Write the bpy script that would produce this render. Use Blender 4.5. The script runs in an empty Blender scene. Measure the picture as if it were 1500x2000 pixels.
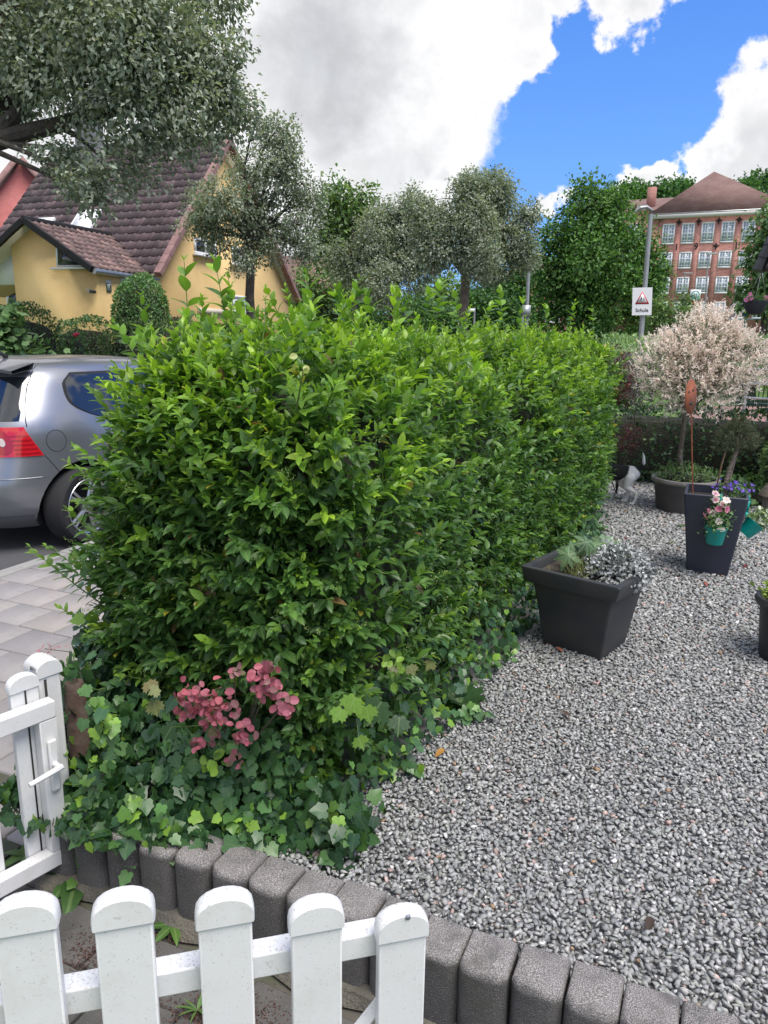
import bpy, bmesh, math, random
import numpy as np
from mathutils import Vector, Matrix

random.seed(7)
rng = np.random.default_rng(11)
R_ = math.radians
scene = bpy.context.scene

# ------------------------------------------------------------------ camera
FPX, PITCH, ROLL, EYE = 1450.0, R_(13.4), 0.015, 1.6
cam_d = bpy.data.cameras.new('camera')
cam_d.sensor_fit = 'HORIZONTAL'
cam_d.sensor_width = 36.0
cam_d.lens = 36.0 * FPX / 1500.0
cam_d.clip_start = 0.05
cam_d.clip_end = 3000
cam = bpy.data.objects.new('camera', cam_d)
scene.collection.objects.link(cam)
CM = Matrix.Rotation(math.pi / 2 - PITCH, 4, 'X') @ Matrix.Rotation(ROLL, 4, 'Z')
cam.matrix_world = Matrix.Translation((0, 0, EYE)) @ CM
scene.camera = cam
C3 = np.array(CM.to_3x3())
EYEP = np.array([0, 0, EYE])

# ------------------------------------------------------------------ light
SUN_DIR = Vector((0.42, -0.38, 1.2)).normalized()        # towards the sun
SUN_EL = math.asin(SUN_DIR.z)
SUN_AZ = math.atan2(SUN_DIR.x, SUN_DIR.y)
sun_d = bpy.data.lights.new('sun', 'SUN')
sun_d.energy = 1.5
sun_d.angle = R_(38)
sun_d.color = (1.0, 0.94, 0.84)
sun = bpy.data.objects.new('sun', sun_d)
sun.rotation_euler = SUN_DIR.to_track_quat('Z', 'Y').to_euler()
scene.collection.objects.link(sun)

scene.view_settings.view_transform = 'Standard'
scene.view_settings.look = 'None'
scene.view_settings.exposure = 1.6
scene.view_settings.gamma = 1.0
scene.view_settings.use_curve_mapping = False
scene.cycles.use_denoising = True
scene.cycles.max_bounces = 6
scene.cycles.transparent_max_bounces = 6
scene.cycles.sample_clamp_indirect = 6


# ------------------------------------------------------------------ geometry of the view (used to measure the place)
def ray(px, py):
    return C3 @ np.array([(px - 750) / FPX, -(py - 1000) / FPX, -1.0])


def onz(px, py, z):
    v = ray(px, py)
    return EYEP + v * ((z - EYE) / v[2])


def atd(px, py, d):
    v = ray(px, py)
    return EYEP + v * (d / v[1])


def onplane(px, py, p0, n):
    v = ray(px, py)
    return EYEP + v * (np.dot(np.array(p0) - EYEP, n) / np.dot(v, n))


def proj(P):
    q = (np.asarray(P) - EYEP) @ C3
    return 750 + FPX * q[..., 0] / -q[..., 2], 1000 - FPX * q[..., 1] / -q[..., 2], -q[..., 2]


# ------------------------------------------------------------------ sky
world = bpy.data.worlds.new('World')
scene.world = world
world.use_nodes = True
wn, wl = world.node_tree.nodes, world.node_tree.links
wn.clear()


def wnode(t, **k):
    n = wn.new(t)
    for a, b in k.items():
        setattr(n, a, b)
    return n


def wmath(op, a, b=None, c=None, clamp=False):
    n = wnode('ShaderNodeMath', operation=op, use_clamp=clamp)
    for i, x in enumerate((a, b, c)):
        if x is None:
            continue
        if isinstance(x, (int, float)):
            n.inputs[i].default_value = x
        else:
            wl.new(x, n.inputs[i])
    return n.outputs[0]


def wstep(x, lo, hi):
    n = wnode('ShaderNodeMapRange', interpolation_type='SMOOTHSTEP')
    wl.new(x, n.inputs[0])
    n.inputs[1].default_value = lo
    n.inputs[2].default_value = hi
    return n.outputs[0]


tc = wnode('ShaderNodeTexCoord')
sky = wnode('ShaderNodeTexSky', sky_type='NISHITA', sun_disc=False)
sky.sun_elevation = SUN_EL
sky.sun_rotation = SUN_AZ
sky.air_density = 1.0
sky.dust_density = 0.15
sky.ozone_density = 2.0


def wnoise(scale, detail, rough=0.55, dist=0.0, off=(0, 0, 0), sz=1.0):
    mp = wnode('ShaderNodeMapping')
    mp.inputs['Location'].default_value = off
    mp.inputs['Scale'].default_value = (1, 1, sz)
    wl.new(tc.outputs['Generated'], mp.inputs[0])
    n = wnode('ShaderNodeTexNoise')
    n.inputs['Scale'].default_value = scale
    n.inputs['Detail'].default_value = detail
    n.inputs['Roughness'].default_value = rough
    n.inputs['Distortion'].default_value = dist
    wl.new(mp.outputs[0], n.inputs['Vector'])
    return n.outputs['Fac']


# cumulus: a few masses of cloud, broken up by noise, and the same kind of cloud all round
CLOUDS = [(600, 60, 380), (815, 60, 175), (960, 90, 115), (660, 300, 195), (540, 310, 270), (860, 335, 46), (740, 330, 112),
          (420, 60, 420), (100, 250, 420), (1510, 345, 140), (1410, 360, 85), (1310, 378, 62), (1240, 395, 30), (1600, 300, 170),
          (1250, -115, 115), (1140, -100, 95), (1080, 400, 40)]
# billowing outlines: the direction is shifted by noise before the masses are measured
wmp = wnode('ShaderNodeTexNoise')
wmp.inputs['Scale'].default_value = 11.0
wmp.inputs['Detail'].default_value = 9
wmp.inputs['Roughness'].default_value = 0.58
wl.new(tc.outputs['Generated'], wmp.inputs['Vector'])
wsub = wnode('ShaderNodeVectorMath', operation='SUBTRACT')
wl.new(wmp.outputs['Color'], wsub.inputs[0])
wsub.inputs[1].default_value = (0.5, 0.5, 0.5)
wsc = wnode('ShaderNodeVectorMath', operation='SCALE')
wl.new(wsub.outputs[0], wsc.inputs[0])
wsc.inputs['Scale'].default_value = 0.17
wad = wnode('ShaderNodeVectorMath', operation='ADD')
wl.new(tc.outputs['Generated'], wad.inputs[0])
wl.new(wsc.outputs[0], wad.inputs[1])
WDIR = wad.outputs[0]
field = None
for (px, py, rad) in CLOUDS:
    v = ray(px, py)
    v = v / np.linalg.norm(v)
    dn = wnode('ShaderNodeVectorMath', operation='DISTANCE')
    wl.new(WDIR, dn.inputs[0])
    dn.inputs[1].default_value = tuple(v)
    # reaches 0 at the rim, saturates inside
    f = wmath('MULTIPLY_ADD', dn.outputs['Value'], -1450.0 / max(rad, 90) * 1.6, 1.6 * rad / max(rad, 90))
    field = f if field is None else wmath('SMOOTH_MAX', field, f, 0.1)
field = wmath('MINIMUM', field, 0.75)
allround = wmath('MULTIPLY_ADD', wnoise(1.9, 3, 0.5, 0.0, (3.1, 0.4, 1.7)), 3.4, -1.45)
# the open gap of blue that is in view
vgap = ray(1180, 220)
vgap = vgap / np.linalg.norm(vgap)
gd = wnode('ShaderNodeVectorMath', operation='DISTANCE')
wl.new(tc.outputs['Generated'], gd.inputs[0])
gd.inputs[1].default_value = tuple(vgap)
allround = wmath('ADD', allround, wmath('MULTIPLY_ADD', wstep(gd.outputs['Value'], 0.35, 0.8), 2.0, -2.0))
field = wmath('MAXIMUM', field, wmath('MINIMUM', allround, 0.75))
n1 = wnoise(9.0, 10, 0.62, 0.15, (0, 0, 0), 1.2)
n2 = wnoise(3.4, 3, 0.5, 0.1, (5.4, 1.3, 0.55), 1.7)
n3 = wnoise(17.0, 8, 0.6, 0.3, (2.2, 0.1, 0.7), 1.1)
edge = wmath('ADD', field, wmath('MULTIPLY_ADD', n1, 0.7, -0.38))
cover = wstep(edge, -0.02, 0.20)
core = wstep(edge, 0.15, 0.75)
shade = wstep(wmath('MULTIPLY_ADD', n1, 0.22, n2), 0.50, 0.72)
# the thick middle of the large cloud is seen from its shaded side
vg = ray(640, 130)
vg = vg / np.linalg.norm(vg)
gg = wnode('ShaderNodeVectorMath', operation='DISTANCE')
wl.new(WDIR, gg.inputs[0])
gg.inputs[1].default_value = tuple(vg)
shade = wmath('MAXIMUM', wmath('MULTIPLY', shade, 0.55), wstep(gg.outputs['Value'], 0.16, 0.02))
thick = wmath('MULTIPLY', core, shade)
puff = wstep(wmath('MULTIPLY_ADD', n3, 0.6, wmath('MULTIPLY', n1, 0.4)), 0.33, 0.66)
ccol = wnode('ShaderNodeMix', data_type='RGBA')
wl.new(thick, ccol.inputs[0])
ccol.inputs[6].default_value = (3.75, 3.75, 3.8, 1)
ccol.inputs[7].default_value = (2.25, 2.3, 2.42, 1)
cc2 = wnode('ShaderNodeMix', data_type='RGBA', blend_type='MULTIPLY')
cc2.inputs[0].default_value = 1.0
wl.new(ccol.outputs[2], cc2.inputs[6])
pr = wnode('ShaderNodeMapRange')
wl.new(puff, pr.inputs[0])
pr.inputs[3].default_value = 0.86
pr.inputs[4].default_value = 1.10
wl.new(pr.outputs[0], cc2.inputs[7])
# clear air: the sky model, deepened to the blue of a rinsed summer sky
sxyz = wnode('ShaderNodeSeparateXYZ')
wl.new(tc.outputs['Generated'], sxyz.inputs[0])
grad = wnode('ShaderNodeMix', data_type='RGBA')
wl.new(wstep(sxyz.outputs[2], -0.05, 0.55), grad.inputs[0])
grad.inputs[6].default_value = (0.60, 1.65, 3.75, 1)
grad.inputs[7].default_value = (0.15, 0.73, 2.95, 1)
skm = wnode('ShaderNodeMix', data_type='RGBA')
skm.inputs[0].default_value = 0.88
wl.new(sky.outputs[0], skm.inputs[6])
wl.new(grad.outputs[2], skm.inputs[7])
mixc = wnode('ShaderNodeMix', data_type='RGBA')
wl.new(cover, mixc.inputs[0])
wl.new(skm.outputs[2], mixc.inputs[6])
wl.new(cc2.outputs[2], mixc.inputs[7])
bg = wnode('ShaderNodeBackground')
bg.inputs['Strength'].default_value = 0.095
wl.new(mixc.outputs[2], bg.inputs['Color'])
wo = wnode('ShaderNodeOutputWorld')
wl.new(bg.outputs[0], wo.inputs['Surface'])


# ------------------------------------------------------------------ objects and tags
WM = {}


def link(o, parent=None, local=False):
    scene.collection.objects.link(o)
    if parent is not None:
        o.parent = parent
        pw = WM.get(parent.name, Matrix.Identity(4))
        if local:
            WM[o.name] = pw @ o.matrix_basis
        else:
            o.matrix_parent_inverse = pw.inverted()
            WM[o.name] = o.matrix_basis.copy()
    else:
        WM[o.name] = o.matrix_basis.copy()
    return o


def tag(o, label=None, cat=None, group=None, kind=None):
    if label:
        o['label'] = label
    if cat:
        o['category'] = cat
    if group:
        o['group'] = group
    if kind:
        o['kind'] = kind
    return o


def thing(name, loc, label, cat, group=None, rz=0.0):
    o = bpy.data.objects.new(name, None)
    o.empty_display_size = 0.1
    o.matrix_basis = Matrix.Translation(Vector([float(c) for c in loc])) @ Matrix.Rotation(rz, 4, 'Z')
    link(o)
    return tag(o, label, cat, group)


def new_mesh(name, V, F, col=None, uv=None, smooth=False, sharp=None):
    """V (n,3); F (m,k) array or list of index lists; col, uv per vertex"""
    me = bpy.data.meshes.new(name)
    V = np.ascontiguousarray(V, dtype=np.float32)
    if isinstance(F, np.ndarray):
        m, k = F.shape
        loops = np.ascontiguousarray(F, dtype=np.int32).ravel()
        starts = np.arange(0, m * k, k, dtype=np.int32)
    else:
        lens = np.array([len(f) for f in F], dtype=np.int32)
        loops = np.concatenate([np.asarray(f, dtype=np.int32) for f in F])
        starts = np.concatenate([[0], np.cumsum(lens)[:-1]]).astype(np.int32)
        m = len(F)
    me.vertices.add(len(V))
    me.vertices.foreach_set('co', V.ravel())
    me.loops.add(len(loops))
    me.loops.foreach_set('vertex_index', loops)
    me.polygons.add(m)
    me.polygons.foreach_set('loop_start', starts)
    if uv is not None:
        ul = me.uv_layers.new(name='UVMap')
        ul.data.foreach_set('uv', np.ascontiguousarray(uv, dtype=np.float32)[loops].ravel())
    if col is not None:
        at = me.attributes.new('col', 'FLOAT_COLOR', 'POINT')
        c4 = np.ones((len(V), 4), dtype=np.float32)
        c4[:, :3] = col
        at.data.foreach_set('color', c4.ravel())
    me.update(calc_edges=True)
    me.validate()
    if smooth:
        me.shade_smooth()
        if sharp:
            me.set_sharp_from_angle(angle=R_(sharp))
    return me


def mobj(name, me, mat, parent=None, local=False):
    if mat is not None and len(me.materials) == 0:
        me.materials.append(mat)
    return link(bpy.data.objects.new(name, me), parent, local)


class MB:
    def __init__(self):
        self.v, self.f = [], []

    def add(self, V, F):
        b = len(self.v)
        self.v.extend([tuple(map(float, p)) for p in V])
        self.f.extend([[i + b for i in f] for f in F])
        return self

    def box(self, c, s, ax=None, ay=None, az=None):
        c = np.array(c, float)
        ax = np.array(ax if ax is not None else (1, 0, 0), float)
        ay = np.array(ay if ay is not None else (0, 1, 0), float)
        az = np.array(az if az is not None else (0, 0, 1), float)
        V = [c + ax * s[0] * i / 2 + ay * s[1] * j / 2 + az * s[2] * k / 2
             for k in (-1, 1) for j in (-1, 1) for i in (-1, 1)]
        return self.add(V, [(0, 2, 3, 1), (4, 5, 7, 6), (0, 1, 5, 4), (2, 6, 7, 3), (0, 4, 6, 2), (1, 3, 7, 5)])

    def prism(self, poly, off):
        n = len(poly)
        P = [np.array(p, float) for p in poly]
        o = np.array(off, float)
        V = P + [p + o for p in P]
        F = [list(range(n))[::-1], list(range(n, 2 * n))]
        F += [(i, (i + 1) % n, (i + 1) % n + n, i + n) for i in range(n)]
        return self.add(V, F)

    def tube(self, pts, rad, n=8, caps=True):
        pts = [np.array(p, float) for p in pts]
        if not hasattr(rad, '__len__'):
            rad = [rad] * len(pts)
        V, F = [], []
        t = pts[1] - pts[0]
        t = t / (np.linalg.norm(t) + 1e-9)
        a = np.cross(t, (0, 0, 1.0))
        if np.linalg.norm(a) < 0.1:
            a = np.cross(t, (1.0, 0, 0))
        a /= np.linalg.norm(a)
        for i, p in enumerate(pts):
            q0, q1 = pts[max(i - 1, 0)], pts[min(i + 1, len(pts) - 1)]
            t = q1 - q0
            t = t / (np.linalg.norm(t) + 1e-9)
            a = a - t * np.dot(a, t)
            a /= (np.linalg.norm(a) + 1e-9)
            b = np.cross(t, a)
            for k in range(n):
                w = 2 * math.pi * k / n
                V.append(p + rad[i] * (math.cos(w) * a + math.sin(w) * b))
        for i in range(len(pts) - 1):
            for k in range(n):
                F.append((i * n + k, i * n + (k + 1) % n, (i + 1) * n + (k + 1) % n, (i + 1) * n + k))
        if caps:
            F.append(list(range(n))[::-1])
            F.append([(len(pts) - 1) * n + k for k in range(n)])
        return self.add(V, F)

    def lathe(self, prof, n=32, c=(0, 0, 0), close=True, M=None):
        V, F = [], []
        for (r, z) in prof:
            for k in range(n):
                w = 2 * math.pi * k / n
                p = Vector((r * math.cos(w), r * math.sin(w), z))
                if M is not None:
                    p = M @ p
                V.append((p.x + c[0], p.y + c[1], p.z + c[2]))
        m = len(prof)
        for i in range(m - 1):
            for k in range(n):
                F.append((i * n + k, i * n + (k + 1) % n, (i + 1) * n + (k + 1) % n, (i + 1) * n + k))
        if close:
            if prof[0][0] > 1e-5:
                F.append(list(range(n))[::-1])
            if prof[-1][0] > 1e-5:
                F.append([(m - 1) * n + k for k in range(n)])
        return self.add(V, F)

    def loft(self, loops, caps=True):
        n = len(loops[0])
        V = [p for l in loops for p in l]
        F = []
        for i in range(len(loops) - 1):
            for k in range(n):
                F.append((i * n + k, i * n + (k + 1) % n, (i + 1) * n + (k + 1) % n, (i + 1) * n + k))
        if caps:
            F.append(list(range(n))[::-1])
            F.append([(len(loops) - 1) * n + k for k in range(n)])
        return self.add(V, F)

    def ball(self, c, r, sub=2, squash=(1, 1, 1), jit=0.0):
        bm = bmesh.new()
        bmesh.ops.create_icosphere(bm, subdivisions=sub, radius=1.0)
        V = []
        for q in bm.verts:
            s = 1 + random.uniform(-jit, jit)
            V.append([c[i] + q.co[i] * r * squash[i] * s for i in range(3)])
        F = [[x.index for x in f.verts] for f in bm.faces]
        bm.free()
        return self.add(V, F)

    def build(self, name, mat, parent=None, local=False, smooth=False, sharp=35, bevel=0, seg=2, fix=True):
        me = new_mesh(name, np.array(self.v), self.f)
        if fix:
            bm = bmesh.new()
            bm.from_mesh(me)
            bmesh.ops.recalc_face_normals(bm, faces=bm.faces)
            bm.to_mesh(me)
            bm.free()
        if smooth or bevel:
            me.shade_smooth()
            me.set_sharp_from_angle(angle=R_(sharp))
        o = mobj(name, me, mat, parent, local)
        if bevel:
            b = o.modifiers.new('bevel', 'BEVEL')
            b.width = bevel
            b.segments = seg
            b.limit_method = 'ANGLE'
            b.angle_limit = R_(30)
            b.use_clamp_overlap = True
        return o


# ------------------------------------------------------------------ materials
def mat_nodes(name):
    m = bpy.data.materials.new(name)
    m.use_nodes = True
    nt = m.node_tree
    p = nt.nodes['Principled BSDF']
    return m, nt, p


def tex_noise(nt, scale, detail=4, rough=0.55, coord='Object', sc=None):
    t = nt.nodes.new('ShaderNodeTexCoord')
    n = nt.nodes.new('ShaderNodeTexNoise')
    n.inputs['Scale'].default_value = scale
    n.inputs['Detail'].default_value = detail
    n.inputs['Roughness'].default_value = rough
    if sc:
        mp = nt.nodes.new('ShaderNodeMapping')
        mp.inputs['Scale'].default_value = sc
        nt.links.new(t.outputs[coord], mp.inputs[0])
        nt.links.new(mp.outputs[0], n.inputs['Vector'])
    else:
        nt.links.new(t.outputs[coord], n.inputs['Vector'])
    return n.outputs['Fac']


def ramp(nt, x, lo, hi):
    n = nt.nodes.new('ShaderNodeMapRange')
    n.interpolation_type = 'SMOOTHSTEP'
    nt.links.new(x, n.inputs[0])
    n.inputs[1].default_value = lo
    n.inputs[2].default_value = hi
    return n.outputs[0]


def cmix(nt, fac, a, b, mode='MIX'):
    n = nt.nodes.new('ShaderNodeMix')
    n.data_type = 'RGBA'
    n.blend_type = mode
    for i, x in ((0, fac), (6, a), (7, b)):
        if isinstance(x, (int, float)):
            n.inputs[i].default_value = x
        elif isinstance(x, tuple):
            n.inputs[i].default_value = (*x, 1) if len(x) == 3 else x
        else:
            nt.links.new(x, n.inputs[i])
    return n.outputs[2]


def add_bump(nt, p, h, strength=0.3, dist=0.01, prev=None):
    b = nt.nodes.new('ShaderNodeBump')
    b.inputs['Strength'].default_value = strength
    b.inputs['Distance'].default_value = dist
    nt.links.new(h, b.inputs['Height'])
    if prev is not None:
        nt.links.new(prev, b.inputs['Normal'])
    nt.links.new(b.outputs[0], p.inputs['Normal'])
    return b.outputs[0]


def mat(name, col, rough=0.6, col2=None, ns=4.0, lo=0.35, hi=0.7, bump=0.0, bs=60.0, bd=0.004, metal=0.0, coat=0.0,
        spec=0.5, attr=False, speck=None, spk=200.0, slo=0.62, shi=0.68, stain=None, sts=3.0, stlo=0.55, sthi=0.8):
    m, nt, p = mat_nodes(name)
    p.inputs['Roughness'].default_value = rough
    p.inputs['Metallic'].default_value = metal
    p.inputs['Specular IOR Level'].default_value = spec
    if coat:
        p.inputs['Coat Weight'].default_value = coat
        p.inputs['Coat Roughness'].default_value = 0.04
    c = tuple(col)
    if col2 is not None:
        c = cmix(nt, ramp(nt, tex_noise(nt, ns, 5), lo, hi), c, tuple(col2))
    if speck is not None:
        c = cmix(nt, ramp(nt, tex_noise(nt, spk, 2), slo, shi), c, tuple(speck))
    if stain is not None:
        c = cmix(nt, ramp(nt, tex_noise(nt, sts, 7, 0.65), stlo, sthi), c, tuple(stain))
    if attr:
        a = nt.nodes.new('ShaderNodeAttribute')
        a.attribute_name = 'col'
        c = cmix(nt, 1.0, c, a.outputs['Color'], 'MULTIPLY')
    if isinstance(c, tuple):
        p.inputs['Base Color'].default_value = (*c, 1)
    else:
        nt.links.new(c, p.inputs['Base Color'])
    if bump:
        add_bump(nt, p, tex_noise(nt, bs, 4), bump, bd)
    return m


def leaf_mat(name, rough=0.45, trans=0.3, rib=0.0, var=0.25, spec=0.4, ribcol=(0.30, 0.42, 0.16), tint=(1.25, 1.35, 0.6)):
    m, nt, p = mat_nodes(name)
    a = nt.nodes.new('ShaderNodeAttribute')
    a.attribute_name = 'col'
    c = a.outputs['Color']
    n = tex_noise(nt, 9.0, 2)
    k = nt.nodes.new('ShaderNodeMapRange')
    nt.links.new(n, k.inputs[0])
    k.inputs[1].default_value = 0.3
    k.inputs[2].default_value = 0.7
    k.inputs[3].default_value = 1 - var
    k.inputs[4].default_value = 1 + var
    c = cmix(nt, 1.0, c, k.outputs[0], 'MULTIPLY')
    if rib:
        t = nt.nodes.new('ShaderNodeTexCoord')
        s = nt.nodes.new('ShaderNodeSeparateXYZ')
        nt.links.new(t.outputs['UV'], s.inputs[0])
        # midrib and side veins
        ab = nt.nodes.new('ShaderNodeMath')
        ab.operation = 'SUBTRACT'
        nt.links.new(s.outputs[0], ab.inputs[0])
        ab.inputs[1].default_value = 0.5
        ab2 = nt.nodes.new('ShaderNodeMath')
        ab2.operation = 'ABSOLUTE'
        nt.links.new(ab.outputs[0], ab2.inputs[0])
        r = nt.nodes.new('ShaderNodeMapRange')
        nt.links.new(ab2.outputs[0], r.inputs[0])
        r.inputs[1].default_value = 0.015
        r.inputs[2].default_value = 0.05
        r.inputs[3].default_value = rib
        r.inputs[4].default_value = 0.0
        c = cmix(nt, r.outputs[0], c, tuple(ribcol))
    nt.links.new(c, p.inputs['Base Color'])
    p.inputs['Roughness'].default_value = rough
    p.inputs['Specular IOR Level'].default_value = spec
    if trans:
        tr = nt.nodes.new('ShaderNodeBsdfTranslucent')
        tcol = cmix(nt, 1.0, c, tint, 'MULTIPLY')
        nt.links.new(tcol, tr.inputs['Color'])
        mx = nt.nodes.new('ShaderNodeMixShader')
        mx.inputs[0].default_value = trans
        nt.links.new(p.outputs[0], mx.inputs[1])
        nt.links.new(tr.outputs[0], mx.inputs[2])
        nt.links.new(mx.outputs[0], nt.nodes['Material Output'].inputs['Surface'])
    return m


# ------------------------------------------------------------------ leaves and other small pieces
def leaf_template(L=5, w=0.24, fold=0.35, droop=0.18, p=0.85):
    """lanceolate leaf, unit length along +Y, upper side +Z"""
    ts = np.linspace(0, 1, L)
    V, UV, F = [(0, 0, 0)], [(0.5, 0)], []
    for t in ts[1:-1]:
        h = w * math.sin(math.pi * t ** p) ** 0.85
        z = -droop * t * t
        V += [(-h, t, z + fold * h), (0, t, z), (h, t, z + fold * h)]
        UV += [(0.5 - h * 1.0, t), (0.5, t), (0.5 + h * 1.0, t)]
    V.append((0, 1, -droop))
    UV.append((0.5, 1))
    F += [(0, 2, 1), (0, 3, 2)]
    for i in range(L - 3):
        b = 1 + 3 * i
        F += [(b, b + 1, b + 4), (b, b + 4, b + 3), (b + 1, b + 2, b + 5), (b + 1, b + 5, b + 4)]
    b = 1 + 3 * (L - 3)
    e = len(V) - 1
    F += [(b, b + 1, e), (b + 1, b + 2, e)]
    return np.array(V), np.array(F), np.array(UV)


def fan_template(outline, centre=(0, 0.35), cup=0.12, droop=0.1):
    """lobed leaf from its right-hand outline (x, y), mirrored"""
    right = outline
    left = [(-x, y) for (x, y) in outline[::-1] if abs(x) > 1e-6]
    pts = right + left
    cx, cy = centre
    V = [(cx, cy, 0)]
    for (x, y) in pts:
        r = math.hypot(x - cx, y - cy)
        V.append((x, y, cup * abs(x) * 1.2 - droop * r * r))
    n = len(pts)
    F = [(0, 1 + i, 1 + (i + 1) % n) for i in range(n)]
    V = np.array(V)
    return V, np.array(F), np.stack([V[:, 0] + 0.5, V[:, 1]], 1)


T_PRIVET = leaf_template(5, 0.23, 0.35, 0.16)
T_PRIVET2 = leaf_template(5, 0.27, 0.2, 0.30)
T_FARLEAF = leaf_template(4, 0.25, 0.35, 0.16)
T_NARROW = (np.array([(0, 0, 0), (-.09, .5, .03), (.09, .5, .03), (0, 1, -.08)]), np.array([(0, 2, 1), (1, 2, 3)]),
            np.array([(.5, 0), (.4, .5), (.6, .5), (.5, 1)]))
T_DIAM = (np.array([(0, 0, 0), (-.30, .45, .10), (.30, .45, .10), (0, 1, -.12)]), np.array([(0, 3, 1), (0, 2, 3)]),
          np.array([(.5, 0), (.2, .5), (.8, .5), (.5, 1)]))
T_IVY = fan_template([(0, 0.05), (0.14, -0.07), (0.32, -0.06), (0.46, 0.10), (0.40, 0.27), (0.50, 0.48), (0.32, 0.60),
                      (0.17, 0.82), (0, 1.0)], (0, 0.28), 0.10, 0.14)
T_MAPLE = fan_template([(0, 0.02), (0.2, -0.1), (0.34, -0.02), (0.38, 0.12), (0.62, 0.16), (0.52, 0.30), (0.66, 0.5),
                        (0.52, 0.56), (0.54, 0.74), (0.34, 0.62), (0.22, 0.68), (0.22, 0.84), (0.1, 0.86), (0, 1.05)],
                       (0, 0.28), 0.08, 0.16)
T_ROUND = fan_template([(0, 0), (0.22, 0.12), (0.38, 0.38), (0.36, 0.68), (0.2, 0.92), (0, 1.0)], (0, 0.5), 0.3, 0.0)


def norm(a):
    return a / (np.linalg.norm(a, axis=-1, keepdims=True) + 1e-9)


def frames(pos, axis, normal, scale):
    """(N,3,4) transforms: leaf axis along +Y, upper side along +Z"""
    y = norm(axis)
    z = normal - y * np.sum(normal * y, -1, keepdims=True)
    z = norm(z)
    x = np.cross(y, z)
    s = np.asarray(scale)
    if s.ndim == 1:
        s = s[:, None]
    M = np.stack([x * s, y * s, z * s, pos], -1)
    return M


def merge(tmpl, M):
    V, F, UV = tmpl
    N, n = len(M), len(V)
    P = np.einsum('nij,vj->nvi', M[:, :, :3], V) + M[:, None, :, 3]
    FF = (F[None] + (np.arange(N) * n)[:, None, None]).reshape(-1, F.shape[1])
    return P.reshape(-1, 3), FF, np.tile(UV, (N, 1))


def scatter(parent, piece, rest, tmpl, M, col, pal, mtl, singles=0, far=None, smooth=False, stuff=True, maxpx=None):
    """pieces with colours pal[col]; the `singles` that show largest become objects of their own, the rest one part"""
    pal = np.asarray(pal, float)
    N = len(M)
    keep = np.ones(N, bool)
    if singles:
        mid = M[:, :, 3] + 0.5 * M[:, :, 1]
        px, py, dz = proj(mid)
        size = np.linalg.norm(M[:, :, 1], axis=1) / np.maximum(dz, 0.05)
        # facing the viewer and in the frame
        nz = norm(M[:, :, 2])
        vd = norm(EYEP - mid)
        face = np.abs(np.sum(nz * vd, 1))
        score = size * (0.3 + face)
        score[(px < 5) | (px > 1495) | (py < 5) | (py > 1995) | (dz < 0.05)] = -1
        if far is not None:
            score = score * far
        idx = np.argsort(-score)[:singles]
        idx = idx[score[idx] > 0]
        keep[idx] = False
        cache = {}
        for i in idx:
            c = int(col[i])
            if c not in cache:
                me = new_mesh(piece, tmpl[0], tmpl[1], np.tile(pal[c], (len(tmpl[0]), 1)), tmpl[2], smooth)
                me.materials.append(mtl)
                cache[c] = me
            o = bpy.data.objects.new(piece, cache[c])
            m4 = np.eye(4)
            m4[:3] = M[i]
            o.matrix_basis = Matrix(m4.tolist())
            link(o, parent)
    M = M[keep]
    cc = pal[np.asarray(col)[keep]]
    cc = cc * (1 + 0.16 * rng.standard_normal((len(cc), 1))).clip(0.6, 1.4)
    V, F, UV = merge(tmpl, M)
    me = new_mesh(rest, V, F, np.repeat(cc, len(tmpl[0]), axis=0), UV, smooth)
    o = mobj(rest, me, mtl, parent)
    if stuff:
        o['kind'] = 'stuff'
    return o


def rdir(n):
    return norm(rng.standard_normal((n, 3)))
# ================================================================== the setting
SD = np.array([0.39, 0.92, 0.0])          # street direction
SD = SD / np.linalg.norm(SD)
SN = np.array([-SD[1], SD[0], 0.0])       # across the street, to the left
KP = np.array([-2.61, 4.82, 0.0])         # a point on the near kerb


def sp(along, across, z=0.0):
    q = KP + SD * along + SN * across
    return (q[0], q[1], z)


def terrain(x, y):
    """the ground rises gently towards the school"""
    d = np.maximum(0, np.asarray(y, float) - 32)
    return -0.16 + 0.045 * d * (1 - np.exp(-d / 25)) - np.maximum(0, d - 140) * 0.02


m_lawn = mat('lawn', (0.07, 0.13, 0.03), 0.9, (0.12, 0.18, 0.05), 0.8, bump=0.6, bs=40)
m_asphalt = mat('asphalt', (0.055, 0.056, 0.06), 0.85, (0.075, 0.075, 0.08), 1.5, bump=0.7, bs=260, bd=0.004,
                speck=(0.16, 0.16, 0.165), spk=420, slo=0.6, shi=0.66)
m_slab = mat('paving_slab', (0.27, 0.255, 0.25), 0.85, (0.33, 0.31, 0.30), 3, bump=0.35, bs=300, bd=0.003,
             speck=(0.2, 0.19, 0.185), spk=350, slo=0.58, shi=0.7, attr=True, stain=(0.21, 0.2, 0.185), sts=4)
m_kerb = mat('kerb_stone', (0.30, 0.29, 0.275), 0.85, (0.24, 0.235, 0.22), 5, bump=0.4, bs=200)
m_joint = mat('joint_sand', (0.10, 0.09, 0.075), 0.95, (0.07, 0.08, 0.045), 6, bump=0.5, bs=150)
m_soil = mat('soil', (0.055, 0.042, 0.032), 0.95, (0.085, 0.066, 0.05), 14, bump=1.0, bs=90, bd=0.01)

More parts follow.
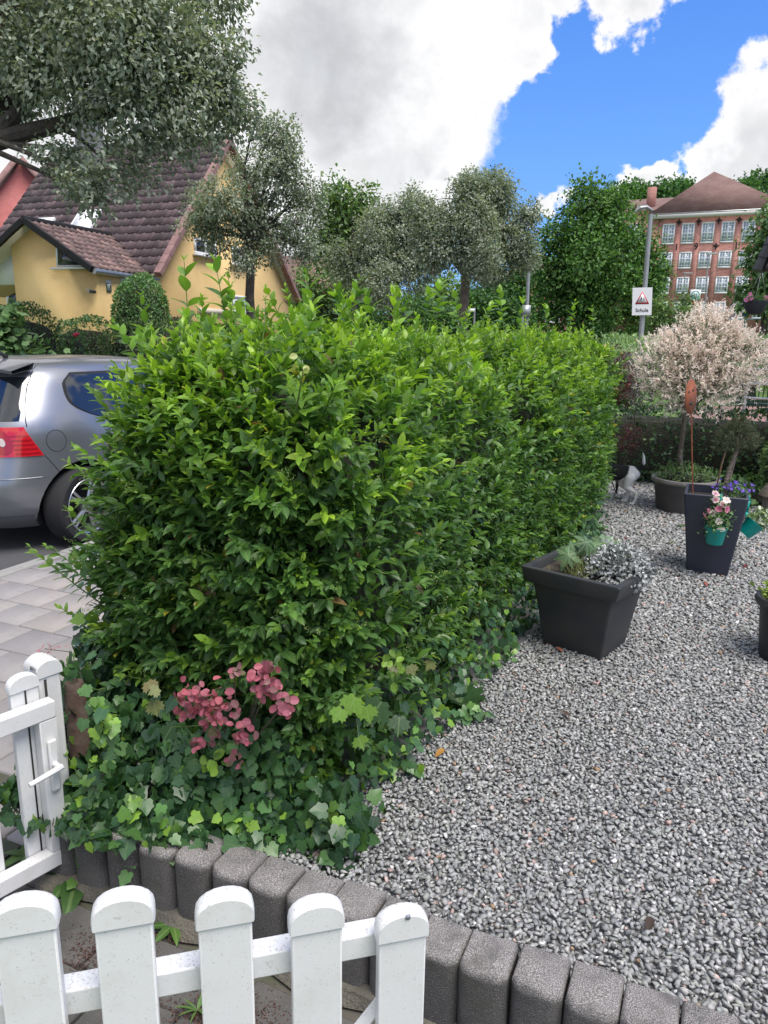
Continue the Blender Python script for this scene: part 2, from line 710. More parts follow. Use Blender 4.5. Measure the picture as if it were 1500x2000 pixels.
# ground sheet to the horizon
xs = np.concatenate([np.linspace(-420, -40, 20), np.linspace(-36, 60, 49), np.linspace(70, 420, 18)])
ys = np.concatenate([np.linspace(-30, 140, 86), np.linspace(150, 900, 26)])
GX, GY = np.meshgrid(xs, ys)
GZ = terrain(GX, GY)
V = np.stack([GX, GY, GZ], -1).reshape(-1, 3)
nx = len(xs)
F = np.array([(j * nx + i, j * nx + i + 1, (j + 1) * nx + i + 1, (j + 1) * nx + i)
              for j in range(len(ys) - 1) for i in range(nx - 1)])
tag(mobj('ground', new_mesh('ground', V, F, smooth=True), m_lawn), kind='structure')

# street
b = MB()
b.add([sp(-18, 0.02, -0.10), sp(30, 0.02, -0.10), sp(30, 5.6, -0.10), sp(-18, 5.6, -0.10)], [(0, 1, 2, 3)])
tag(b.build('street', m_asphalt), kind='structure')
# far pavement
b = MB()
b.add([sp(-18, 5.6, -0.02), sp(30, 5.6, -0.02), sp(30, 7.2, -0.02), sp(-18, 7.2, -0.02),
       sp(-18, 5.6, -0.12), sp(30, 5.6, -0.12)], [(0, 1, 2, 3), (0, 4, 5, 1)])
tag(b.build('far_pavement', m_slab), kind='structure')

# near pavement: bed with slabs laid in half bond
b = MB()
b.add([sp(-12, -0.02, -0.012), sp(24, -0.02, -0.012), sp(24, -2.42, -0.012), sp(-12, -2.42, -0.012)], [(3, 2, 1, 0)])
pav = tag(b.build('pavement', m_joint), kind='structure')
PITCH_S = 0.262
tints = [(1, 1, 1), (0.94, 0.94, 0.95), (1.07, 1.05, 1.03), (0.88, 0.88, 0.9), (1.02, 0.99, 0.96)]
slab_me = []
for t in tints:
    bb = MB().box((0, 0, 0), (PITCH_S - 0.007, PITCH_S - 0.007, 0.05))
    me = new_mesh('slab', np.array(bb.v), bb.f)
    bm = bmesh.new()
    bm.from_mesh(me)
    bmesh.ops.bevel(bm, geom=[e for e in bm.edges], offset=0.004, segments=1, affect='EDGES')
    bm.to_mesh(me)
    bm.free()
    at = me.attributes.new('col', 'FLOAT_COLOR', 'POINT')
    at.data.foreach_set('color', np.tile(np.array([*t, 1.0], np.float32), len(me.vertices)))
    me.materials.append(m_slab)
    slab_me.append(me)
SR = math.atan2(SD[1], SD[0])
far_slabs = MB()
for i in range(-14, 26):
    for j in range(9):
        al = i * PITCH_S + (0.5 * PITCH_S if 0 else 0)
        ac = -0.12 - (j + 0.5) * PITCH_S
        # rows run across the pavement, every other row shifted by half a slab
        ac -= 0.5 * PITCH_S * (i % 2)
        c = sp(al, ac, -0.025 + random.uniform(-0.002, 0.002))
        px, py, dz = proj(np.array(c))
        o = bpy.data.objects.new('slab', random.choice(slab_me))
        o.matrix_basis = (Matrix.Translation(c) @ Matrix.Rotation(SR + random.uniform(-.008, .008), 4, 'Z')
                          @ Matrix.Rotation(random.uniform(-.006, .006), 4, 'X'))
        if dz > 0.3 and -60 < px < 330 and py > 1000:
            link(o, pav)
            if j == 0 and i % 2:      # half slab that closes the row at the kerb
                h = bpy.data.objects.new('slab', random.choice(slab_me))
                h.matrix_basis = Matrix.Translation(sp(al, -0.12 - 0.25 * PITCH_S, -0.025)) @ Matrix.Rotation(SR, 4, 'Z') @ Matrix.Diagonal((1, 0.485, 1, 1))
                link(h, pav)
# kerb stones
for i in range(-8, 14):
    b = MB().box((0, 0, 0), (0.99, 0.115, 0.22))
    o = b.build('kerb_stone', m_kerb, pav, bevel=0.012)
    o.matrix_basis = Matrix.Translation(sp(i * 1.0, -0.058, -0.103)) @ Matrix.Rotation(SR, 4, 'Z')

# ------------------------------------------------------------------ garden path behind the picket fence
m_path = mat('dark_paver', (0.10, 0.095, 0.088), 0.9, (0.065, 0.062, 0.058), 6, bump=0.6, bs=120, bd=0.006,
             speck=(0.17, 0.165, 0.155), spk=300, slo=0.62, shi=0.7, stain=(0.05, 0.048, 0.042), sts=5)
PAL = [(232, 1640), (300, 1661), (360, 1679), (426, 1700), (498, 1730), (570, 1757), (650, 1787), (735, 1820), (820, 1855), (907, 1890),
       (1005, 1922), (1108, 1962), (1220, 2003)]
PT = 0.215
pal_pts = [onz(x, y, PT)[:2] for x, y in PAL]
dirn = pal_pts[-1] - pal_pts[-4]
dirn = dirn / np.linalg.norm(dirn)
for k in range(1, 12):
    pal_pts.append(pal_pts[12] + dirn * 0.123 * k)
pal_pts = np.array(pal_pts)
pre = pal_pts[0] - pal_pts[1]
pre = pre / np.linalg.norm(pre)
pal_pts = np.concatenate([[pal_pts[0] + pre * 0.12 * k for k in (3, 2, 1)], pal_pts])
# respace along the curve so that every block is 12 cm wide
seg = np.concatenate([[0], np.cumsum(np.linalg.norm(np.diff(pal_pts, axis=0), axis=1))])
PW = 0.118
sarc = np.arange(0, seg[-1], PW)
pc = np.stack([np.interp(sarc, seg, pal_pts[:, 0]), np.interp(sarc, seg, pal_pts[:, 1])], 1)

b = MB()
front = [(p[0], p[1], -0.018) for p in pc]
poly = [(-2.9, 0.2, -0.018), (2.4, -0.3, -0.018)] + [tuple(front[-1])] + front[::-1][1:] + [(-1.05, 2.1, -0.018), (-1.2, 2.5, -0.018), (-2.9, 3.0, -0.018)]
b.add(poly, [list(range(len(poly)))])
path = tag(b.build('garden_path', m_joint), kind='structure')


def inpoly(x, y, P):
    c = False
    n = len(P)
    for i in range(n):
        x1, y1 = P[i][0], P[i][1]
        x2, y2 = P[(i + 1) % n][0], P[(i + 1) % n][1]
        if (y1 > y) != (y2 > y) and x < (x2 - x1) * (y - y1) / (y2 - y1 + 1e-12) + x1:
            c = not c
    return c


# irregular dark pavers
pa = 0.42
for i in range(-12, 16):
    for j in range(-2, 16):
        ox = 0.5 * (j % 2)
        cx, cy = (i + ox) * 0.215, j * 0.165
        X = -0.35 + math.cos(-pa) * cx - math.sin(-pa) * cy
        Y = 0.95 + math.sin(-pa) * cx + math.cos(-pa) * cy
        if not inpoly(X, Y, poly) or (X - KP[0]) * SN[0] + (Y - KP[1]) * SN[1] > -2.60:
            continue
        w, h = 0.207, 0.158
        q = []
        for sx, sy in ((-1, -1), (1, -1), (1, 1), (-1, 1)):
            lx, ly = cx + sx * w / 2 + random.uniform(-.007, .007), cy + sy * h / 2 + random.uniform(-.007, .007)
            q.append((-0.35 + math.cos(-pa) * lx - math.sin(-pa) * ly, 0.95 + math.sin(-pa) * lx + math.cos(-pa) * ly,
                      -0.03 + random.uniform(-.003, .003)))
        if not all(inpoly(v[0], v[1], poly) for v in q):
            continue
        px, py, dz = proj(np.array([X, Y, 0]))
        if dz < 0.3 or px < -80 or px > 1560 or py > 2150:
            continue
        MB().prism(q, (0, 0, 0.033)).build('paver', m_path, path, bevel=0.006, seg=1)
# concrete footing that shows at the foot of the edging
m_foot = mat('concrete_footing', (0.17, 0.155, 0.12), 0.95, (0.095, 0.088, 0.075), 7, bump=0.9, bs=110, bd=0.01)
b = MB()
tan = np.gradient(pc, axis=0)
tan = tan / np.linalg.norm(tan, axis=1, keepdims=True)
nrm = np.stack([tan[:, 1], -tan[:, 0]], 1)          # towards the path (nearer the viewer)
V, F = [], []
for i in range(len(pc)):
    w = 0.028 + 0.02 * math.sin(i * 1.7)
    V += [(pc[i][0] - nrm[i][0] * .02, pc[i][1] - nrm[i][1] * .02, 0.03), (pc[i][0] + nrm[i][0] * .01, pc[i][1] + nrm[i][1] * .01, 0.026),
          (pc[i][0] + nrm[i][0] * w, pc[i][1] + nrm[i][1] * w, -0.008)]
    if i:
        a = 3 * (i - 1)
        F += [(a, a + 3, a + 4, a + 1), (a + 1, a + 4, a + 5, a + 2)]
b.add(V, F).build('footing', m_foot, path, smooth=True)

# ------------------------------------------------------------------ palisade edging
m_pal = mat('palisade_concrete', (0.070, 0.067, 0.065), 0.92, (0.098, 0.094, 0.090), 7, bump=0.9, bs=240, bd=0.004,
            speck=(0.26, 0.23, 0.225), spk=480, slo=0.60, shi=0.66, stain=(0.062, 0.066, 0.045), sts=6, stlo=.52, sthi=.75)
# the tops are worn down to the pale aggregate
nt = m_pal.node_tree
p_ = nt.nodes['Principled BSDF']
old = p_.inputs['Base Color'].links[0].from_socket
sepn = nt.nodes.new('ShaderNodeSeparateXYZ')
tcn = nt.nodes.new('ShaderNodeTexCoord')
nt.links.new(tcn.outputs['Object'], sepn.inputs[0])
topf = ramp(nt, sepn.outputs[2], PT - 0.026, PT - 0.008)
agg = cmix(nt, ramp(nt, tex_noise(nt, 430, 3), 0.46, 0.58), (0.125, 0.118, 0.114), (0.38, 0.355, 0.34))
worn = cmix(nt, ramp(nt, tex_noise(nt, 14, 4), 0.10, 0.62), old, agg)
nt.links.new(cmix(nt, topf, old, worn), p_.inputs['Base Color'])

edging = thing('palisade_edging', (pc[10][0], pc[10][1], 0),
               'curved low edging of dark concrete palisade blocks holding back the gravel', 'edging')
for i in range(1, len(pc) - 1):
    t, n = tan[i], nrm[i]
    hw, dep = PW / 2 - 0.0022, 0.125
    prof = []
    # plan: flat sides, slightly rounded front
    pl = [(-hw, -dep), (hw, -dep), (hw, -0.02), (hw - 0.014, -0.004), (hw - 0.03, 0.001), (-hw + 0.03, 0.001), (-hw + 0.014, -0.004), (-hw, -0.02)]
    c0 = pc[i] + n * random.uniform(-0.004, 0.004)
    top = PT + random.uniform(-0.006, 0.006)
    loops = []
    for z, s in ((-0.05, 1.0), (top - 0.022, 1.0), (top - 0.010, 0.975), (top - 0.002, 0.91), (top, 0.84)):
        loops.append([(c0[0] + t[0] * x * s + n[0] * ((y + dep / 2) * (s if z > 0 else 1) - dep / 2),
                       c0[1] + t[1] * x * s + n[1] * ((y + dep / 2) * (s if z > 0 else 1) - dep / 2), z) for x, y in pl])
    tl1, tl2 = random.uniform(-.012, .012), random.uniform(-.014, .014)      # settled a little unevenly
    loops = [[(x + tl1 * z + random.uniform(-.0012, .0012), y + tl2 * z + random.uniform(-.0012, .0012), z + (random.uniform(-.002, .0015) if z > .15 else 0)) for x, y, z in l] for l in loops]
    MB().loft(loops).build('palisade', m_pal, edging, smooth=True, sharp=50)

# ------------------------------------------------------------------ gravel bed
GZ0 = 0.165
m_gbase = mat('gravel_bed', (0.33, 0.33, 0.325), 0.95, (0.25, 0.245, 0.24), 8, bump=1.0, bs=120, bd=0.01)
back = [(p[0] - n[0] * 0.09, p[1] - n[1] * 0.09, GZ0 - 0.013) for p, n in zip(pc, nrm)]
gpoly = back + [(4.5, 1.5, GZ0 - .013), (6.2, 8.0, GZ0 - .013), (3.2, 8.6, GZ0 - .013), (1.2, 8.0, GZ0 - .013), (-1.25, 2.75, GZ0 - .013)]
b = MB().prism(gpoly, (0, 0, -0.25))
gravel = tag(b.build('gravel_bed', m_gbase), kind='structure')

m_stone = mat('gravel_stone', (1, 1, 1), 0.85, (0.66, 0.66, 0.67), 110, 0.4, 0.62, attr=True, spec=0.3)


def stone_template(seed):
    """crushed stone: the hull of a few random points"""
    r = np.random.default_rng(seed + 40)
    pts = r.standard_normal((9, 3))
    pts = pts / np.linalg.norm(pts, axis=1, keepdims=True) * 0.5 * r.uniform(0.85, 1.2, (9, 1))
    pts *= np.array([r.uniform(0.62, 0.9), 1.05, r.uniform(0.45, 0.68)])
    bm = bmesh.new()
    vs = [bm.verts.new(p) for p in pts]
    res = bmesh.ops.convex_hull(bm, input=vs)
    for v in [v for v in bm.verts if not v.link_faces]:
        bm.verts.remove(v)
    bmesh.ops.triangulate(bm, faces=bm.faces)
    bm.verts.index_update()
    V = np.array([v.co[:] for v in bm.verts])
    F = np.array([[v.index for v in f.verts] for f in bm.faces])
    bm.free()
    return V, F, np.zeros((len(V), 2))


GPAL = [(0.37, 0.375, 0.365), (0.32, 0.325, 0.325), (0.42, 0.42, 0.41), (0.26, 0.265, 0.265), (0.48, 0.475, 0.46), (0.38, 0.385, 0.355),
        (0.50, 0.37, 0.33), (0.62, 0.60, 0.58), (0.30, 0.315, 0.295), (0.40, 0.27, 0.17)]
GPROB = np.array([.24, .17, .19, .07, .08, .12, .022, .028, .075, .005])
GPROB = GPROB / GPROB.sum()


def hedge_keepout(x, y):
    return False


cells = []
gx0, gx1, gy0, gy1 = -0.8, 5.2, 1.1, 8.2
rows = []
y = gy0
pts = []
while y < gy1:
    d = max(y, 1.2)
    stp = 0.0126 * (1 if d < 2.6 else (1 + 0.30 * (d - 2.6)))
    xs_ = np.arange(gx0, gx1, stp)
    xs_ = xs_ + rng.uniform(-0.5, 0.5, len(xs_)) * stp
    yy = y + rng.uniform(-0.5, 0.5, len(xs_)) * stp
    pts.append(np.stack([xs_, yy, np.full(len(xs_), stp)], 1))
    y += stp * 0.95
pts = np.concatenate(pts)
px, py, dz = proj(np.stack([pts[:, 0], pts[:, 1], np.full(len(pts), GZ0)], 1))
pts = pts[(px > -60) & (px < 1580) & (py < 2080)]
# keep off the edging and away from the hedge's inside
gp = np.array([(q[0], q[1]) for q in gpoly])


def inpoly_v(X, Y, P):
    c = np.zeros(len(X), bool)
    n = len(P)
    for i in range(n):
        x1, y1 = P[i]
        x2, y2 = P[(i + 1) % n]
        if y1 == y2:
            continue
        k = ((y1 > Y) != (y2 > Y)) & (X < (x2 - x1) * (Y - y1) / (y2 - y1) + x1)
        c ^= k
    return c


HB = np.array([(-0.10, 2.02), (0.2, 2.53), (0.45, 2.92), (0.77, 3.43), (1.67, 5.44), (2.0, 6.3), (1.2, 6.6), (-1.3, 2.6)])
gp2 = np.concatenate([[(p[0] - n[0] * 0.118, p[1] - n[1] * 0.118) for p, n in zip(pc, nrm)], gp[len(pc):]])
pts = pts[inpoly_v(pts[:, 0], pts[:, 1], gp2)]
inner = HB.mean(0) + (HB - HB.mean(0)) * 0.93
pts = pts[~inpoly_v(pts[:, 0], pts[:, 1], inner)]
N = len(pts)
sz = pts[:, 2] * rng.lognormal(0.46, 0.26, N).clip(0.7, 2.1)
und = 0.003 * np.sin(pts[:, 0] * 5 + 1.3 * pts[:, 1]) + 0.002 * np.sin(pts[:, 1] * 7 - pts[:, 0] * 3)
# raised against the palisades: the stones lie slightly over their backs
zz = GZ0 + und + rng.uniform(-0.006, 0.004, N)
ax = rdir(N)
ax[:, 2] *= 0.35
nn = rdir(N) * 0.5 + np.array([0, 0, 1.0])
M = frames(np.stack([pts[:, 0], pts[:, 1], zz], 1), ax, nn, sz)
colr = rng.choice(len(GPAL), N, p=GPROB)
big = np.linalg.norm(M[:, :, 1], axis=1)
# pieces are centred: move the origin so that scatter's scoring stays right
stones = [stone_template(s) for s in range(6)]
which = rng.integers(0, 6, N)
for s in range(6):
    k = which == s
    scatter(gravel, 'pebble', 'pebbles', stones[s], M[k], colr[k], GPAL, m_stone, singles=50)
print('gravel stones', N)
# ================================================================== white picket fence and gate
def grime_white(name, amount=1.0):
    m, nt, p = mat_nodes(name)
    n1 = tex_noise(nt, 9, 8, 0.7)
    n2 = tex_noise(nt, 260, 2, 0.6)
    n3 = tex_noise(nt, 34, 6, 0.75)
    c = cmix(nt, ramp(nt, n1, 0.45, 0.8), (0.72, 0.718, 0.715), (0.62, 0.615, 0.58))
    geo = nt.nodes.new('ShaderNodeNewGeometry')
    s = nt.nodes.new('ShaderNodeSeparateXYZ')
    nt.links.new(geo.outputs['Normal'], s.inputs[0])
    up = ramp(nt, s.outputs[2], 0.15, 0.9)           # dirt settles on upward faces
    mt = nt.nodes.new('ShaderNodeMath')
    mt.operation = 'MULTIPLY_ADD'
    nt.links.new(up, mt.inputs[0])
    mt.inputs[1].default_value = 0.055 * amount
    nt.links.new(n2, mt.inputs[2])
    sp_ = ramp(nt, mt.outputs[0], 0.60, 0.80)
    c = cmix(nt, sp_, c, (0.42, 0.42, 0.40))
    g = ramp(nt, n3, 0.60, 0.74)
    mm = nt.nodes.new('ShaderNodeMath')
    mm.operation = 'MULTIPLY'
    nt.links.new(g, mm.inputs[0])
    mm.inputs[1].default_value = 0.7 * amount
    c = cmix(nt, mm.outputs[0], c, (0.36, 0.365, 0.30))
    nt.links.new(c, p.inputs['Base Color'])
    p.inputs['Roughness'].default_value = 0.42
    add_bump(nt, p, n2, 0.06, 0.001)
    return m


m_pvc = grime_white('white_plastic', 0.8)
m_pvc_dirty = grime_white('weathered_white_plastic', 1.5)
m_gap = mat('dark_gap', (0.02, 0.02, 0.02), 0.9)
m_steel = mat('latch_steel', (0.5, 0.5, 0.5), 0.35, metal=1.0, bump=0.1)


def cap_loops(w, t, h, n=10, ov=0.004):
    """domed picket cap: rounded in the plane of the picket, straight across"""
    L = []
    W, T = w / 2 + ov, t / 2 + ov
    prof = [(-W, 0.0)]
    for k in range(n + 1):
        a = math.pi * (1 - k / n)
        prof.append((W * math.cos(a), 0.014 + (h - 0.014) * math.sin(a) ** 0.9))
    prof.append((W, 0.0))
    return prof, T


def picket(parent, base, top_z, ax, ay, w=0.078, t=0.024, capm=m_pvc, bodym=m_pvc, cap_h=0.046, groove=False, name='picket'):
    """ax along the fence, ay across it (towards the viewer)"""
    base = np.array(base, float)
    z0, z1 = base[2], top_z - cap_h
    b = MB().box((base[0], base[1], (z0 + z1 + 0.01) / 2), (w, t, z1 - z0 + 0.01), ax, ay)
    o = b.build(name, bodym, parent, bevel=0.003)
    prof, T = cap_loops(w, t, cap_h)
    ax3, ay3 = np.array([*ax[:2], 0]), np.array([*ay[:2], 0])
    cb = MB()
    loops = []
    for s, k in ((-1, 0.90), (-0.72, 0.98), (-0.35, 1.0), (0.35, 1.0), (0.72, 0.98), (1, 0.90)):
        loops.append([np.array([base[0], base[1], z1]) + ax3 * x * (0.5 + 0.5 * k) + ay3 * T * s + np.array([0, 0, z * k]) for x, z in prof])
    cb.loft(loops)
    c = cb.build('cap', capm, o, smooth=True, sharp=40)
    if groove:
        g = MB().box((base[0] - ay3[0] * 0 + ay3[0] * (t / 2 + 0.0015), base[1] + ay3[1] * (t / 2 + 0.0015), (z0 + z1) / 2),
                     (0.004, 0.003, z1 - z0), ax, ay)
        g.build('groove', m_gap, o)
    return o


# near fence: its rail is level, the tops of the pickets dip in an arc
ZR = 0.70
f0, f1 = onz(99, 1943, ZR), onz(735, 1823, ZR)
fx = (f1 - f0)
fx[2] = 0
fx = fx / np.linalg.norm(fx)
fy = np.array([fx[1], -fx[0], 0.0])                  # towards the viewer
fpl = f0 + fy * 0.018                                 # plane of the picket faces
fence = thing('picket_fence', (f0[0], f0[1], 0), 'white plastic picket fence with rounded caps in the foreground', 'fence')
for (px, py) in [(-150, 1775), (45, 1750), (238, 1740), (437, 1740), (617, 1754), (785, 1772)]:
    q = onplane(px, py, fpl, fy)
    picket(fence, (q[0], q[1], 0.05), q[2], fx, fy, w=0.0745, t=0.022, capm=m_pvc_dirty)
# square sticker mark on the last cap
q = onplane(797, 1791, fpl + fy * 0.0165, fy)
MB().box(q, (0.0075, 0.001, 0.009), fx, fy).build('sticker', mat('sticker_grey', (0.30, 0.31, 0.36), 0.6), fence)
for zr in (ZR - 0.02, 0.24):
    a = f0 - fx * 0.3
    e = onplane(800, 1815, fpl, fy)
    e[2] = 0
    c = (a + (e - fy * 0.018)) / 2
    ln = np.linalg.norm((e - a)[:2])
    MB().box((c[0] - fy[0] * .016, c[1] - fy[1] * .016, zr), (ln, 0.034, 0.042), fx, fy).build('rail', m_pvc_dirty, fence, bevel=0.003)
a = onplane(731, 1972, fpl - fy * 0.03, fy)
e = a - fx * 0.24 + np.array([0, 0, -0.30])
MB().tube([a + fx * .04 + np.array([0, 0, .05]), e], 0.014, 4).build('brace', m_pvc_dirty, fence, bevel=0.002)
# end post below the last picket, standing on the path
q = onplane(785, 1900, fpl - fy * 0.034, fy)
MB().box((q[0], q[1], 0.30), (0.05, 0.03, 0.60), fx, fy).build('post', m_pvc, fence, bevel=0.003)

# ------------------------------------------------------------------ gate
g1 = onz(138, 1679, 0.065)            # lower right corner of the gate frame, near side
g0 = onz(0, 1756, 0.065)
gx = g1 - g0
gx[2] = 0
gx = gx / np.linalg.norm(gx)
gy = np.array([gx[1], -gx[0], 0.0])  # towards the viewer
gate = thing('picket_gate', (g1[0], g1[1], 0), 'weathered white plastic picket gate with lever latch beside the hedge', 'gate')
GW = 0.05
zt = onplane(118, 1364, g1, gy)[2]
zb = 0.115


def gp(s, z, off=0.0):
    return np.array([g1[0] + gx[0] * s + gy[0] * off, g1[1] + gx[1] * s + gy[1] * off, z])


LEN = 0.95
for z, nm in ((zt - GW / 2, 'top_rail'), (zb - GW / 2 + 0.0, 'bottom_rail')):
    MB().box(gp(-LEN / 2, z, -0.02), (LEN, 0.04, GW), gx, gy).build(nm, m_pvc_dirty, gate, bevel=0.003)
MB().box(gp(-GW / 2, (zt + zb) / 2 - GW / 2, -0.0205), (GW, 0.038, zt - zb - GW - 0.002), gx, gy).build('stile', m_pvc_dirty, gate, bevel=0.003)
MB().box(gp(-LEN + GW / 2, (zt + zb) / 2 - GW / 2, -0.0205), (GW, 0.038, zt - zb - GW - 0.002), gx, gy).build('stile', m_pvc_dirty, gate, bevel=0.003)
for i, s in enumerate((-0.062, -0.205, -0.348, -0.49, -0.633, -0.776, -0.90)):
    q = gp(s, 0.045, -0.054)
    picket(gate, q, zt + 0.088 + 0.02 * i, gx, gy, w=0.078, t=0.022, capm=m_pvc, bodym=m_pvc_dirty, groove=True)
# latch: plate, lever handle, catch
MB().box(gp(-0.024, 0.395, 0.006), (0.026, 0.012, 0.16), gx, gy).build('latch_plate', m_pvc, gate, bevel=0.005)
hb = MB()
hb.tube([gp(-0.024, 0.40, 0.01), gp(-0.024, 0.40, 0.042)], 0.009, 10)
hb.tube([gp(-0.018, 0.402, 0.042), gp(-0.06, 0.398, 0.044), gp(-0.115, 0.392, 0.045)], [0.009, 0.0085, 0.007], 8)
hb.build('handle', m_pvc, gate, smooth=True)

# gate post
post_c = gp(0.028, 0, -0.115)
ptop = onplane(130, 1264, post_c, gy)[2]
gpost = thing('gate_post', (post_c[0], post_c[1], 0), 'square white gate post with domed cap half hidden by hedge leaves', 'post')
MB().box((post_c[0], post_c[1], (ptop - 0.05) / 2), (0.070, 0.070, ptop - 0.05), gx, gy).build('post', m_pvc, gpost, bevel=0.01, seg=3)
prof, T = cap_loops(0.070, 0.070, 0.052)
cb = MB()
loops = []
for s, k in ((-1, 0.88), (-0.85, 0.97), (-0.6, 1.0), (0.6, 1.0), (0.85, 0.97), (1, 0.88)):
    loops.append([np.array([post_c[0], post_c[1], ptop - 0.052]) + gx * x + gy * T * s + np.array([0, 0, z * k]) for x, z in prof])
cb.loft(loops).build('cap', m_pvc, gpost, smooth=True, sharp=45)
lp = post_c + gx * -0.037 + gy * 0.02
MB().box((lp[0], lp[1], 0.56), (0.006, 0.03, 0.20), gx, gy).build('strike_plate', m_steel, gpost, bevel=0.002)
MB().tube([(lp[0], lp[1], 0.645), (lp[0] - gx[0] * .012 + gy[0] * .02, lp[1] - gx[1] * .012 + gy[1] * .02, 0.645)], 0.009, 10).build('bolt', m_steel, gpost, smooth=True)
gq = post_c + gy * 0.0355 - gx * 0.014
MB().box((gq[0], gq[1], ptop - 0.35), (0.007, 0.003, 0.58), gx, gy).build('groove', m_gap, gpost)
# ================================================================== privet hedge
m_privet = leaf_mat('privet_leaf', 0.38, 0.36, rib=0.35, var=0.18, spec=0.45, ribcol=(0.20, 0.34, 0.09))
m_twig = mat('twig_bark', (0.10, 0.085, 0.055), 0.9, (0.06, 0.05, 0.035), 30, bump=0.5, bs=120)
m_core = mat('light_block_core', (0.028, 0.034, 0.018), 0.95, (0.045, 0.04, 0.026), 25, bump=1.0, bs=60, bd=0.02)  # for dark hulls put inside foliage so that light does not pass
m_greenstem = mat('green_stem', (0.13, 0.20, 0.05), 0.6)

HA = np.array([0.435, 0.90, 0.0])
HA = HA / np.linalg.norm(HA)               # along the hedge, away from the viewer
HS = np.array([HA[1], -HA[0], 0.0])        # to its right (garden side)
HO = np.array([-0.50, 2.30, 0.0])          # middle of the near end
HLEN, HW, HZ0, HH = 4.6, 0.48, 0.15, 1.355   # length, half width, foot, height


def hedge_bulge(u, th):
    return (1 + 0.05 * np.sin(u * 2.3 + 0.5) + 0.035 * np.sin(u * 5.1 + 2 * th) + 0.03 * np.sin(3 * th + u * 3.7)
            - 0.10 * np.exp(-((u - 1.75) / 0.16) ** 2))


def hedge_surface(u, th):
    """th: 0 right foot .. pi left foot, over the top; returns point and outward normal (before the end caps)"""
    n = 4.0
    c, s = np.cos(th), np.sin(th)
    w = HW * np.where(c < 0, 0.97, 1.0) * np.sign(c) * np.abs(c) ** (2 / n)
    h = HH * np.abs(s) ** (2 / n)
    k = hedge_bulge(u, th)
    taper = 1 - 0.18 * np.exp(-(h / 0.25))          # drawn in a little at the foot
    w = w * k * taper
    top = 0.035 * np.sin(u * 3.1) + 0.02 * np.sin(u * 7.0) - 0.10 * np.exp(-((u - 1.85) / 0.22) ** 2)
    z = HZ0 + h * (1 + 0.0 * u) + top * (h / HH)
    nx = np.sign(c) * np.abs(c) ** (2 - 2 / n) / HW
    nz = np.abs(s) ** (2 - 2 / n) / HH
    l = np.sqrt(nx ** 2 + nz ** 2) + 1e-9
    nx, nz = nx / l, nz / l
    P = HO + HA * u[:, None] + HS * w[:, None]
    P[:, 2] = z
    Nn = HS * nx[:, None]
    Nn[:, 2] = nz
    return P, Nn


def area_theta(n, lo=0.02, hi=math.pi - 0.02):
    """theta spread evenly along the section's outline"""
    t = np.linspace(0.001, math.pi - 0.001, 400)
    P, _ = hedge_surface(np.full(400, 0.6), t)
    q = np.stack([(P - HO) @ HS, P[:, 2]], 1)
    s = np.concatenate([[0], np.cumsum(np.linalg.norm(np.diff(q, axis=0), axis=1))])
    return np.interp(rng.uniform(0, s[-1], n), s, t), s[-1]


# shoot bases over the sides and top
def side_shoots(n, umin, umax):
    u = rng.uniform(umin, umax, n)
    th, _ = area_theta(n)
    P, Nn = hedge_surface(u, th)
    return P, Nn


P1, N1 = side_shoots(3100, 0.0, 2.6)
P2, N2 = side_shoots(2600, 2.6, HLEN)
# near end: points over the section, bulging towards the viewer
n_end = 1500
th, _ = area_theta(n_end)
rad = np.sqrt(rng.uniform(0.0, 1, n_end))
Pe, Ne = hedge_surface(np.zeros(n_end), th)
mid = HO + np.array([0, 0, HZ0 + HH * 0.5])
cz = np.stack([np.full(n_end, HO[0]), np.full(n_end, HO[1]), np.full(n_end, HZ0 + HH * 0.5)], 1)
Pe = cz + (Pe - cz) * rad[:, None]
bul = 0.16 * (1 - rad ** 4)
Pe = Pe - HA * bul[:, None]
Ne = norm(-HA * (1.0 - 0.6 * rad[:, None] ** 3) + Ne * (rad[:, None] ** 3))
# low on the end, where the hedge meets the ivy
n_low = 520
sl_ = rng.uniform(-0.38, 0.45, n_low)
Pl = HO - HA * rng.uniform(0.05, 0.2, n_low)[:, None] + HS * sl_[:, None]
Pl[:, 2] = rng.uniform(0.36, 0.92, n_low)
Nl = norm(-HA + HS * (0.5 * sl_)[:, None] + np.array([0, 0, -0.5]) * rng.uniform(0, 1, n_low)[:, None])
Pe, Ne = np.concatenate([Pe, Pl]), np.concatenate([Ne, Nl])
bul = np.concatenate([bul, np.zeros(n_low)])
# far end, thinner
Pf, Nf = Pe[:250] + HA * (HLEN + 0.1) + HA * 2 * bul[:250, None], Ne[:250] - HA * 2 * (Ne[:250] @ HA)[:, None]
SP = np.concatenate([P1, P2, Pe, Pf])
SNn = np.concatenate([N1, N2, Ne, Nf])
SP = SP - SNn * rng.uniform(0.0, 0.13, len(SP))[:, None]
ns = len(SP)
hrel = (SP[:, 2] - HZ0) / HH
topness = np.clip((hrel - 0.62) / 0.30, 0, 1)
sdir = norm(SNn * 0.75 + np.array([0, 0, 0.55]) + rdir(ns) * 0.55)
slen = rng.uniform(0.06, 0.155, ns) * (1 + 0.15 * topness)
long_ = rng.uniform(0, 1, ns) < 0.05
slen[long_] *= 1.7
young = np.clip(rng.uniform(-0.35, 0.60, ns) + 0.85 * topness, 0, 1.1)
young[rng.uniform(0, 1, ns) < 0.10] += 0.45


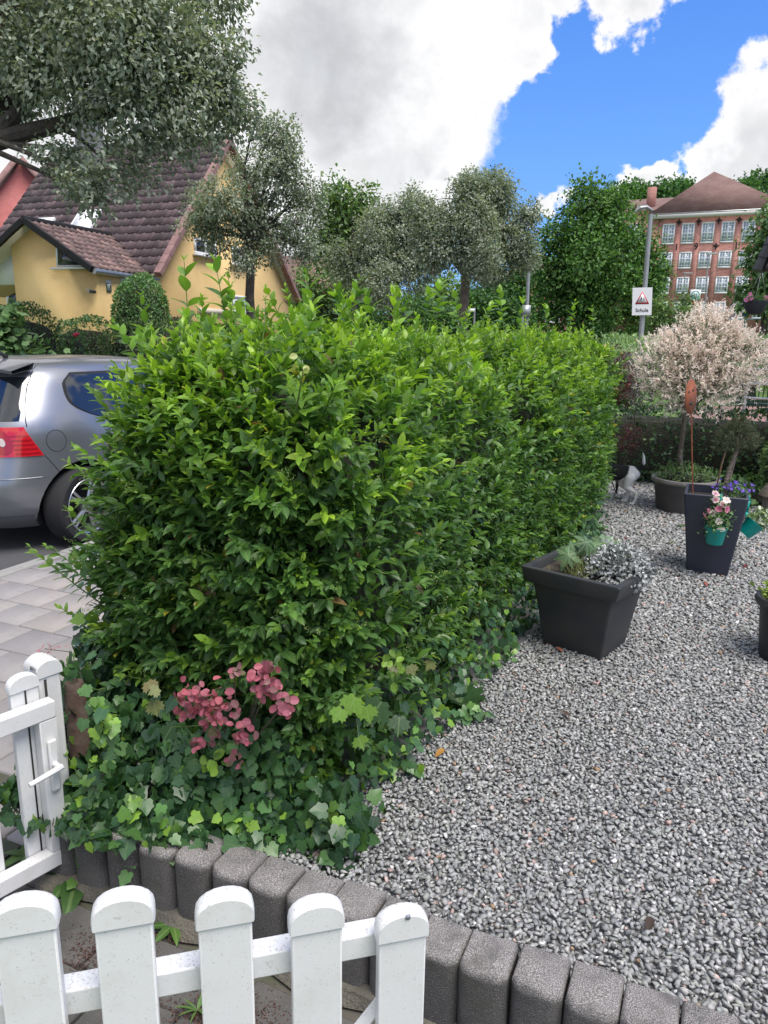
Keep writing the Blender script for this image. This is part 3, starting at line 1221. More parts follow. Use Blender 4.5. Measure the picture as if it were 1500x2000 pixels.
def shoot_leaves(P, D, L, young, leaf, dl=0.021):
    """opposite pairs along each shoot; returns leaf frames, youngness, stem polylines"""
    pos, axs, nrms, scs, yg = [], [], [], [], []
    stems = []
    for i in range(len(P)):
        k = max(3, int(L[i] / dl))
        a = np.cross(D[i], (0.2, 0.3, 1.0))
        a = a / (np.linalg.norm(a) + 1e-9)
        b = np.cross(D[i], a)
        bend = np.array([0, 0, random.uniform(-0.1, 0.35)])
        ph = random.uniform(0, 6.28)
        line = []
        for j in range(k + 1):
            t = j / k
            q = P[i] + D[i] * L[i] * t + bend * L[i] * t * t * 0.5
            line.append(q)
            tip = t > 0.93
            sz = leaf[i] * (0.75 + 0.4 * math.sin(math.pi * min(1, t * 0.9 + 0.1))) * (0.55 if tip else 1)
            w = ph + j * math.pi / 2 + random.uniform(-.25, .25)
            side = math.cos(w) * a + math.sin(w) * b
            for s in (-1, 1):
                out = norm(side * s * (0.9 - 0.5 * t) + D[i] * (0.45 + 0.6 * t) + np.random.standard_normal(3) * 0.14 + np.array([0, 0, -.10]))
                pos.append(q)
                axs.append(out)
                nrms.append(norm(D[i] * 0.55 + np.array([0, 0, 0.7]) + np.random.standard_normal(3) * 0.22))
                scs.append(sz * random.uniform(0.8, 1.15))
                yg.append(young[i] * (0.25 + 0.75 * t ** 1.5))
        stems.append(line)
    return np.array(pos), np.array(axs), np.array(nrms), np.array(scs), np.array(yg), stems


np.random.seed(5)
leafL = rng.uniform(0.032, 0.057, ns)
pos, axs, nrms, scs, yg, stems = shoot_leaves(SP, sdir, slen, young, leafL)
# the colour of a privet leaf goes from deep green to fresh yellow-green with its age
PRIV = [(0.062, 0.138, 0.044), (0.080, 0.172, 0.046), (0.110, 0.222, 0.046), (0.165, 0.300, 0.044), (0.215, 0.375, 0.042), (0.300, 0.460, 0.042), (0.42, 0.36, 0.05), (0.16, 0.09, 0.04)]
ci = np.clip(np.round(yg * 5 + rng.normal(0, 0.55, len(yg)) + 0.6), 0, 5).astype(int)
od_ = rng.uniform(0, 1, len(ci))
ci[od_ < 0.004] = 6
ci[(od_ > 0.004) & (od_ < 0.008)] = 7
hedge = thing('privet_hedge', (HO[0], HO[1], HZ0), 'long bushy green privet hedge along the gravel', 'hedge')
M = frames(pos, axs, nrms, scs)
near = M[:, 1, 3] < 4.0
depth_in = np.repeat(1.0, len(M))
outness = np.where(yg > 0.0, 1.0, 0.9)
scatter(hedge, 'leaf', 'foliage', T_PRIVET, M[near], ci[near], PRIV, m_privet, singles=300, smooth=True)
scatter(hedge, 'leaf', 'far_foliage', T_FARLEAF, M[~near], ci[~near], PRIV, m_privet, smooth=True)
print('hedge leaves', len(M))
# tall shoots standing out of the hedge
tall = []


def tall_shoot(px0, py0, px1, py1, d, n=10, lf=0.055, dd=0.0):
    tall.append((atd(px0, py0, d), atd(px1, py1, d + dd), n, lf))


for a in [(372, 680, 360, 522, 2.75, 6, .075), (455, 690, 420, 520, 2.8, 8, .078), (470, 680, 446, 548, 2.8, 7, .06),
          (560, 640, 520, 575, 2.9, 7, .05), (620, 640, 598, 545, 2.9, 7, .055), (675, 640, 655, 560, 3.1, 7, .055),
          (735, 640, 712, 568, 3.2, 8, .055), (800, 640, 775, 560, 3.3, 8, .05), (850, 640, 862, 550, 3.4, 9, .055),
          (905, 650, 885, 580, 3.5, 7, .05), (935, 640, 960, 600, 3.8, 7, .05), (985, 650, 975, 570, 4.0, 8, .05),
          (1010, 650, 1022, 590, 4.2, 7, .05), (1070, 650, 1066, 602, 4.6, 7, .045), (1110, 650, 1122, 596, 4.9, 7, .045),
          (1160, 650, 1156, 606, 5.2, 6, .045), (300, 740, 225, 650, 2.55, 9, .05), (330, 730, 268, 660, 2.6, 9, .055),
          (280, 800, 196, 752, 2.5, 8, .05), (270, 870, 175, 765, 2.5, 8, .05), (320, 700, 296, 640, 2.6, 7, .05),
          (200, 1180, 60, 1085, 2.5, 10, .045), (210, 1150, 90, 1062, 2.5, 9, .045), (190, 1230, 112, 1185, 2.45, 8, .04),
          (215, 960, 128, 905, 2.5, 8, .045), (190, 1050, 132, 1000, 2.5, 7, .045), (540, 640, 470, 590, 2.9, 8, .05),
          (400, 700, 395, 600, 2.7, 8, .05), (690, 620, 700, 540, 3.2, 6, .05), (830, 620, 838, 572, 3.5, 8, .05),
          (225, 1640, 130, 1470, 2.0, 6, .05)]:
    tall_shoot(*a)
tp, td, tl, ty, tf = [], [], [], [], []
for (a, e, n, lf) in tall:
    tp.append(a)
    v = e - a
    tl.append(np.linalg.norm(v))
    td.append(v / tl[-1])
    ty.append(random.uniform(0.55, 1.0))
    tf.append(lf)
pos2, axs2, nrm2, scs2, yg2, st2 = [], [], [], [], [], []
for i in range(len(tp)):
    r = shoot_leaves(np.array([tp[i]]), np.array([td[i]]), np.array([tl[i]]), np.array([ty[i]]), np.array([tf[i]]), tl[i] / tall[i][2])
    for A, B in zip((pos2, axs2, nrm2, scs2, yg2), r[:5]):
        A.append(B)
    st2 += r[5]
pos2, axs2, nrm2, scs2, yg2 = map(np.concatenate, (pos2, axs2, nrm2, scs2, yg2))
ci2 = np.clip(np.round(1.6 + yg2 * 3.2 + rng.normal(0, .5, len(yg2))), 0, 5).astype(int)
scatter(hedge, 'leaf', 'shoot_foliage', T_PRIVET2, frames(pos2, axs2, nrm2, scs2), ci2, PRIV, m_privet, smooth=True)
b = MB()
for l in st2:
    MB().tube(l, np.linspace(0.0028, 0.0012, len(l)), 5).build('shoot', m_greenstem, hedge, smooth=True, fix=False)
b = MB()
for l in stems[::3]:
    b.tube([l[0], l[len(l) // 2], l[-1]], [0.0022, 0.0018, 0.001], 3, caps=False)
b.build('twigs', m_greenstem, hedge, fix=False)
# panicles of flower buds at some shoot tips
bp_, ba_ = [], []
tips = [l for l in stems if l[-1][1] < 4.4]
for l in random.sample(tips, 230):
    d_ = norm(l[-1] - l[0] + np.array([0, 0, .04]))
    for k in range(26):
        t = random.random()
        q = l[-1] + d_ * t * 0.05 + np.random.standard_normal(3) * 0.008 * (1.15 - t)
        bp_.append(q)
        ba_.append(d_ + np.random.standard_normal(3) * .6)
bp_, ba_ = np.array(bp_), np.array(ba_)
scatter(hedge, 'bud', 'flower_buds', T_DIAM, frames(bp_, ba_, rdir(len(bp_)), rng.uniform(.004, .0075, len(bp_))), rng.integers(0, 3, len(bp_)),
        [(0.30, 0.40, 0.14), (0.36, 0.44, 0.18), (0.24, 0.34, 0.10)], m_privet)
# trunks, and a dark hull for dense twigs, added to block light
b = MB()
for u in np.arange(0.15, HLEN, 0.33):
    for s in (-0.12, 0.14):
        q = HO + HA * (u + random.uniform(-.1, .1)) + HS * (s + random.uniform(-.08, .08))
        for k in range(3):
            e = q + HA * random.uniform(-.25, .25) + HS * random.uniform(-.3, .3)
            b.tube([(q[0], q[1], 0.05), (*(q[:2] * .6 + e[:2] * .4), 0.6), (e[0], e[1], 1.25)], [0.016, 0.011, 0.005], 6)
b.build('branch_core', m_twig, hedge, smooth=True, fix=False)
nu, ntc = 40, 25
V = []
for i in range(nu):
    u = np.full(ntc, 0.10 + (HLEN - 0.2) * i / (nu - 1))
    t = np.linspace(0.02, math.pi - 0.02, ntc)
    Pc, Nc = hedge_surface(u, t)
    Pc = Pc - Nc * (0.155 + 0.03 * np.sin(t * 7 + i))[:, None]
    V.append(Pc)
MB().loft([list(map(tuple, l)) for l in V]).build('light_block_core', m_core, hedge, smooth=True, fix=False)

# ================================================================== ivy at the foot of the hedge
m_ivy = leaf_mat('ivy_leaf', 0.35, 0.18, rib=0.30, var=0.2, spec=0.5, ribcol=(0.14, 0.22, 0.09))
IVY = [(0.032, 0.082, 0.038), (0.042, 0.105, 0.042), (0.056, 0.135, 0.044), (0.075, 0.170, 0.046), (0.11, 0.235, 0.04), (0.20, 0.36, 0.045)]
ip, inn, ia, isz, ic = [], [], [], [], []


def ivy_patch(n, fn, size=(0.035, 0.06), young=0.10):
    for _ in range(n):
        p, nn = fn()
        ip.append(p)
        inn.append(norm(np.array(nn) + np.random.standard_normal(3) * 0.33))
        a = np.array([0, 0, -0.8]) + np.random.standard_normal(3) * 0.6
        ia.append(a)
        y = random.random()
        ic.append(5 if y < young * .5 else (4 if y < young else random.choice((0, 1, 1, 2, 2, 3))))
        isz.append(random.uniform(*size) * random.choice((.6, .8, 1, 1)) * (0.8 if ic[-1] >= 4 else 1))


# curtain over the near end: pixel outline measured on the hedge end, at the depth of its face
def end_face():
    while True:
        s = random.uniform(-0.50, 0.62)
        z = random.uniform(0.14, 0.78)
        lim = 0.50 - 0.28 * max(0, s) + 0.16 * max(0, -s) + 0.07 * math.sin(9 * s)
        if z < lim + random.uniform(-.06, .06):
            break
    reach = 0.42 if s < -0.05 else 0.42 - 0.6 * min(0.5, s + 0.05)
    out = 0.18 + reach * max(0, 1 - (z - 0.14) / 0.42) ** 1.3 + random.uniform(-0.09, 0.04)
    if out > 0.36:
        z = max(z, 0.225)
    q = HO - HA * out + HS * s
    return np.array([q[0], q[1], z]), -HA * 0.9 + HS * 0.25 * s + np.array([0, 0, 0.65])


ivy_patch(3000, end_face)


def right_foot():
    while True:
        u = random.uniform(-0.2, 3.9)
        z = 0.15 + abs(random.gauss(0, 0.16)) * (1.0 if u < 1.5 else 0.75)
        if z < 0.55:
            break
    out = HW * 0.92 + 0.10 - 0.14 * (z - 0.15) + random.uniform(-.08, .06)
    q = HO + HA * u + HS * out
    return np.array([q[0], q[1], z]), HS * 0.9 + np.array([0, 0, 0.7]) - HA * 0.2


ivy_patch(1500, right_foot, (0.03, 0.052), 0.12)


def left_foot():
    u = random.uniform(-0.3, 0.25)
    q = HO + HA * (u - 0.12) - HS * (HW - 0.12 + random.uniform(-.08, .08))
    return np.array([q[0], q[1], random.uniform(0.05, 0.62)]), -HS * .3 - HA * 0.8 + np.array([0, 0, 0.5])


ivy_patch(620, left_foot)
# strands spilling over the edging and onto the gravel, a trailer by the gate
strands = [[(300, 1600, .26), (325, 1635, .22), (345, 1672, .16)], [(270, 1560, .30), (255, 1620, .22), (262, 1680, .12), (268, 1712, .06)],
           [(430, 1585, .27), (470, 1615, .235), (520, 1640, .225)], [(700, 1500, .28), (760, 1500, .2), (830, 1505, .18)],
           [(160, 1690, .05), (200, 1680, .05), (240, 1672, .07), (275, 1640, .16)], [(880, 1400, .22), (920, 1390, .19), (945, 1400, .18)],
           [(930, 1290, .25), (985, 1290, .19), (1010, 1265, .18)], [(170, 1350, .62), (205, 1415, .58), (215, 1450, .52)],
           [(210, 1500, .4), (170, 1560, .30), (150, 1600, .22)]]
vine = MB()
for st in strands:
    P = [onz(x, y, z) for x, y, z in st]
    vine.tube(P, 0.0022, 5)
    for k in range(len(P) - 1):
        for t in np.linspace(0, 1, 5):
            q = P[k] * (1 - t) + P[k + 1] * t
            for _ in range(3):
                ip.append(q + np.random.standard_normal(3) * 0.016 + np.array([0, 0, .012]))
                inn.append(norm(np.array([0.1, -0.55, 0.75]) + np.random.standard_normal(3) * .3))
                ia.append(np.array([0.1, -0.4, -0.5]) + np.random.standard_normal(3) * .5)
                ic.append(random.choice((1, 2, 2, 3, 3, 4, 5)))
                isz.append(random.uniform(0.026, 0.045))
ip, inn, ia, isz, ic = map(np.array, (ip, inn, ia, isz, ic))
ivy = thing('ivy', onz(480, 1600, 0.17), 'dark green ivy covering the foot of the hedge above the edging', 'ivy')
scatter(ivy, 'leaf', 'foliage', T_IVY, frames(ip, ia, inn, isz), ic, IVY, m_ivy, singles=300, smooth=True)
vine.build('vine', m_twig, ivy, smooth=True)
# ================================================================== buildings
def quad_wall(poly, mtl, name, parent, thick):
    return MB().prism(poly, thick).build(name, mtl, parent)


m_yellow = mat('yellow_render', (0.80, 0.57, 0.26), 0.9, (0.74, 0.51, 0.22), 1.2, bump=0.6, bs=45, bd=0.02,
               stain=(0.62, 0.43, 0.19), sts=0.8, stlo=0.55, sthi=0.85)
m_soffit = mat('cream_board', (0.62, 0.55, 0.44), 0.7)
m_whitewood = mat('white_frame', (0.72, 0.73, 0.74), 0.45)
m_glassd = mat('window_glass', (0.02, 0.025, 0.03), 0.05, spec=0.8)
m_zinc = mat('zinc_gutter', (0.36, 0.38, 0.39), 0.4, metal=0.7, col2=(0.28, 0.3, 0.3), ns=6)
m_tile = mat('roof_tile', (0.072, 0.050, 0.054), 0.75, (0.112, 0.084, 0.088), 2.4, bump=0.5, bs=30, bd=0.01, attr=True,
             stain=(0.030, 0.024, 0.025), sts=1.3, stlo=0.46, sthi=0.64)
m_tile2 = mat('annex_tile', (0.135, 0.085, 0.08), 0.7, (0.165, 0.11, 0.10), 3, bump=0.3, bs=30, attr=True)
m_verge = mat('terracotta_verge', (0.30, 0.175, 0.165), 0.8, (0.22, 0.125, 0.12), 4)
m_chim = mat('chimney_slate', (0.20, 0.20, 0.20), 0.8, (0.14, 0.14, 0.145), 8)

HU = np.array([-0.94, 0.34, 0.0])         # along the ridge, away from the gable
HU = HU / np.linalg.norm(HU)
HVv = np.array([-HU[1] * -1, -HU[0], 0.0])  # along the gable, away from the viewer
HVv = np.array([0.34, 0.94, 0.0]) / np.linalg.norm([0.34, 0.94])
HP = np.array([-6.1, 20.0, 0.0])
HPM = 3.62                                # where the ridge stands along the gable
HWID = 7.97
ZE, ZRD, ZE2 = 3.10, 7.05, 2.80
HL = 6.2


def hp(u, v, z):
    q = HP + HU * u + HVv * v
    return np.array([q[0], q[1], z])


house = thing('yellow_house', hp(0, 0, 0), 'yellow rendered house with steep brown tiled roof and front annex', 'house')
gable = [hp(0, 0.12, -0.3), hp(0, HWID - 0.12, -0.3), hp(0, HWID - 0.12, ZE2 - 0.04), hp(0, HPM, ZRD - 0.14), hp(0, 0.12, ZE - 0.02)]
MB().prism(gable, HU * HL).build('wall', m_yellow, house)


def slope_frame(v0, z0, v1, z1):
    d = np.array([*(HVv[:2] * (v1 - v0)), z1 - z0])
    ln = np.linalg.norm(d)
    d = d / ln
    n = np.cross(d, HU)
    if n[2] < 0:
        n = -n
    return d, n, ln


def tile_mesh(w, l, n=7, t=0.022, hump=0.035):
    """interlocking roof tile: rounded roll on one side, flat pan, thick lower edge. +X across, +Y up the slope"""
    V, F = [], []
    xs = np.linspace(-w / 2, w / 2, n)
    hz = [hump * max(0, math.sin(math.pi * (x + w / 2) / (w * 0.45))) if x + w / 2 < w * 0.45 else 0.0 for x in xs]
    for y, zz in ((0, t), (l * 1.08, 0.0)):
        for x, h in zip(xs, hz):
            V.append((x, y, zz + h))
    for x, h in zip(xs, hz):
        V.append((x, 0, h - 0.004))
    for i in range(n - 1):
        F.append((i, i + 1, n + i + 1, n + i))
        F.append((2 * n + i, 2 * n + i + 1, i + 1, i))
    return np.array(V), np.array(F), np.zeros((len(V), 2))


def lay_tiles(parent, mtl, P0, U, D, Nn, width, length, w, l, singles, pal, name='roof_tile', clip=None, rest='roof_tiles'):
    """P0 lower corner, U across, D up the slope"""
    nr, ncol = int(length / l) + 1, int(width / w) + 1
    T = tile_mesh(w, l)
    Ms, cs = [], []
    for r in range(nr):
        for c in range(ncol):
            q = P0 + U * (c + 0.5) * w + D * r * l + Nn * 0.012
            if (r + 1) * l > length + l * 0.5 or (c + 1) * w > width + w * .6:
                continue
            if clip and not clip(q):
                continue
            j = np.random.standard_normal(3) * 0.004
            M = np.stack([U + j[0] * D, D, Nn, q + Nn * abs(j[1]) + D * j[2]], -1)
            Ms.append(M)
            cs.append(random.choice((0, 0, 1, 2, 3)))
    return scatter(parent, name, rest, T, np.array(Ms), np.array(cs), pal, mtl, singles=singles, smooth=False)


TP = [(1, 1, 1), (0.8, 0.8, 0.8), (1.25, 1.2, 1.2), (1.6, 1.55, 1.5)]
OV = 0.22      # overhang at the gable
d1, n1_, l1 = slope_frame(-0.05, ZE - 0.06, HPM, ZRD)
d2, n2_, l2 = slope_frame(HWID + 0.05, ZE2 - 0.06, HPM, ZRD)
roof_b = MB()
for (v0, z0, dd, nn, ll) in ((-0.05, ZE - 0.06, d1, n1_, l1), (HWID + 0.05, ZE2 - 0.06, d2, n2_, l2)):
    a = hp(-OV, v0, z0)
    e = hp(HL, v0, z0)
    roof_b.prism([a, e, e + dd * ll, a + dd * ll], -nn * 0.09)
roof = roof_b.build('roof', m_soffit, house)
lay_tiles(roof, m_tile, hp(-OV + 0.10, -0.05, ZE - 0.06) + n1_ * 0.004, HU, d1, n1_, HL + OV - 0.1, l1, 0.30, 0.305, 300, TP)
lay_tiles(roof, m_tile, hp(-OV + 0.10, HWID + 0.05, ZE2 - 0.06) + n2_ * 0.004, HU, d2, n2_, HL + OV - 0.1, l2, 0.30, 0.305, 0, TP, rest='rear_tiles')
# verges, ridge
for (v0, z0, dd, nn, ll) in ((-0.05, ZE - 0.06, d1, n1_, l1), (HWID + 0.05, ZE2 - 0.06, d2, n2_, l2)):
    a = hp(-OV - 0.02, v0, z0) + nn * 0.0
    k = int(ll / 0.33)
    for i in range(k):
        c = a + dd * (i + 0.5) * ll / k + nn * (-0.02 + 0.003 * (i % 2))
        MB().box(c, (0.20, ll / k * 1.01, 0.15), HU, dd, nn).build('verge_tile', m_verge, roof, bevel=0.015)
for i in range(16):
    c = hp(-OV + 0.2 + i * 0.40, HPM, ZRD + 0.02)
    MB().tube([c - HU * 0.2, c + HU * 0.2], [0.11, 0.125], 10).build('ridge_tile', m_tile2, roof, smooth=True)
# chimney
cc = atd(180, 345, 24.4)
cb_ = MB().box((cc[0], cc[1], 7.0), (0.62, 0.55, 3.0), HU, HVv)
ch = cb_.build('chimney', m_chim, roof, bevel=0.01)
MB().box((cc[0], cc[1], 8.52), (0.74, 0.66, 0.10), HU, HVv).build('chimney_cap', m_zinc, ch)
for k in range(5):
    MB().box((cc[0], cc[1], 5.75 + k * 0.62), (0.632, 0.562, 0.02), HU, HVv).build('slate_course', m_zinc, ch)
# skylights in the front slope
for (x0, y0, x1, y1) in ((47, 428, 96, 478), (146, 424, 178, 452)):
    c = onplane((x0 + x1) / 2, (y0 + y1) / 2, hp(0, -0.05, ZE - 0.06) + n1_ * 0.06, n1_)
    sk = MB().box(c, (0.78, 1.1, 0.10), HU, d1, n1_).build('skylight', m_whitewood, roof, bevel=0.01)
    MB().box(c + n1_ * 0.04, (0.6, 0.9, 0.04), HU, d1, n1_).build('pane', mat('skylight_blind', (0.75, 0.76, 0.78), 0.3), sk)


def wall_window(parent, plane_p, n, ax, px0, py0, px1, py1, frame=0.07, mull=(1,), bars=(), sill=True, glass=None, depth=0.03, fm=None, name='window'):
    """window seen between two pixel corners of a wall plane"""
    a, e = onplane(px0, py0, plane_p, n), onplane(px1, py1, plane_p, n)
    w = abs(np.dot(e - a, ax))
    h = abs(a[2] - e[2])
    c = (a + e) / 2 + n * 0.004
    return window_at(parent, c, w, h, ax, n, frame, mull, bars, sill, glass, fm, name)


def window_at(parent, c, w, h, ax, n, frame=0.07, mull=(1,), bars=(), sill=True, glass=None, fm=None, name='window', bw=0.035):
    az = np.array([0, 0, 1.0])
    fm = fm or m_whitewood
    b = MB()
    b.box(c + az * (h / 2 - frame / 2), (w, 0.06, frame), ax, n)
    b.box(c - az * (h / 2 - frame / 2), (w, 0.06, frame), ax, n)
    for s in (-1, 1):
        b.box(c + ax * s * (w / 2 - frame / 2), (frame, 0.062, h - 2 * frame - 0.001), ax, n)
    win = b.build(name, fm, parent)
    b = MB()
    for m in mull:
        if m and m != 1:
            b.box(c + ax * (m - 0.5) * w, (frame * 0.9, 0.05, h - 2 * frame), ax, n)
    for m in bars:
        if m[0] == 'h':
            b.box(c + az * (m[1] - 0.5) * h, (w - 2 * frame, 0.044, m[2]), ax, n)
        else:
            b.box(c + ax * (m[1] - 0.5) * w, (m[2], 0.040, h - 2 * frame), ax, n)
    if b.v:
        b.build('glazing_bars', fm, win)
    MB().box(c - n * 0.004, (w - frame, 0.012, h - frame), ax, n).build('pane', glass or m_glassd, win)
    if sill:
        MB().box(c - az * (h / 2 + 0.03) + n * 0.05, (w + 0.16, 0.16, 0.05), ax, n).build('sill', fm, win)
    return win


GN = -HU          # outward normal of the gable
gpl = hp(0, 0, 0) + GN * 0.005
wall_window(house, gpl, GN, HVv, 378, 462, 422, 503, mull=(0.5,))
wall_window(house, gpl, GN, HVv, 452, 480, 487, 520, mull=(0.5,))
wall_window(house, gpl, GN, HVv, 452, 576, 489, 612, mull=(0.5,), glass=m_whitewood)
c = onplane(385, 606, gpl, GN)
e = onplane(452, 611, gpl, GN)
MB().box((c + e) / 2 + GN * 0.04, (np.linalg.norm(e - c), 0.08, 0.16), HVv, GN).build('plinth_ledge', m_soffit, house)

# annex
AS = hp(0.10, -1.86, 0)                   # its near right corner
AR = 1.80                                 # ridge position along its front
AZE, AZR = 3.05, 4.13


def ap(t, v, z):
    q = AS + HU * t + HVv * v
    return np.array([q[0], q[1], z])


front = [ap(0, 0, -0.3), ap(0, 0, AZE - 0.02), ap(AR, 0, AZR - 0.12), ap(2.55, 0, AZR - 0.12 - (AZR - AZE - .1) * .75 / 1.8), ap(2.55, 0, -0.3)]
MB().prism(front, HVv * 2.6).build('annex_wall', m_yellow, house)
MB().prism([ap(2.56, 0.25, 2.7), ap(2.56, 0.25, 3.6), ap(3.9, 0.25, 2.7)], HVv * 0.05).build('gable_board', m_whitewood, house)
AOV = 0.28
sl = np.array([*(HU[:2] * AR), AZR - AZE])
sll = np.linalg.norm(sl) + 0.12
ar_d = sl / np.linalg.norm(sl)
ar_n = np.cross(ar_d, HVv)
if ar_n[2] < 0:
    ar_n = -ar_n
al_d = np.array([-ar_d[0], -ar_d[1], ar_d[2]])
al_n = np.cross(al_d, HVv)
if al_n[2] < 0:
    al_n = -al_n
rr = MB()
lowr = ap(AR, 0, AZR) - ar_d * sll
lowl = ap(AR, 0, AZR) - al_d * (sll + 0.9)


def annex_len(dz):
    """how far back the annex roof runs before it meets the main slope"""
    return 1.86 + (dz - (ZE - 0.06)) / (ZRD - ZE) * HPM + 0.1


rr.prism([lowr - HVv * AOV, lowr + HVv * (annex_len(lowr[2]) + .0), ap(AR, annex_len(AZR), AZR), ap(AR, -AOV, AZR)], -ar_n * 0.08)
rr.prism([lowl - HVv * AOV, lowl + HVv * max(0.4, annex_len(lowl[2])), ap(AR, annex_len(AZR), AZR), ap(AR, -AOV, AZR)], -al_n * 0.08)
aroof = rr.build('annex_roof', m_soffit, house)


def clip_main(q):
    v = np.dot(q - HP, HVv)
    return q[2] > ZE - 0.06 + (ZRD - ZE) * (v + 0.05) / HPM - 0.05 or v < 0.05


lay_tiles(aroof, m_tile2, lowr - HVv * (AOV - 0.02) + ar_n * 0.004, HVv, ar_d, ar_n, 3.6, sll - 0.05, 0.20, 0.24, 0, TP, clip=clip_main, rest='annex_tiles')
lay_tiles(aroof, m_tile2, lowl - HVv * (AOV - 0.02) + al_n * 0.004, HVv, al_d, al_n, 3.6, sll + .85, 0.20, 0.24, 0, TP, clip=clip_main, rest='annex_side_tiles')
for i in range(9):
    c = ap(AR, -AOV + 0.15 + i * 0.33, AZR + 0.01)
    if clip_main(c):
        MB().tube([c - HVv * 0.17, c + HVv * 0.17], [0.085, 0.095], 8).build('ridge_tile', m_tile2, aroof, smooth=True)
for lo, dd, nn, ll in ((lowr, ar_d, ar_n, sll), (lowl, al_d, al_n, sll + .9)):
    k = int(ll / 0.33)
    for i in range(k):
        c = lo - HVv * (AOV + 0.01) + dd * (i + 0.5) * ll / k + nn * (-0.01 + 0.004 * (i % 2))
        MB().box(c, (0.09, ll / k * 1.02, 0.15), HVv, dd, nn).build('verge_tile', m_tile2, aroof, bevel=0.01)
# gutter and downpipe on the right of the annex
g_a, g_e = lowr - HVv * AOV + np.array([0.03, 0, -0.04]), hp(0.06, 0.35, lowr[2] - 0.06)
MB().tube([g_a, g_e], 0.065, 10).build('gutter', m_zinc, aroof, smooth=True)
MB().tube([g_e + np.array([0, 0, -.03]), g_e + np.array([-.06, 0.05, -.3]), (g_e[0] - .08, g_e[1] + .05, 0)], 0.045, 8).build('downpipe', m_zinc, aroof, smooth=True)
# left eave of the main roof with gutter, window of the entrance wall
e0, e1 = hp(2.75, -0.12, ZE - 0.12), hp(6.2, -0.12, ZE - 0.12)
MB().tube([e0, e1], 0.07, 8).build('gutter', m_zinc, house, smooth=True)
an = -HVv
fpl_ = hp(0, 0.12, 0) + an * 0.004
wall_window(house, fpl_, an, HU, 12, 562, 42, 620, mull=(), sill=False, name='entrance_window')
q = onplane(27, 556, fpl_, an)
MB().box(q + an * 0.08, (1.0, 0.16, 0.18), HU, an).build('shutter_box', m_whitewood, house)
# trapezoid window under the annex roof
apl = ap(0, 0, 0) + an * 0.006
pw = [onplane(x, y, apl, an) for x, y in ((110, 478), (166, 521), (112, 521))]
ww = MB().prism(pw, an * 0.03).build('gable_window', m_whitewood, house)
cen = sum(pw) / 3
MB().prism([cen + (p - cen) * 0.80 + an * 0.035 for p in pw], an * 0.004).build('pane', m_glassd, ww)
sa, se = onplane(105, 527, apl, an), onplane(178, 522, apl, an)
MB().box((sa + se) / 2 + an * 0.05, (np.linalg.norm(se - sa), 0.12, 0.045), HU, an).build('sill', m_whitewood, ww)
# floodlight, house number
q = onplane(181, 570, apl + an * 0.1, an)
fl = MB().box(q, (0.10, 0.13, 0.07), HU, an).build('floodlight', mat('black_plastic', (0.025, 0.025, 0.03), 0.5), house, bevel=0.01)
MB().box(q + HU * 0.10 + np.array([0, 0, .04]), (0.12, 0.05, 0.04), HU, an).build('sensor', m_zinc, fl, bevel=0.005)
rpl = ap(0, 0, 0) - HU * 0.006
q = onplane(212, 561, rpl, -HU)
num = MB().box(q - HU * 0.01, (0.17, 0.02, 0.22), HVv, -HU).build('number_plate', mat('dark_green_paint', (0.04, 0.10, 0.08), 0.5), house, bevel=0.005)
MB().box(q - HU * 0.021, (0.12, 0.01, 0.15), HVv, -HU).build('plate_face', mat('plate_white', (0.62, 0.68, 0.66), 0.5), num)
q2 = onplane(211, 551, rpl, -HU)
MB().box(q2 - HU * 0.01, (0.17, 0.02, 0.08), HVv, -HU).build('letter_plate', m_whitewood, house)
wall_window(house, rpl, -HU, HVv, 234, 543, 292, 600, mull=(0.5,), sill=False)


def text_mesh(s, size, origin, ax, az, n, mtl, name, parent, ext=0.004, align='CENTER', bold=0.0):
    cu = bpy.data.curves.new(name, 'FONT')
    cu.body = s
    cu.size = size
    cu.extrude = ext
    cu.offset = bold
    cu.align_x = align
    cu.align_y = 'CENTER'
    o = bpy.data.objects.new(name, cu)
    scene.collection.objects.link(o)
    dg = bpy.context.evaluated_depsgraph_get()
    me = bpy.data.meshes.new_from_object(o.evaluated_get(dg))
    bpy.data.objects.remove(o)
    Mx = Matrix(((ax[0], az[0], n[0], origin[0]), (ax[1], az[1], n[1], origin[1]), (ax[2], az[2], n[2], origin[2]), (0, 0, 0, 1)))
    me.transform(Mx)
    me.materials.clear()
    return mobj(name, me, mtl, parent)


m_black = mat('black_paint', (0.02, 0.02, 0.022), 0.6)
UP = np.array([0, 0, 1.0])
text_mesh('18', 0.13, q - HU * 0.028, HVv, UP, -HU, m_black, 'numerals', num)

# ------------------------------------------------------------------ red house on the left
m_redwall = mat('red_brick_paint', (0.46, 0.145, 0.14), 0.9, (0.52, 0.185, 0.175), 1.5, bump=0.4, bs=20)
# courses of brick
nt = m_redwall.node_tree
p_ = nt.nodes['Principled BSDF']
tcx = nt.nodes.new('ShaderNodeTexCoord')
mp = nt.nodes.new('ShaderNodeMapping')
mp.inputs['Rotation'].default_value = (math.pi / 2, 0, 0)
nt.links.new(tcx.outputs['Object'], mp.inputs[0])
br = nt.nodes.new('ShaderNodeTexBrick')
br.inputs['Scale'].default_value = 3.2
br.inputs['Mortar Size'].default_value = 0.018
br.inputs['Color1'].default_value = (1, 1, 1, 1)
br.inputs['Color2'].default_value = (0.86, 0.86, 0.86, 1)
br.inputs['Mortar'].default_value = (0.78, 0.74, 0.72, 1)
nt.links.new(mp.outputs[0], br.inputs['Vector'])
old = p_.inputs['Base Color'].links[0].from_socket
nt.links.new(cmix(nt, 1.0, old, br.outputs['Color'], 'MULTIPLY'), p_.inputs['Base Color'])
rb = np.array([0, 33.0, 0])
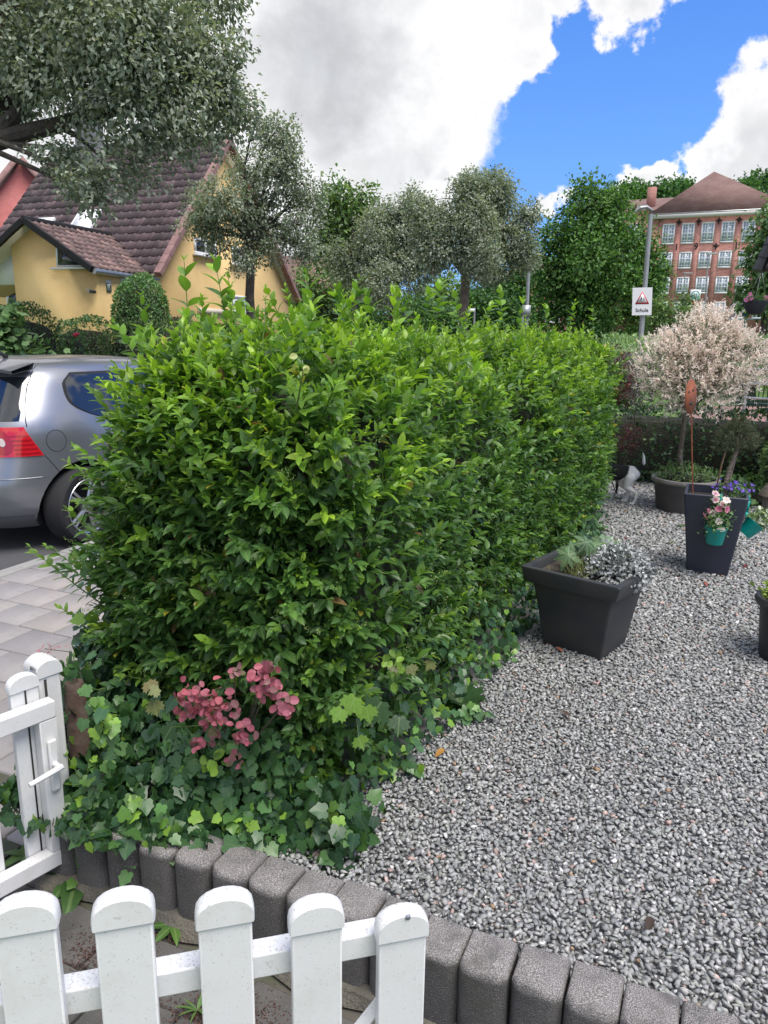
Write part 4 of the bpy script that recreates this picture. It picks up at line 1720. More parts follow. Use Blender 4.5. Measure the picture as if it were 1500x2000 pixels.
rn = norm(np.array([0.25, -0.97, 0.0]))
rax = np.array([-rn[1], rn[0], 0.0])
apx = onplane(40, 314, rb, rn)
re_ = onplane(120, 405, rb, rn)
sl_ = (apx[2] - re_[2]) / abs(np.dot(re_ - apx, rax))


def rp(s, z):
    return np.array([apx[0] + rax[0] * s, apx[1] + rax[1] * s, z])


red = thing('red_brick_house', rp(0, 0), 'red brick gabled house behind the yellow one at the left edge', 'house')
rw = 4.6
MB().prism([rp(-rw, -0.3), rp(rw, -0.3), rp(rw, apx[2] - sl_ * rw), rp(0, apx[2] - .05), rp(-rw, apx[2] - sl_ * rw)], -rn * 8).build('wall', m_redwall, red)
for s in (-1, 1):
    a, e = rp(0, apx[2]), rp(s * (rw + .3), apx[2] - sl_ * (rw + .3))
    d_ = (e - a) / np.linalg.norm(e - a)
    n_ = np.cross(d_, rn)
    n_ = n_ if n_[2] > 0 else -n_
    ro = MB().prism([a + rn * .2 + n_ * .02, e + rn * .2 + n_ * .02, e - rn * 8 + n_ * .02, a - rn * 8 + n_ * .02], n_ * 0.14).build('roof', m_tile, red)
    at = ro.data.attributes.new('col', 'FLOAT_COLOR', 'POINT')
    at.data.foreach_set('color', np.ones(len(ro.data.vertices) * 4, np.float32))
    MB().prism([a + rn * .22 + n_ * .0, e + rn * .22, e + rn * .22 + n_ * .18, a + rn * .22 + n_ * .18], rn * 0.05).build('verge', m_verge, red)

# ------------------------------------------------------------------ brick school
m_brick = mat('school_brick', (0.40, 0.185, 0.155), 0.9, (0.45, 0.225, 0.19), 0.9, bump=0.3, bs=6, bd=0.03)
nt = m_brick.node_tree
p_ = nt.nodes['Principled BSDF']
old = p_.inputs['Base Color'].links[0].from_socket
tcx = nt.nodes.new('ShaderNodeTexCoord')
mp = nt.nodes.new('ShaderNodeMapping')
mp.inputs['Rotation'].default_value = (math.pi / 2, 0, 0)
nt.links.new(tcx.outputs['Object'], mp.inputs[0])
br = nt.nodes.new('ShaderNodeTexBrick')
br.inputs['Scale'].default_value = 1.6
br.inputs['Color1'].default_value = (1, 1, 1, 1)
br.inputs['Color2'].default_value = (0.72, 0.72, 0.74, 1)
br.inputs['Mortar'].default_value = (1.1, 1.1, 1.05, 1)
br.inputs['Mortar Size'].default_value = 0.012
nt.links.new(mp.outputs[0], br.inputs['Vector'])
nt.links.new(cmix(nt, 1.0, old, br.outputs['Color'], 'MULTIPLY'), p_.inputs['Base Color'])
m_schoolroof = mat('school_roof_tile', (0.17, 0.095, 0.08), 0.85, (0.21, 0.13, 0.11), 1.0, bump=0.8, bs=5, bd=0.05)
m_stone_trim = mat('stone_cornice', (0.55, 0.53, 0.50), 0.8)
m_swin = mat('school_glass_sky_tint', (0.30, 0.38, 0.50), 0.06, (0.16, 0.22, 0.32), 0.6, spec=1.0)  # sky reflection put into the pale pane colour
S0 = np.array([31.7, 90.0, 0])
SA = norm(np.array([10.1, -4.6, 0.0]))
SF = np.array([SA[1], -SA[0], 0.0])        # outward
if SF[1] > 0:
    SF = -SF
cz_ = onplane(1275, 424, S0, SF)
S0 = np.array([cz_[0], cz_[1], 0])
SZ = cz_[2]


def scp(s, z, out=0.0):
    return np.array([S0[0] + SA[0] * s + SF[0] * out, S0[1] + SA[1] * s + SF[1] * out, z])


cols = [1305.5, 1344, 1383, 1421.5, 1461]
ssc = [np.dot(onplane(x, 456, S0, SF) - S0, SA) for x in cols]
stp = (ssc[-1] - ssc[0]) / 4
ssc = [ssc[0] + stp * i for i in range(6)]
SWID = ssc[5] + ssc[0]
zrow = [(456, 41), (508.5, 33), (557.5, 33), (606, 33)]
zz_ = [(onplane(1344, y, S0, SF)[2], abs(onplane(1344, y - h / 2, S0, SF)[2] - onplane(1344, y + h / 2, S0, SF)[2])) for y, h in zrow]
school = thing('brick_school', scp(0, float(terrain(S0[0], S0[1]))), 'four storey red brick school with hipped roof and white windows', 'school')
zg = float(terrain(S0[0], S0[1])) - 0.6
MB().prism([scp(0, zg), scp(SWID, zg), scp(SWID, SZ), scp(0, SZ)], -SF * 13).build('wall', m_brick, school)
# piers between the window columns and bands between storeys
for i in range(7):
    s = (ssc[0] - stp / 2) + stp * i
    MB().box(scp(s, (zg + SZ - 0.8) / 2, 0.03), (0.55, 0.10, SZ - 0.8 - zg), SA, SF).build('pier', m_brick, school)
MB().box(scp(0.35, (zg + SZ) / 2, 0.05), (0.7, 0.16, SZ - zg - 0.1), SA, SF).build('corner_pier', m_brick, school)
MB().box(scp(SWID / 2, SZ - 0.05, 0.15), (SWID + 0.8, 0.7, 0.42), SA, SF).build('cornice', m_stone_trim, school)
MB().box(scp(SWID / 2, SZ + 0.20, 0.25), (SWID + 1.2, 0.5, 0.16), SA, SF).build('gutter', m_zinc, school)
ww_ = stp * 0.66
for r, (z, h) in enumerate(zz_):
    for s in ssc:
        bars = [('v', 1 / 3, .07), ('v', 2 / 3, .07)] + [('h', k / (6 if r == 0 else 5), .06 if k != 3 else .14) for k in range(1, 6 if r == 0 else 5)]
        bars[0] = ('v', 0.28, .06)
        bars[1] = ('v', 0.72, .06)
        window_at(school, scp(s, z, 0.035), ww_, h, SA, SF, 0.17, (0.5,), bars, sill=False, glass=m_swin)
# wall anchors between the windows, numerals of the year
m_iron = mat('wrought_iron', (0.03, 0.022, 0.022), 0.8)


def anchor(s, z, name='wall_anchor'):
    b = MB()
    b.box(scp(s, z, 0.11), (0.10, 0.05, 0.75), SA, SF)
    b.prism([scp(s - 0.28, z + 0.02, 0.10), scp(s, z + 0.34, 0.10), scp(s + 0.28, z + 0.02, 0.10), scp(s, z - 0.24, 0.10)], SF * 0.04)
    b.box(scp(s, z + 0.05, 0.12), (0.7, 0.03, 0.10), SA, SF)
    b.build(name, m_iron, school)


ztop = onplane(1344, 434, S0, SF)[2]
znum = onplane(1344, 482.5, S0, SF)[2]
for i in range(4):
    anchor(ssc[i] + stp / 2, ztop)
for i, ch_ in enumerate(('1', '9', None, '1')):
    s = ssc[i] + stp / 2
    if ch_:
        text_mesh(ch_, 0.95, scp(s, znum, 0.10), SA, UP, SF, m_iron, 'numeral', school, 0.02, bold=0.02)
    else:
        anchor(s, znum)
# hipped roof
apx_ = onplane(1395, 335, scp(0, 0, -6.5), SF)
b = MB()
ec = [scp(-0.5, SZ + .22, .5), scp(SWID + .5, SZ + .22, .5), scp(SWID + .5, SZ + .22, -13.5), scp(-.5, SZ + .22, -13.5)]
b.add([*ec, apx_], [(0, 1, 4), (1, 2, 4), (2, 3, 4), (3, 0, 4), (3, 2, 1, 0)])
b.build('roof', m_schoolroof, school)
# lower wing to the left
wz = onplane(1250, 418, scp(0, 0, -7), SF)[2]
wr = onplane(1250, 392, scp(0, 0, -11), SF)[2]
MB().prism([scp(-9, zg, -5), scp(-0.02, zg, -5), scp(-0.02, wz, -5), scp(-9, wz, -5)], -SF * 10).build('wing_wall', m_brick, school)
b = MB()
b.add([scp(-9.4, wz, -4.6), scp(2.5, wz, -4.6), scp(2.5, wr, -10), scp(-9.4, wr, -10), scp(2.5, wz, -15), scp(-9.4, wz, -15)],
      [(0, 1, 2, 3), (3, 2, 4, 5)])
b.build('wing_roof', m_schoolroof, school)
cq = onplane(1272, 392, scp(0, 0, -6.5), SF)
MB().box((cq[0], cq[1], cq[2]), (1.0, 0.9, 3.0), SA, SF).build('chimney', m_brick, school)
for s in range(3):
    window_at(school, scp(-2.5 - s * stp, wz - 2.3, -4.96), ww_, 1.9, SA, SF, 0.13, (0.5,), [('h', .5, .1)], sill=False, glass=m_swin)

# ------------------------------------------------------------------ salmon house glimpsed between the trees, dark roof far left
m_salmon = mat('salmon_render', (0.50, 0.24, 0.19), 0.9, (0.44, 0.2, 0.16), 1)
sq = atd(1045, 610, 52)
sal = thing('salmon_house', (sq[0], sq[1], terrain(0, 52)), 'salmon pink house glimpsed between the trees behind the hedge', 'house')
sw = 3.4
zr_ = atd(1060, 520, 52)[2]
bb = float(terrain(0, 52)) - .4
MB().prism([(sq[0] - sw, 52, bb), (sq[0] + sw, 52, bb), (sq[0] + sw, 52, zr_ - 2), (sq[0], 52, zr_ + .6), (sq[0] - sw, 52, zr_ - 2)], (0, 8, 0)).build('wall', m_salmon, sal)
for s in (-1, 1):
    MB().prism([(sq[0] + s * (sw + .4), 51.6, zr_ - 2.2), (sq[0], 51.6, zr_ + .7), (sq[0], 60.4, zr_ + .7), (sq[0] + s * (sw + .4), 60.4, zr_ - 2.2)], (0, 0, .18)).build('roof', m_schoolroof, sal)
window_at(sal, np.array([sq[0] - 1.0, 51.98, zr_ - 3.0]), 1.0, 1.2, np.array([1., 0, 0]), np.array([0, -1., 0]), 0.08, (0.5,))
window_at(sal, np.array([sq[0] + 1.2, 51.98, zr_ - 3.0]), 1.0, 1.2, np.array([1., 0, 0]), np.array([0, -1., 0]), 0.08, (0.5,))
fq = atd(610, 560, 45)
far_h = thing('distant_house', (fq[0], fq[1], terrain(0, 45)), 'dark roofed house far behind the small street tree', 'house')
MB().box((fq[0], fq[1] + 3, 1.2), (6, 6, 4.6)).build('wall', m_soffit, far_h)
zq = atd(610, 540, 45)[2]
MB().prism([(fq[0] - 3.3, fq[1] - .4, 3.4), (fq[0] + 3.3, fq[1] - .4, 3.4), (fq[0] + 3.3, fq[1] + 3, zq + 1.2), (fq[0] - 3.3, fq[1] + 3, zq + 1.2)], (0, 0, .2)).build('roof', m_schoolroof, far_h)
MB().prism([(fq[0] - 3.3, fq[1] + 6.4, 3.4), (fq[0] + 3.3, fq[1] + 6.4, 3.4), (fq[0] + 3.3, fq[1] + 3.01, zq + 1.2), (fq[0] - 3.3, fq[1] + 3.01, zq + 1.2)], (0, 0, .2)).build('roof', m_schoolroof, far_h)
window_at(far_h, np.array([fq[0], fq[1] - .01, 2.2]), 1.0, 1.2, np.array([1., 0, 0]), np.array([0, -1., 0]), 0.08, (0.5,))
# ================================================================== trees and shrubs
m_bark = mat('bark', (0.085, 0.072, 0.06), 0.95, (0.05, 0.042, 0.036), 9, bump=1.0, bs=30, bd=0.03)
m_bark_pale = mat('pale_bark', (0.20, 0.165, 0.135), 0.95, (0.13, 0.105, 0.085), 9, bump=1.0, bs=30, bd=0.03)
m_tleaf = leaf_mat('tree_leaf', 0.5, 0.28, var=0.25, spec=0.35)
m_gleaf = leaf_mat('whitebeam_leaf', 0.6, 0.30, var=0.25, spec=0.3)

P_WHITE = [(0.205, 0.255, 0.195), (0.250, 0.300, 0.230), (0.298, 0.342, 0.268), (0.345, 0.382, 0.305), (0.150, 0.198, 0.145), (0.375, 0.39, 0.30)]
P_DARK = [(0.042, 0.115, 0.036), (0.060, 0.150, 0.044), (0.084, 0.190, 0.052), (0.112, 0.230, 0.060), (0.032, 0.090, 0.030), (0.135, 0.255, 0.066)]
P_LIGHT = [(0.110, 0.195, 0.075), (0.142, 0.240, 0.086), (0.182, 0.285, 0.100), (0.215, 0.320, 0.110), (0.088, 0.162, 0.062), (0.24, 0.34, 0.115)]
P_MID = [(0.076, 0.160, 0.060), (0.104, 0.200, 0.070), (0.132, 0.240, 0.082), (0.156, 0.265, 0.092), (0.060, 0.130, 0.050), (0.18, 0.29, 0.10)]
P_YEW = [(0.060, 0.110, 0.042), (0.084, 0.146, 0.052), (0.120, 0.190, 0.062), (0.155, 0.225, 0.070), (0.044, 0.088, 0.034), (0.18, 0.24, 0.076)]


P_MAPLE = [(0.055, 0.135, 0.038), (0.080, 0.180, 0.048), (0.112, 0.230, 0.058), (0.145, 0.275, 0.066), (0.040, 0.105, 0.032), (0.17, 0.30, 0.07)]


def crown_leaves(clumps, n_sprays, per, leaf, droop=0.3, spread=1.0, shell=0.5, spray_len=3.5, split=0):
    """sprays of leaves spread through the outer part of the clumps (c, rx, ry, rz)"""
    if split:
        sub = []
        for c in clumps:
            for _ in range(split):
                dd_ = rdir(1)[0]
                f = random.uniform(0.34, 0.52)
                rr_ = np.array(c[1:4])
                sub.append((np.array(c[0]) + dd_ * rr_ * (0.93 - f) * random.uniform(0.75, 1.0), *(rr_ * f)))
        clumps = sub
    tone = rng.normal(0, 0.55, len(clumps))
    vol = np.array([c[1] * c[2] * c[3] for c in clumps]) ** 0.72
    k = rng.choice(len(clumps), n_sprays, p=vol / vol.sum())
    C = np.array([c[0] for c in clumps])[k]
    S = np.array([c[1:4] for c in clumps])[k]
    d = rdir(n_sprays)
    r = (shell + (1 - shell) * rng.uniform(0, 1, n_sprays) ** 0.6)
    r = r * (1 + 0.07 * rng.standard_normal(n_sprays))
    base = C + d * S * r[:, None]
    od = norm(d / S + np.array([0, 0, -droop]) * 0.8 / S.mean() + rdir(n_sprays) * 0.7 / S.mean())
    t = rng.uniform(0, 1, (n_sprays, per))
    L = leaf * spray_len * rng.uniform(0.6, 1.3, n_sprays)
    pos = base[:, None] + od[:, None] * (t * L[:, None])[:, :, None] + rng.standard_normal((n_sprays, per, 3)) * leaf * 0.65
    ax = od[:, None] + rng.standard_normal((n_sprays, per, 3)) * 0.75 + np.array([0, 0, -droop])
    nr = np.array([0, 0, 1.0]) + 0.5 * d[:, None] + rng.standard_normal((n_sprays, per, 3)) * 0.5
    sz = leaf * rng.uniform(0.65, 1.25, (n_sprays, per))
    ci = np.clip(np.round(tone[k][:, None] + rng.normal(1.7, 0.7, (n_sprays, 1)) + rng.normal(0, 0.7, (n_sprays, per))), 0, 3).astype(int)
    x = rng.uniform(0, 1, (n_sprays, per))
    ci[x < 0.15] = 4
    ci[x > 0.94] = 5
    return frames(pos.reshape(-1, 3), ax.reshape(-1, 3), nr.reshape(-1, 3), sz.ravel()), ci.ravel(), base


def limb_path(a, e, sag=0.12, n=6):
    a, e = np.array(a, float), np.array(e, float)
    L = np.linalg.norm(e - a)
    off = np.random.standard_normal(3) * L * 0.07
    out = []
    for t in np.linspace(0, 1, n):
        q = a * (1 - t) + e * t + off * math.sin(math.pi * t) + np.array([0, 0, sag * L * math.sin(math.pi * t)])
        out.append(q)
    return out


def tree(name, label, base, fork_z, r0, clumps, n_sprays, per, leaf, pal, mtl, bark=m_bark, group=None, droop=0.3, singles=0, shell=0.5,
         tmpl=T_DIAM, lean=(0, 0), twigs=True, cat='tree', core=False, spray_len=2.2, split=7, every=1):
    base = np.array(base, float)
    t = thing(name, base, label, cat, group)
    b = MB()
    fork = np.array([base[0] + lean[0], base[1] + lean[1], fork_z])
    pts = [base + np.array([0, 0, -0.1])]
    for k in range(1, 6):
        s = k / 6
        pts.append(base * (1 - s) + fork * s + np.array([random.uniform(-.25, .25) * r0, random.uniform(-.25, .25) * r0, 0]))
    pts.append(fork)
    b.tube(pts, np.linspace(r0 * 1.15, r0 * 0.8, len(pts)), 12)
    tr = b.build('trunk', bark, t, smooth=True, fix=False)
    lb = MB()
    M, ci, sb = crown_leaves(clumps, n_sprays, per, leaf, droop, shell=shell, spray_len=spray_len, split=split)
    C = np.array([c[0] for c in clumps])
    for c in clumps[::every]:
        e = np.array(c[0]) + np.array([0, 0, c[3] * 0.2])
        path = limb_path(fork, e)
        rr = r0 * 0.55 * (0.6 + 0.4 * min(1.0, c[1] / 1.2))
        lb.tube(path, np.linspace(rr, rr * 0.25, len(path)), 7)
        if twigs:
            near = sb[np.linalg.norm((sb - C[list(map(id, clumps)).index(id(c))]) / np.array(c[1:4]), axis=1) < 1.1]
            if len(near):
                for q in near[rng.choice(len(near), min(14, len(near)), replace=False)]:
                    a = path[random.randint(3, len(path) - 1)]
                    lb.tube(limb_path(a, q, 0.05, 4), np.linspace(rr * 0.22, rr * 0.06, 4), 4, caps=False)
    lb.build('limbs', bark, t, smooth=True, fix=False)
    scatter(t, 'leaf', 'crown', tmpl, M, ci, pal, mtl, singles=singles)
    return t


def pclump(px, py, r, d, dz=1.0, dd=None):
    """clump whose outline shows at a pixel with a pixel radius"""
    q = atd(px, py, d)
    k = r * d / FPX
    return (q, k, dd * k if dd else k, k * dz)


# big whitebeam whose crown hangs in from the upper left
GRP = 'whitebeam street trees'
cl = [pclump(40, 30, 150, 11.5), pclump(200, 20, 170, 11.0), pclump(350, 70, 125, 11.2), pclump(290, 170, 130, 10.8), pclump(130, 160, 115, 11.0),
      pclump(400, 175, 95, 11.6), pclump(310, 250, 70, 10.9), pclump(225, 300, 62, 10.7), pclump(-80, -60, 240, 12.5),
      pclump(230, -140, 220, 12), pclump(390, -40, 110, 12), pclump(445, 190, 62, 11.8), pclump(410, 250, 50, 11.4), pclump(95, 310, 38, 10.8),
      pclump(-150, 160, 150, 12), pclump(150, 355, 42, 10.4), pclump(215, 370, 40, 10.5), pclump(20, 200, 55, 12.2), pclump(440, 90, 50, 11.4), pclump(50, 110, 90, 11.2), pclump(275, 335, 45, 10.8), pclump(180, 395, 34, 10.4), pclump(475, 225, 45, 11.8), pclump(345, 270, 48, 11), pclump(120, 300, 40, 10.8)]
tb = np.array([-6.75, 11.6, -0.02])
tree('whitebeam_tree', 'large grey-green whitebeam whose crown hangs in from the upper left', tb, 4.1, 0.2, cl, 11000, 7, 0.080, P_WHITE, m_gleaf, group=GRP,
     droop=0.5, singles=300, shell=0.30, tmpl=T_DIAM, every=3, twigs=False)
# its low limb, seen against the sky
big = [o for o in scene.objects if o.name == 'whitebeam_tree'][0]
b = MB()
for pl, r in (([(-260, 330), (-60, 290), (40, 262), (110, 245), (175, 222), (240, 215)], (0.16, 0.07)), ([(-40, 290), (20, 235), (55, 200), (80, 170)], (0.13, 0.06)),
              ([(-120, 300), (-20, 160), (10, 60), (20, -40)], (0.17, 0.1)), ([(110, 245), (150, 265), (190, 300)], (0.05, 0.02)), ([(240, 215), (290, 230), (330, 250)], (0.06, 0.03))):
    b.tube([atd(x, y, 11.2) for x, y in pl], np.linspace(r[0], r[1], len(pl)), 9)
b.build('low_limb', m_bark, big, smooth=True, fix=False)

# smaller whitebeam in front of the yellow gable
d = 18.0
cl = [pclump(545, 260, 50, d), pclump(530, 330, 75, d), pclump(590, 370, 55, d + .5), pclump(440, 400, 70, d - .6), pclump(510, 420, 85, d), pclump(590, 450, 48, d),
      pclump(400, 430, 42, d - .5), pclump(430, 470, 45, d - .3), pclump(555, 480, 42, d), pclump(470, 330, 45, d + .4), pclump(500, 480, 45, d + .6), pclump(500, 245, 34, d), pclump(385, 445, 40, d - .4), pclump(610, 400, 45, d + .3), pclump(600, 490, 34, d), pclump(470, 500, 36, d - .4), pclump(560, 310, 48, d), pclump(400, 400, 45, d)]
q = atd(491, 640, d)
tree('whitebeam_tree', 'young whitebeam street tree standing in front of the yellow gable', (q[0], q[1], -0.02), atd(489, 470, d)[2], 0.115, cl, 3200, 6, 0.078, P_WHITE, m_gleaf,
     group=GRP, droop=0.35, shell=0.3)
# pollarded whitebeam with a pale trunk
d = 16.5
cl = [pclump(900, 410, 80, d), pclump(960, 400, 75, d + .5), pclump(840, 440, 65, d), pclump(1000, 450, 62, d), pclump(930, 470, 85, d - .6), pclump(870, 480, 65, d - .4),
      pclump(1015, 500, 42, d), pclump(820, 400, 40, d), pclump(960, 370, 40, d), pclump(960, 520, 45, d + .5), pclump(1030, 420, 28, d), pclump(925, 375, 42, d)]
q = atd(905, 650, d)
tree('whitebeam_tree', 'round crowned whitebeam with pale forked trunk behind the hedge', (q[0], q[1], -0.02), atd(900, 540, d)[2], 0.115, cl, 7600, 6, 0.066, P_WHITE, m_gleaf,
     bark=m_bark_pale, group=GRP, droop=0.35, shell=0.3)
d = 24
cl = [pclump(720, 470, 70, d), pclump(790, 460, 70, d), pclump(760, 430, 55, d), pclump(690, 520, 60, d), pclump(810, 520, 60, d), pclump(750, 540, 75, d - .8), pclump(840, 490, 40, d), pclump(800, 395, 30, d), pclump(660, 500, 35, d)]
q = atd(768, 650, d)
tree('whitebeam_tree', 'pale whitebeam left of the one with the pale forked trunk', (q[0], q[1], -0.02), atd(768, 560, d)[2], 0.12, cl, 5200, 6, 0.09, P_WHITE, m_gleaf, group=GRP, droop=0.3, shell=0.3)
# light green trees further back
d = 36
cl = [pclump(660, 400, 42, d), pclump(690, 440, 50, d), pclump(640, 460, 45, d), pclump(720, 410, 36, d), pclump(740, 450, 40, d), pclump(665, 500, 60, d), pclump(655, 365, 20, d), pclump(705, 380, 22, d)]
q = atd(690, 620, d)
tree('ash_tree', 'tall open light green tree beyond the street trees', (q[0], q[1], terrain(0, d)), atd(690, 560, d)[2], 0.2, cl, 900, 6, 0.24, P_LIGHT, m_tleaf, shell=0.2, droop=0.1)
d = 44
cl = [pclump(600, 560, 40, d), pclump(660, 560, 55, d), pclump(720, 580, 50, d), pclump(620, 600, 45, d), pclump(570, 600, 40, d), pclump(800, 600, 55, d), pclump(860, 590, 60, d)]
q = atd(690, 640, d)
tree('shrubbery_tree', 'low light green bushy tree between the young whitebeam and the paler one', (q[0], q[1], terrain(0, d)), 1.5, 0.15, cl, 1300, 6, 0.26, P_LIGHT, m_tleaf, shell=0.3, droop=0.1)
# dark maple right of the middle
d = 40
cl = [pclump(1150, 420, 75, d), pclump(1200, 440, 70, d), pclump(1118, 475, 58, d), pclump(1170, 500, 95, d - 1.5), pclump(1235, 510, 55, d), pclump(1100, 540, 65, d), pclump(1240, 570, 62, d),
      pclump(1160, 580, 85, d - 1), pclump(1270, 545, 36, d), pclump(1140, 385, 38, d), pclump(1195, 395, 36, d), pclump(1090, 590, 55, d), pclump(1110, 632, 40, d), pclump(1180, 632, 45, d), pclump(1245, 625, 38, d), pclump(1050, 625, 36, d), pclump(1085, 470, 42, d), pclump(1078, 530, 48, d), pclump(1258, 480, 38, d), pclump(1262, 525, 42, d)]
q = atd(1165, 650, d)
tree('maple_tree', 'dense dark green round tree left of the street lamp', (q[0], q[1], terrain(0, d)), 2.6, 0.3, cl, 6000, 6, 0.20, P_MAPLE, m_tleaf, shell=0.45, droop=0.1, split=9)
d = 47
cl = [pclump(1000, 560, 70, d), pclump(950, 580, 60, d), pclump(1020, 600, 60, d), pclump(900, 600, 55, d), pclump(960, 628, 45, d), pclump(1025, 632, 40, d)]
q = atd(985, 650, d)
tree('dark_tree', 'dark green trees behind the pale forked trunk', (q[0], q[1], terrain(0, d)), 2.6, 0.25, cl, 900, 6, 0.32, P_DARK, m_tleaf, shell=0.4)
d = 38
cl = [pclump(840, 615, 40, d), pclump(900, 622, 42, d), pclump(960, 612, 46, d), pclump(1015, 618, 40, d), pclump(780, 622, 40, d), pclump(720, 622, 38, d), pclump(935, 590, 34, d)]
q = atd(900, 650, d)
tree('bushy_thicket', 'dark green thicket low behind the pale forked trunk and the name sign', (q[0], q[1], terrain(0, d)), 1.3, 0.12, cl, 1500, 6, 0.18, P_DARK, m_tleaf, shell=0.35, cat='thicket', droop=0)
# tree at the right edge
d = 26
cl = [pclump(1505, 470, 38, d), pclump(1492, 540, 42, d), pclump(1540, 500, 60, d), pclump(1466, 578, 30, d), pclump(1510, 590, 42, d), pclump(1545, 430, 45, d), pclump(1480, 505, 26, d), pclump(1500, 425, 22, d)]
q = atd(1488, 660, d)
tree('willow_tree', 'loose mid green tree at the right edge before the school', (q[0], q[1], terrain(0, d)), atd(1488, 620, d)[2], 0.14, cl, 1100, 6, 0.19, P_MID, m_tleaf, shell=0.3, droop=0.5)
# wood on the hill behind the school
HILL = {1180: 'leftmost dark tree of the wood on the hill, above the dense round tree', 1205: 'second dark tree from the left in the wood on the hill',
        1225: 'third dark tree from the left in the wood on the hill', 1250: 'dark hill tree just left of the school chimney', 1272: 'dark hill tree directly behind the school chimney',
        1300: 'dark hill tree just right of the school chimney', 1322: 'dark hill tree second to the right of the school chimney', 1340: 'dark hill tree touching the left slope of the school roof',
        1448: 'small dark hill tree touching the right slope of the school roof', 1470: 'dark hill tree right of the school roof', 1495: 'large dark hill tree at the right edge of the picture'}
for i, (x, y, r) in enumerate([(1225, 388, 14), (1250, 384, 16), (1272, 392, 15), (1300, 382, 17), (1322, 380, 15), (1340, 372, 14), (1205, 400, 15), (1470, 368, 20), (1495, 365, 24), (1448, 378, 12), (1180, 400, 16)]):
    d = 140 + 6 * (i % 3)
    q = atd(x, y, d)
    k = d / FPX
    clp = [(q + np.array([random.uniform(-.6, .6) * r * k, 0, random.uniform(-.5, .5) * r * k]), r * k * .7, r * k * .7, r * k * .8) for _ in range(4)]
    tree('hill_tree', HILL[x], (q[0], q[1], terrain(0, d)), q[2] - r * k * 1.2, 0.25, clp, 170, 5, 0.75, P_DARK, m_tleaf,
         group=['hill trees left of the school roof', 'hill trees right of the school roof'][int(x > 1400)], twigs=False, droop=-0.2, shell=0.3)


# ------------------------------------------------------------------ clipped hedges and shrubs across the street
def box_shrub(name, label, P0, P1, wdt, z0, z1, n, leaf, pal, cat='hedge', group=None, rounded=4.0, tmpl=T_DIAM):
    P0, P1 = np.array([*P0, 0.0]), np.array([*P1, 0.0])
    a = P1 - P0
    L = np.linalg.norm(a)
    a = a / L
    s = np.array([a[1], -a[0], 0])
    t = thing(name, (*((P0 + P1) / 2)[:2], z0), label, cat, group)
    d = rdir(n)
    k = 1 / ((np.abs(d) ** rounded).sum(1) ** (1 / rounded))
    q = d * (k * rng.uniform(0.88, 1.03, n))[:, None]
    hz = (z1 - z0) / 2
    bump = 1 + 0.05 * np.sin(q[:, 0] * L * 2.2 + q[:, 2] * 3) + 0.04 * np.sin(q[:, 0] * L * 5.1)
    pos = (P0 + P1) / 2 + a * (q[:, :1] * L / 2) + s * (q[:, 1:2] * wdt / 2 * bump[:, None])
    pos[:, 2] = z0 + hz + q[:, 2] * hz * (1 + 0.05 * np.sin(q[:, 0] * L * 3.3))
    nn = a * d[:, :1] + s * d[:, 1:2] + np.array([0, 0, 1.0]) * d[:, 2:3]
    ax = norm(nn * 0.6 + np.array([0, 0, .4]) + rdir(n) * 0.8)
    M = frames(pos, ax, norm(nn + np.array([0, 0, .6]) + rdir(n) * .5), leaf * rng.uniform(.6, 1.3, n))
    scatter(t, 'leaf', 'foliage', tmpl, M, rng.choice(6, n, p=[.25, .25, .18, .1, .17, .05]), pal, m_tleaf)
    loops = []
    for u in np.linspace(-0.93, 0.93, 14):
        f = max(0.05, (1 - abs(u) ** rounded)) ** (1 / rounded)
        e = 2 / rounded
        w = wdt / 2 * 0.72 * f
        loops.append([tuple((P0 + P1) / 2 + a * u * L / 2 * 0.88 + s * w * math.copysign(abs(math.cos(v)) ** e, math.cos(v))
                            + np.array([0, 0, z0 + hz + hz * .76 * f * math.copysign(abs(math.sin(v)) ** e, math.sin(v))]))
                      for v in np.linspace(0.05, 2 * math.pi + .05, 16, endpoint=False)])
    MB().loft(loops).build('branch_core', m_core, t, smooth=True, fix=False)  # one solid dark core added inside the leaves, in place of branches
    return t


def gxy(px, d):
    q = atd(px, 640, d)
    return (q[0], q[1])


box_shrub('clipped_hedge', 'dark clipped hedge behind the car roof at the left', gxy(-60, 12.5), gxy(112, 13.5), 0.9, 0, 1.98, 5200, 0.06, P_YEW, group='clipped hedges across the street')
box_shrub('clipped_hedge', 'low bright green clipped hedge below the floodlight', gxy(112, 15.0), gxy(215, 16.0), 0.8, 0, 1.83, 3200, 0.065, P_MID, group='clipped hedges across the street')
box_shrub('clipped_hedge', 'olive clipped hedge below the round bush and wooden fence', gxy(205, 14.0), gxy(430, 16.5), 0.9, 0, 1.80, 6500, 0.06, P_YEW, group='clipped hedges across the street')
box_shrub('round_bush', 'round bright green clipped bush against the yellow wall', gxy(222, 16.6), gxy(332, 16.8), 1.25, 0.9, 2.78, 7000, 0.065, [tuple(1.25 * c for c in x) for x in P_MID], 'bush', rounded=2.1)
t = box_shrub('rose_bush', 'rose bush with one red bloom between the clipped hedges', gxy(132, 12.6), gxy(168, 12.7), 0.5, 0, 1.62, 900, 0.06, P_MID, 'bush', rounded=2.2)
for (x, y) in ((150, 652), (146, 654)):
    q = atd(x, y, 12.25)
    MB().ball(q, 0.035, 1, jit=.2).build('bloom', mat('rose_red', (0.5, 0.02, 0.05), 0.5), t, smooth=True)
t = thing('maple_shrub', (*gxy(10, 10.8), 0), 'broad leaved shrub at the left edge above the car', 'bush')
cl = [pclump(-10, 640, 40, 10.8), pclump(0, 675, 36, 10.8), pclump(-60, 650, 60, 10.9), pclump(5, 610, 22, 10.8), pclump(85, 690, 12, 10.2)]
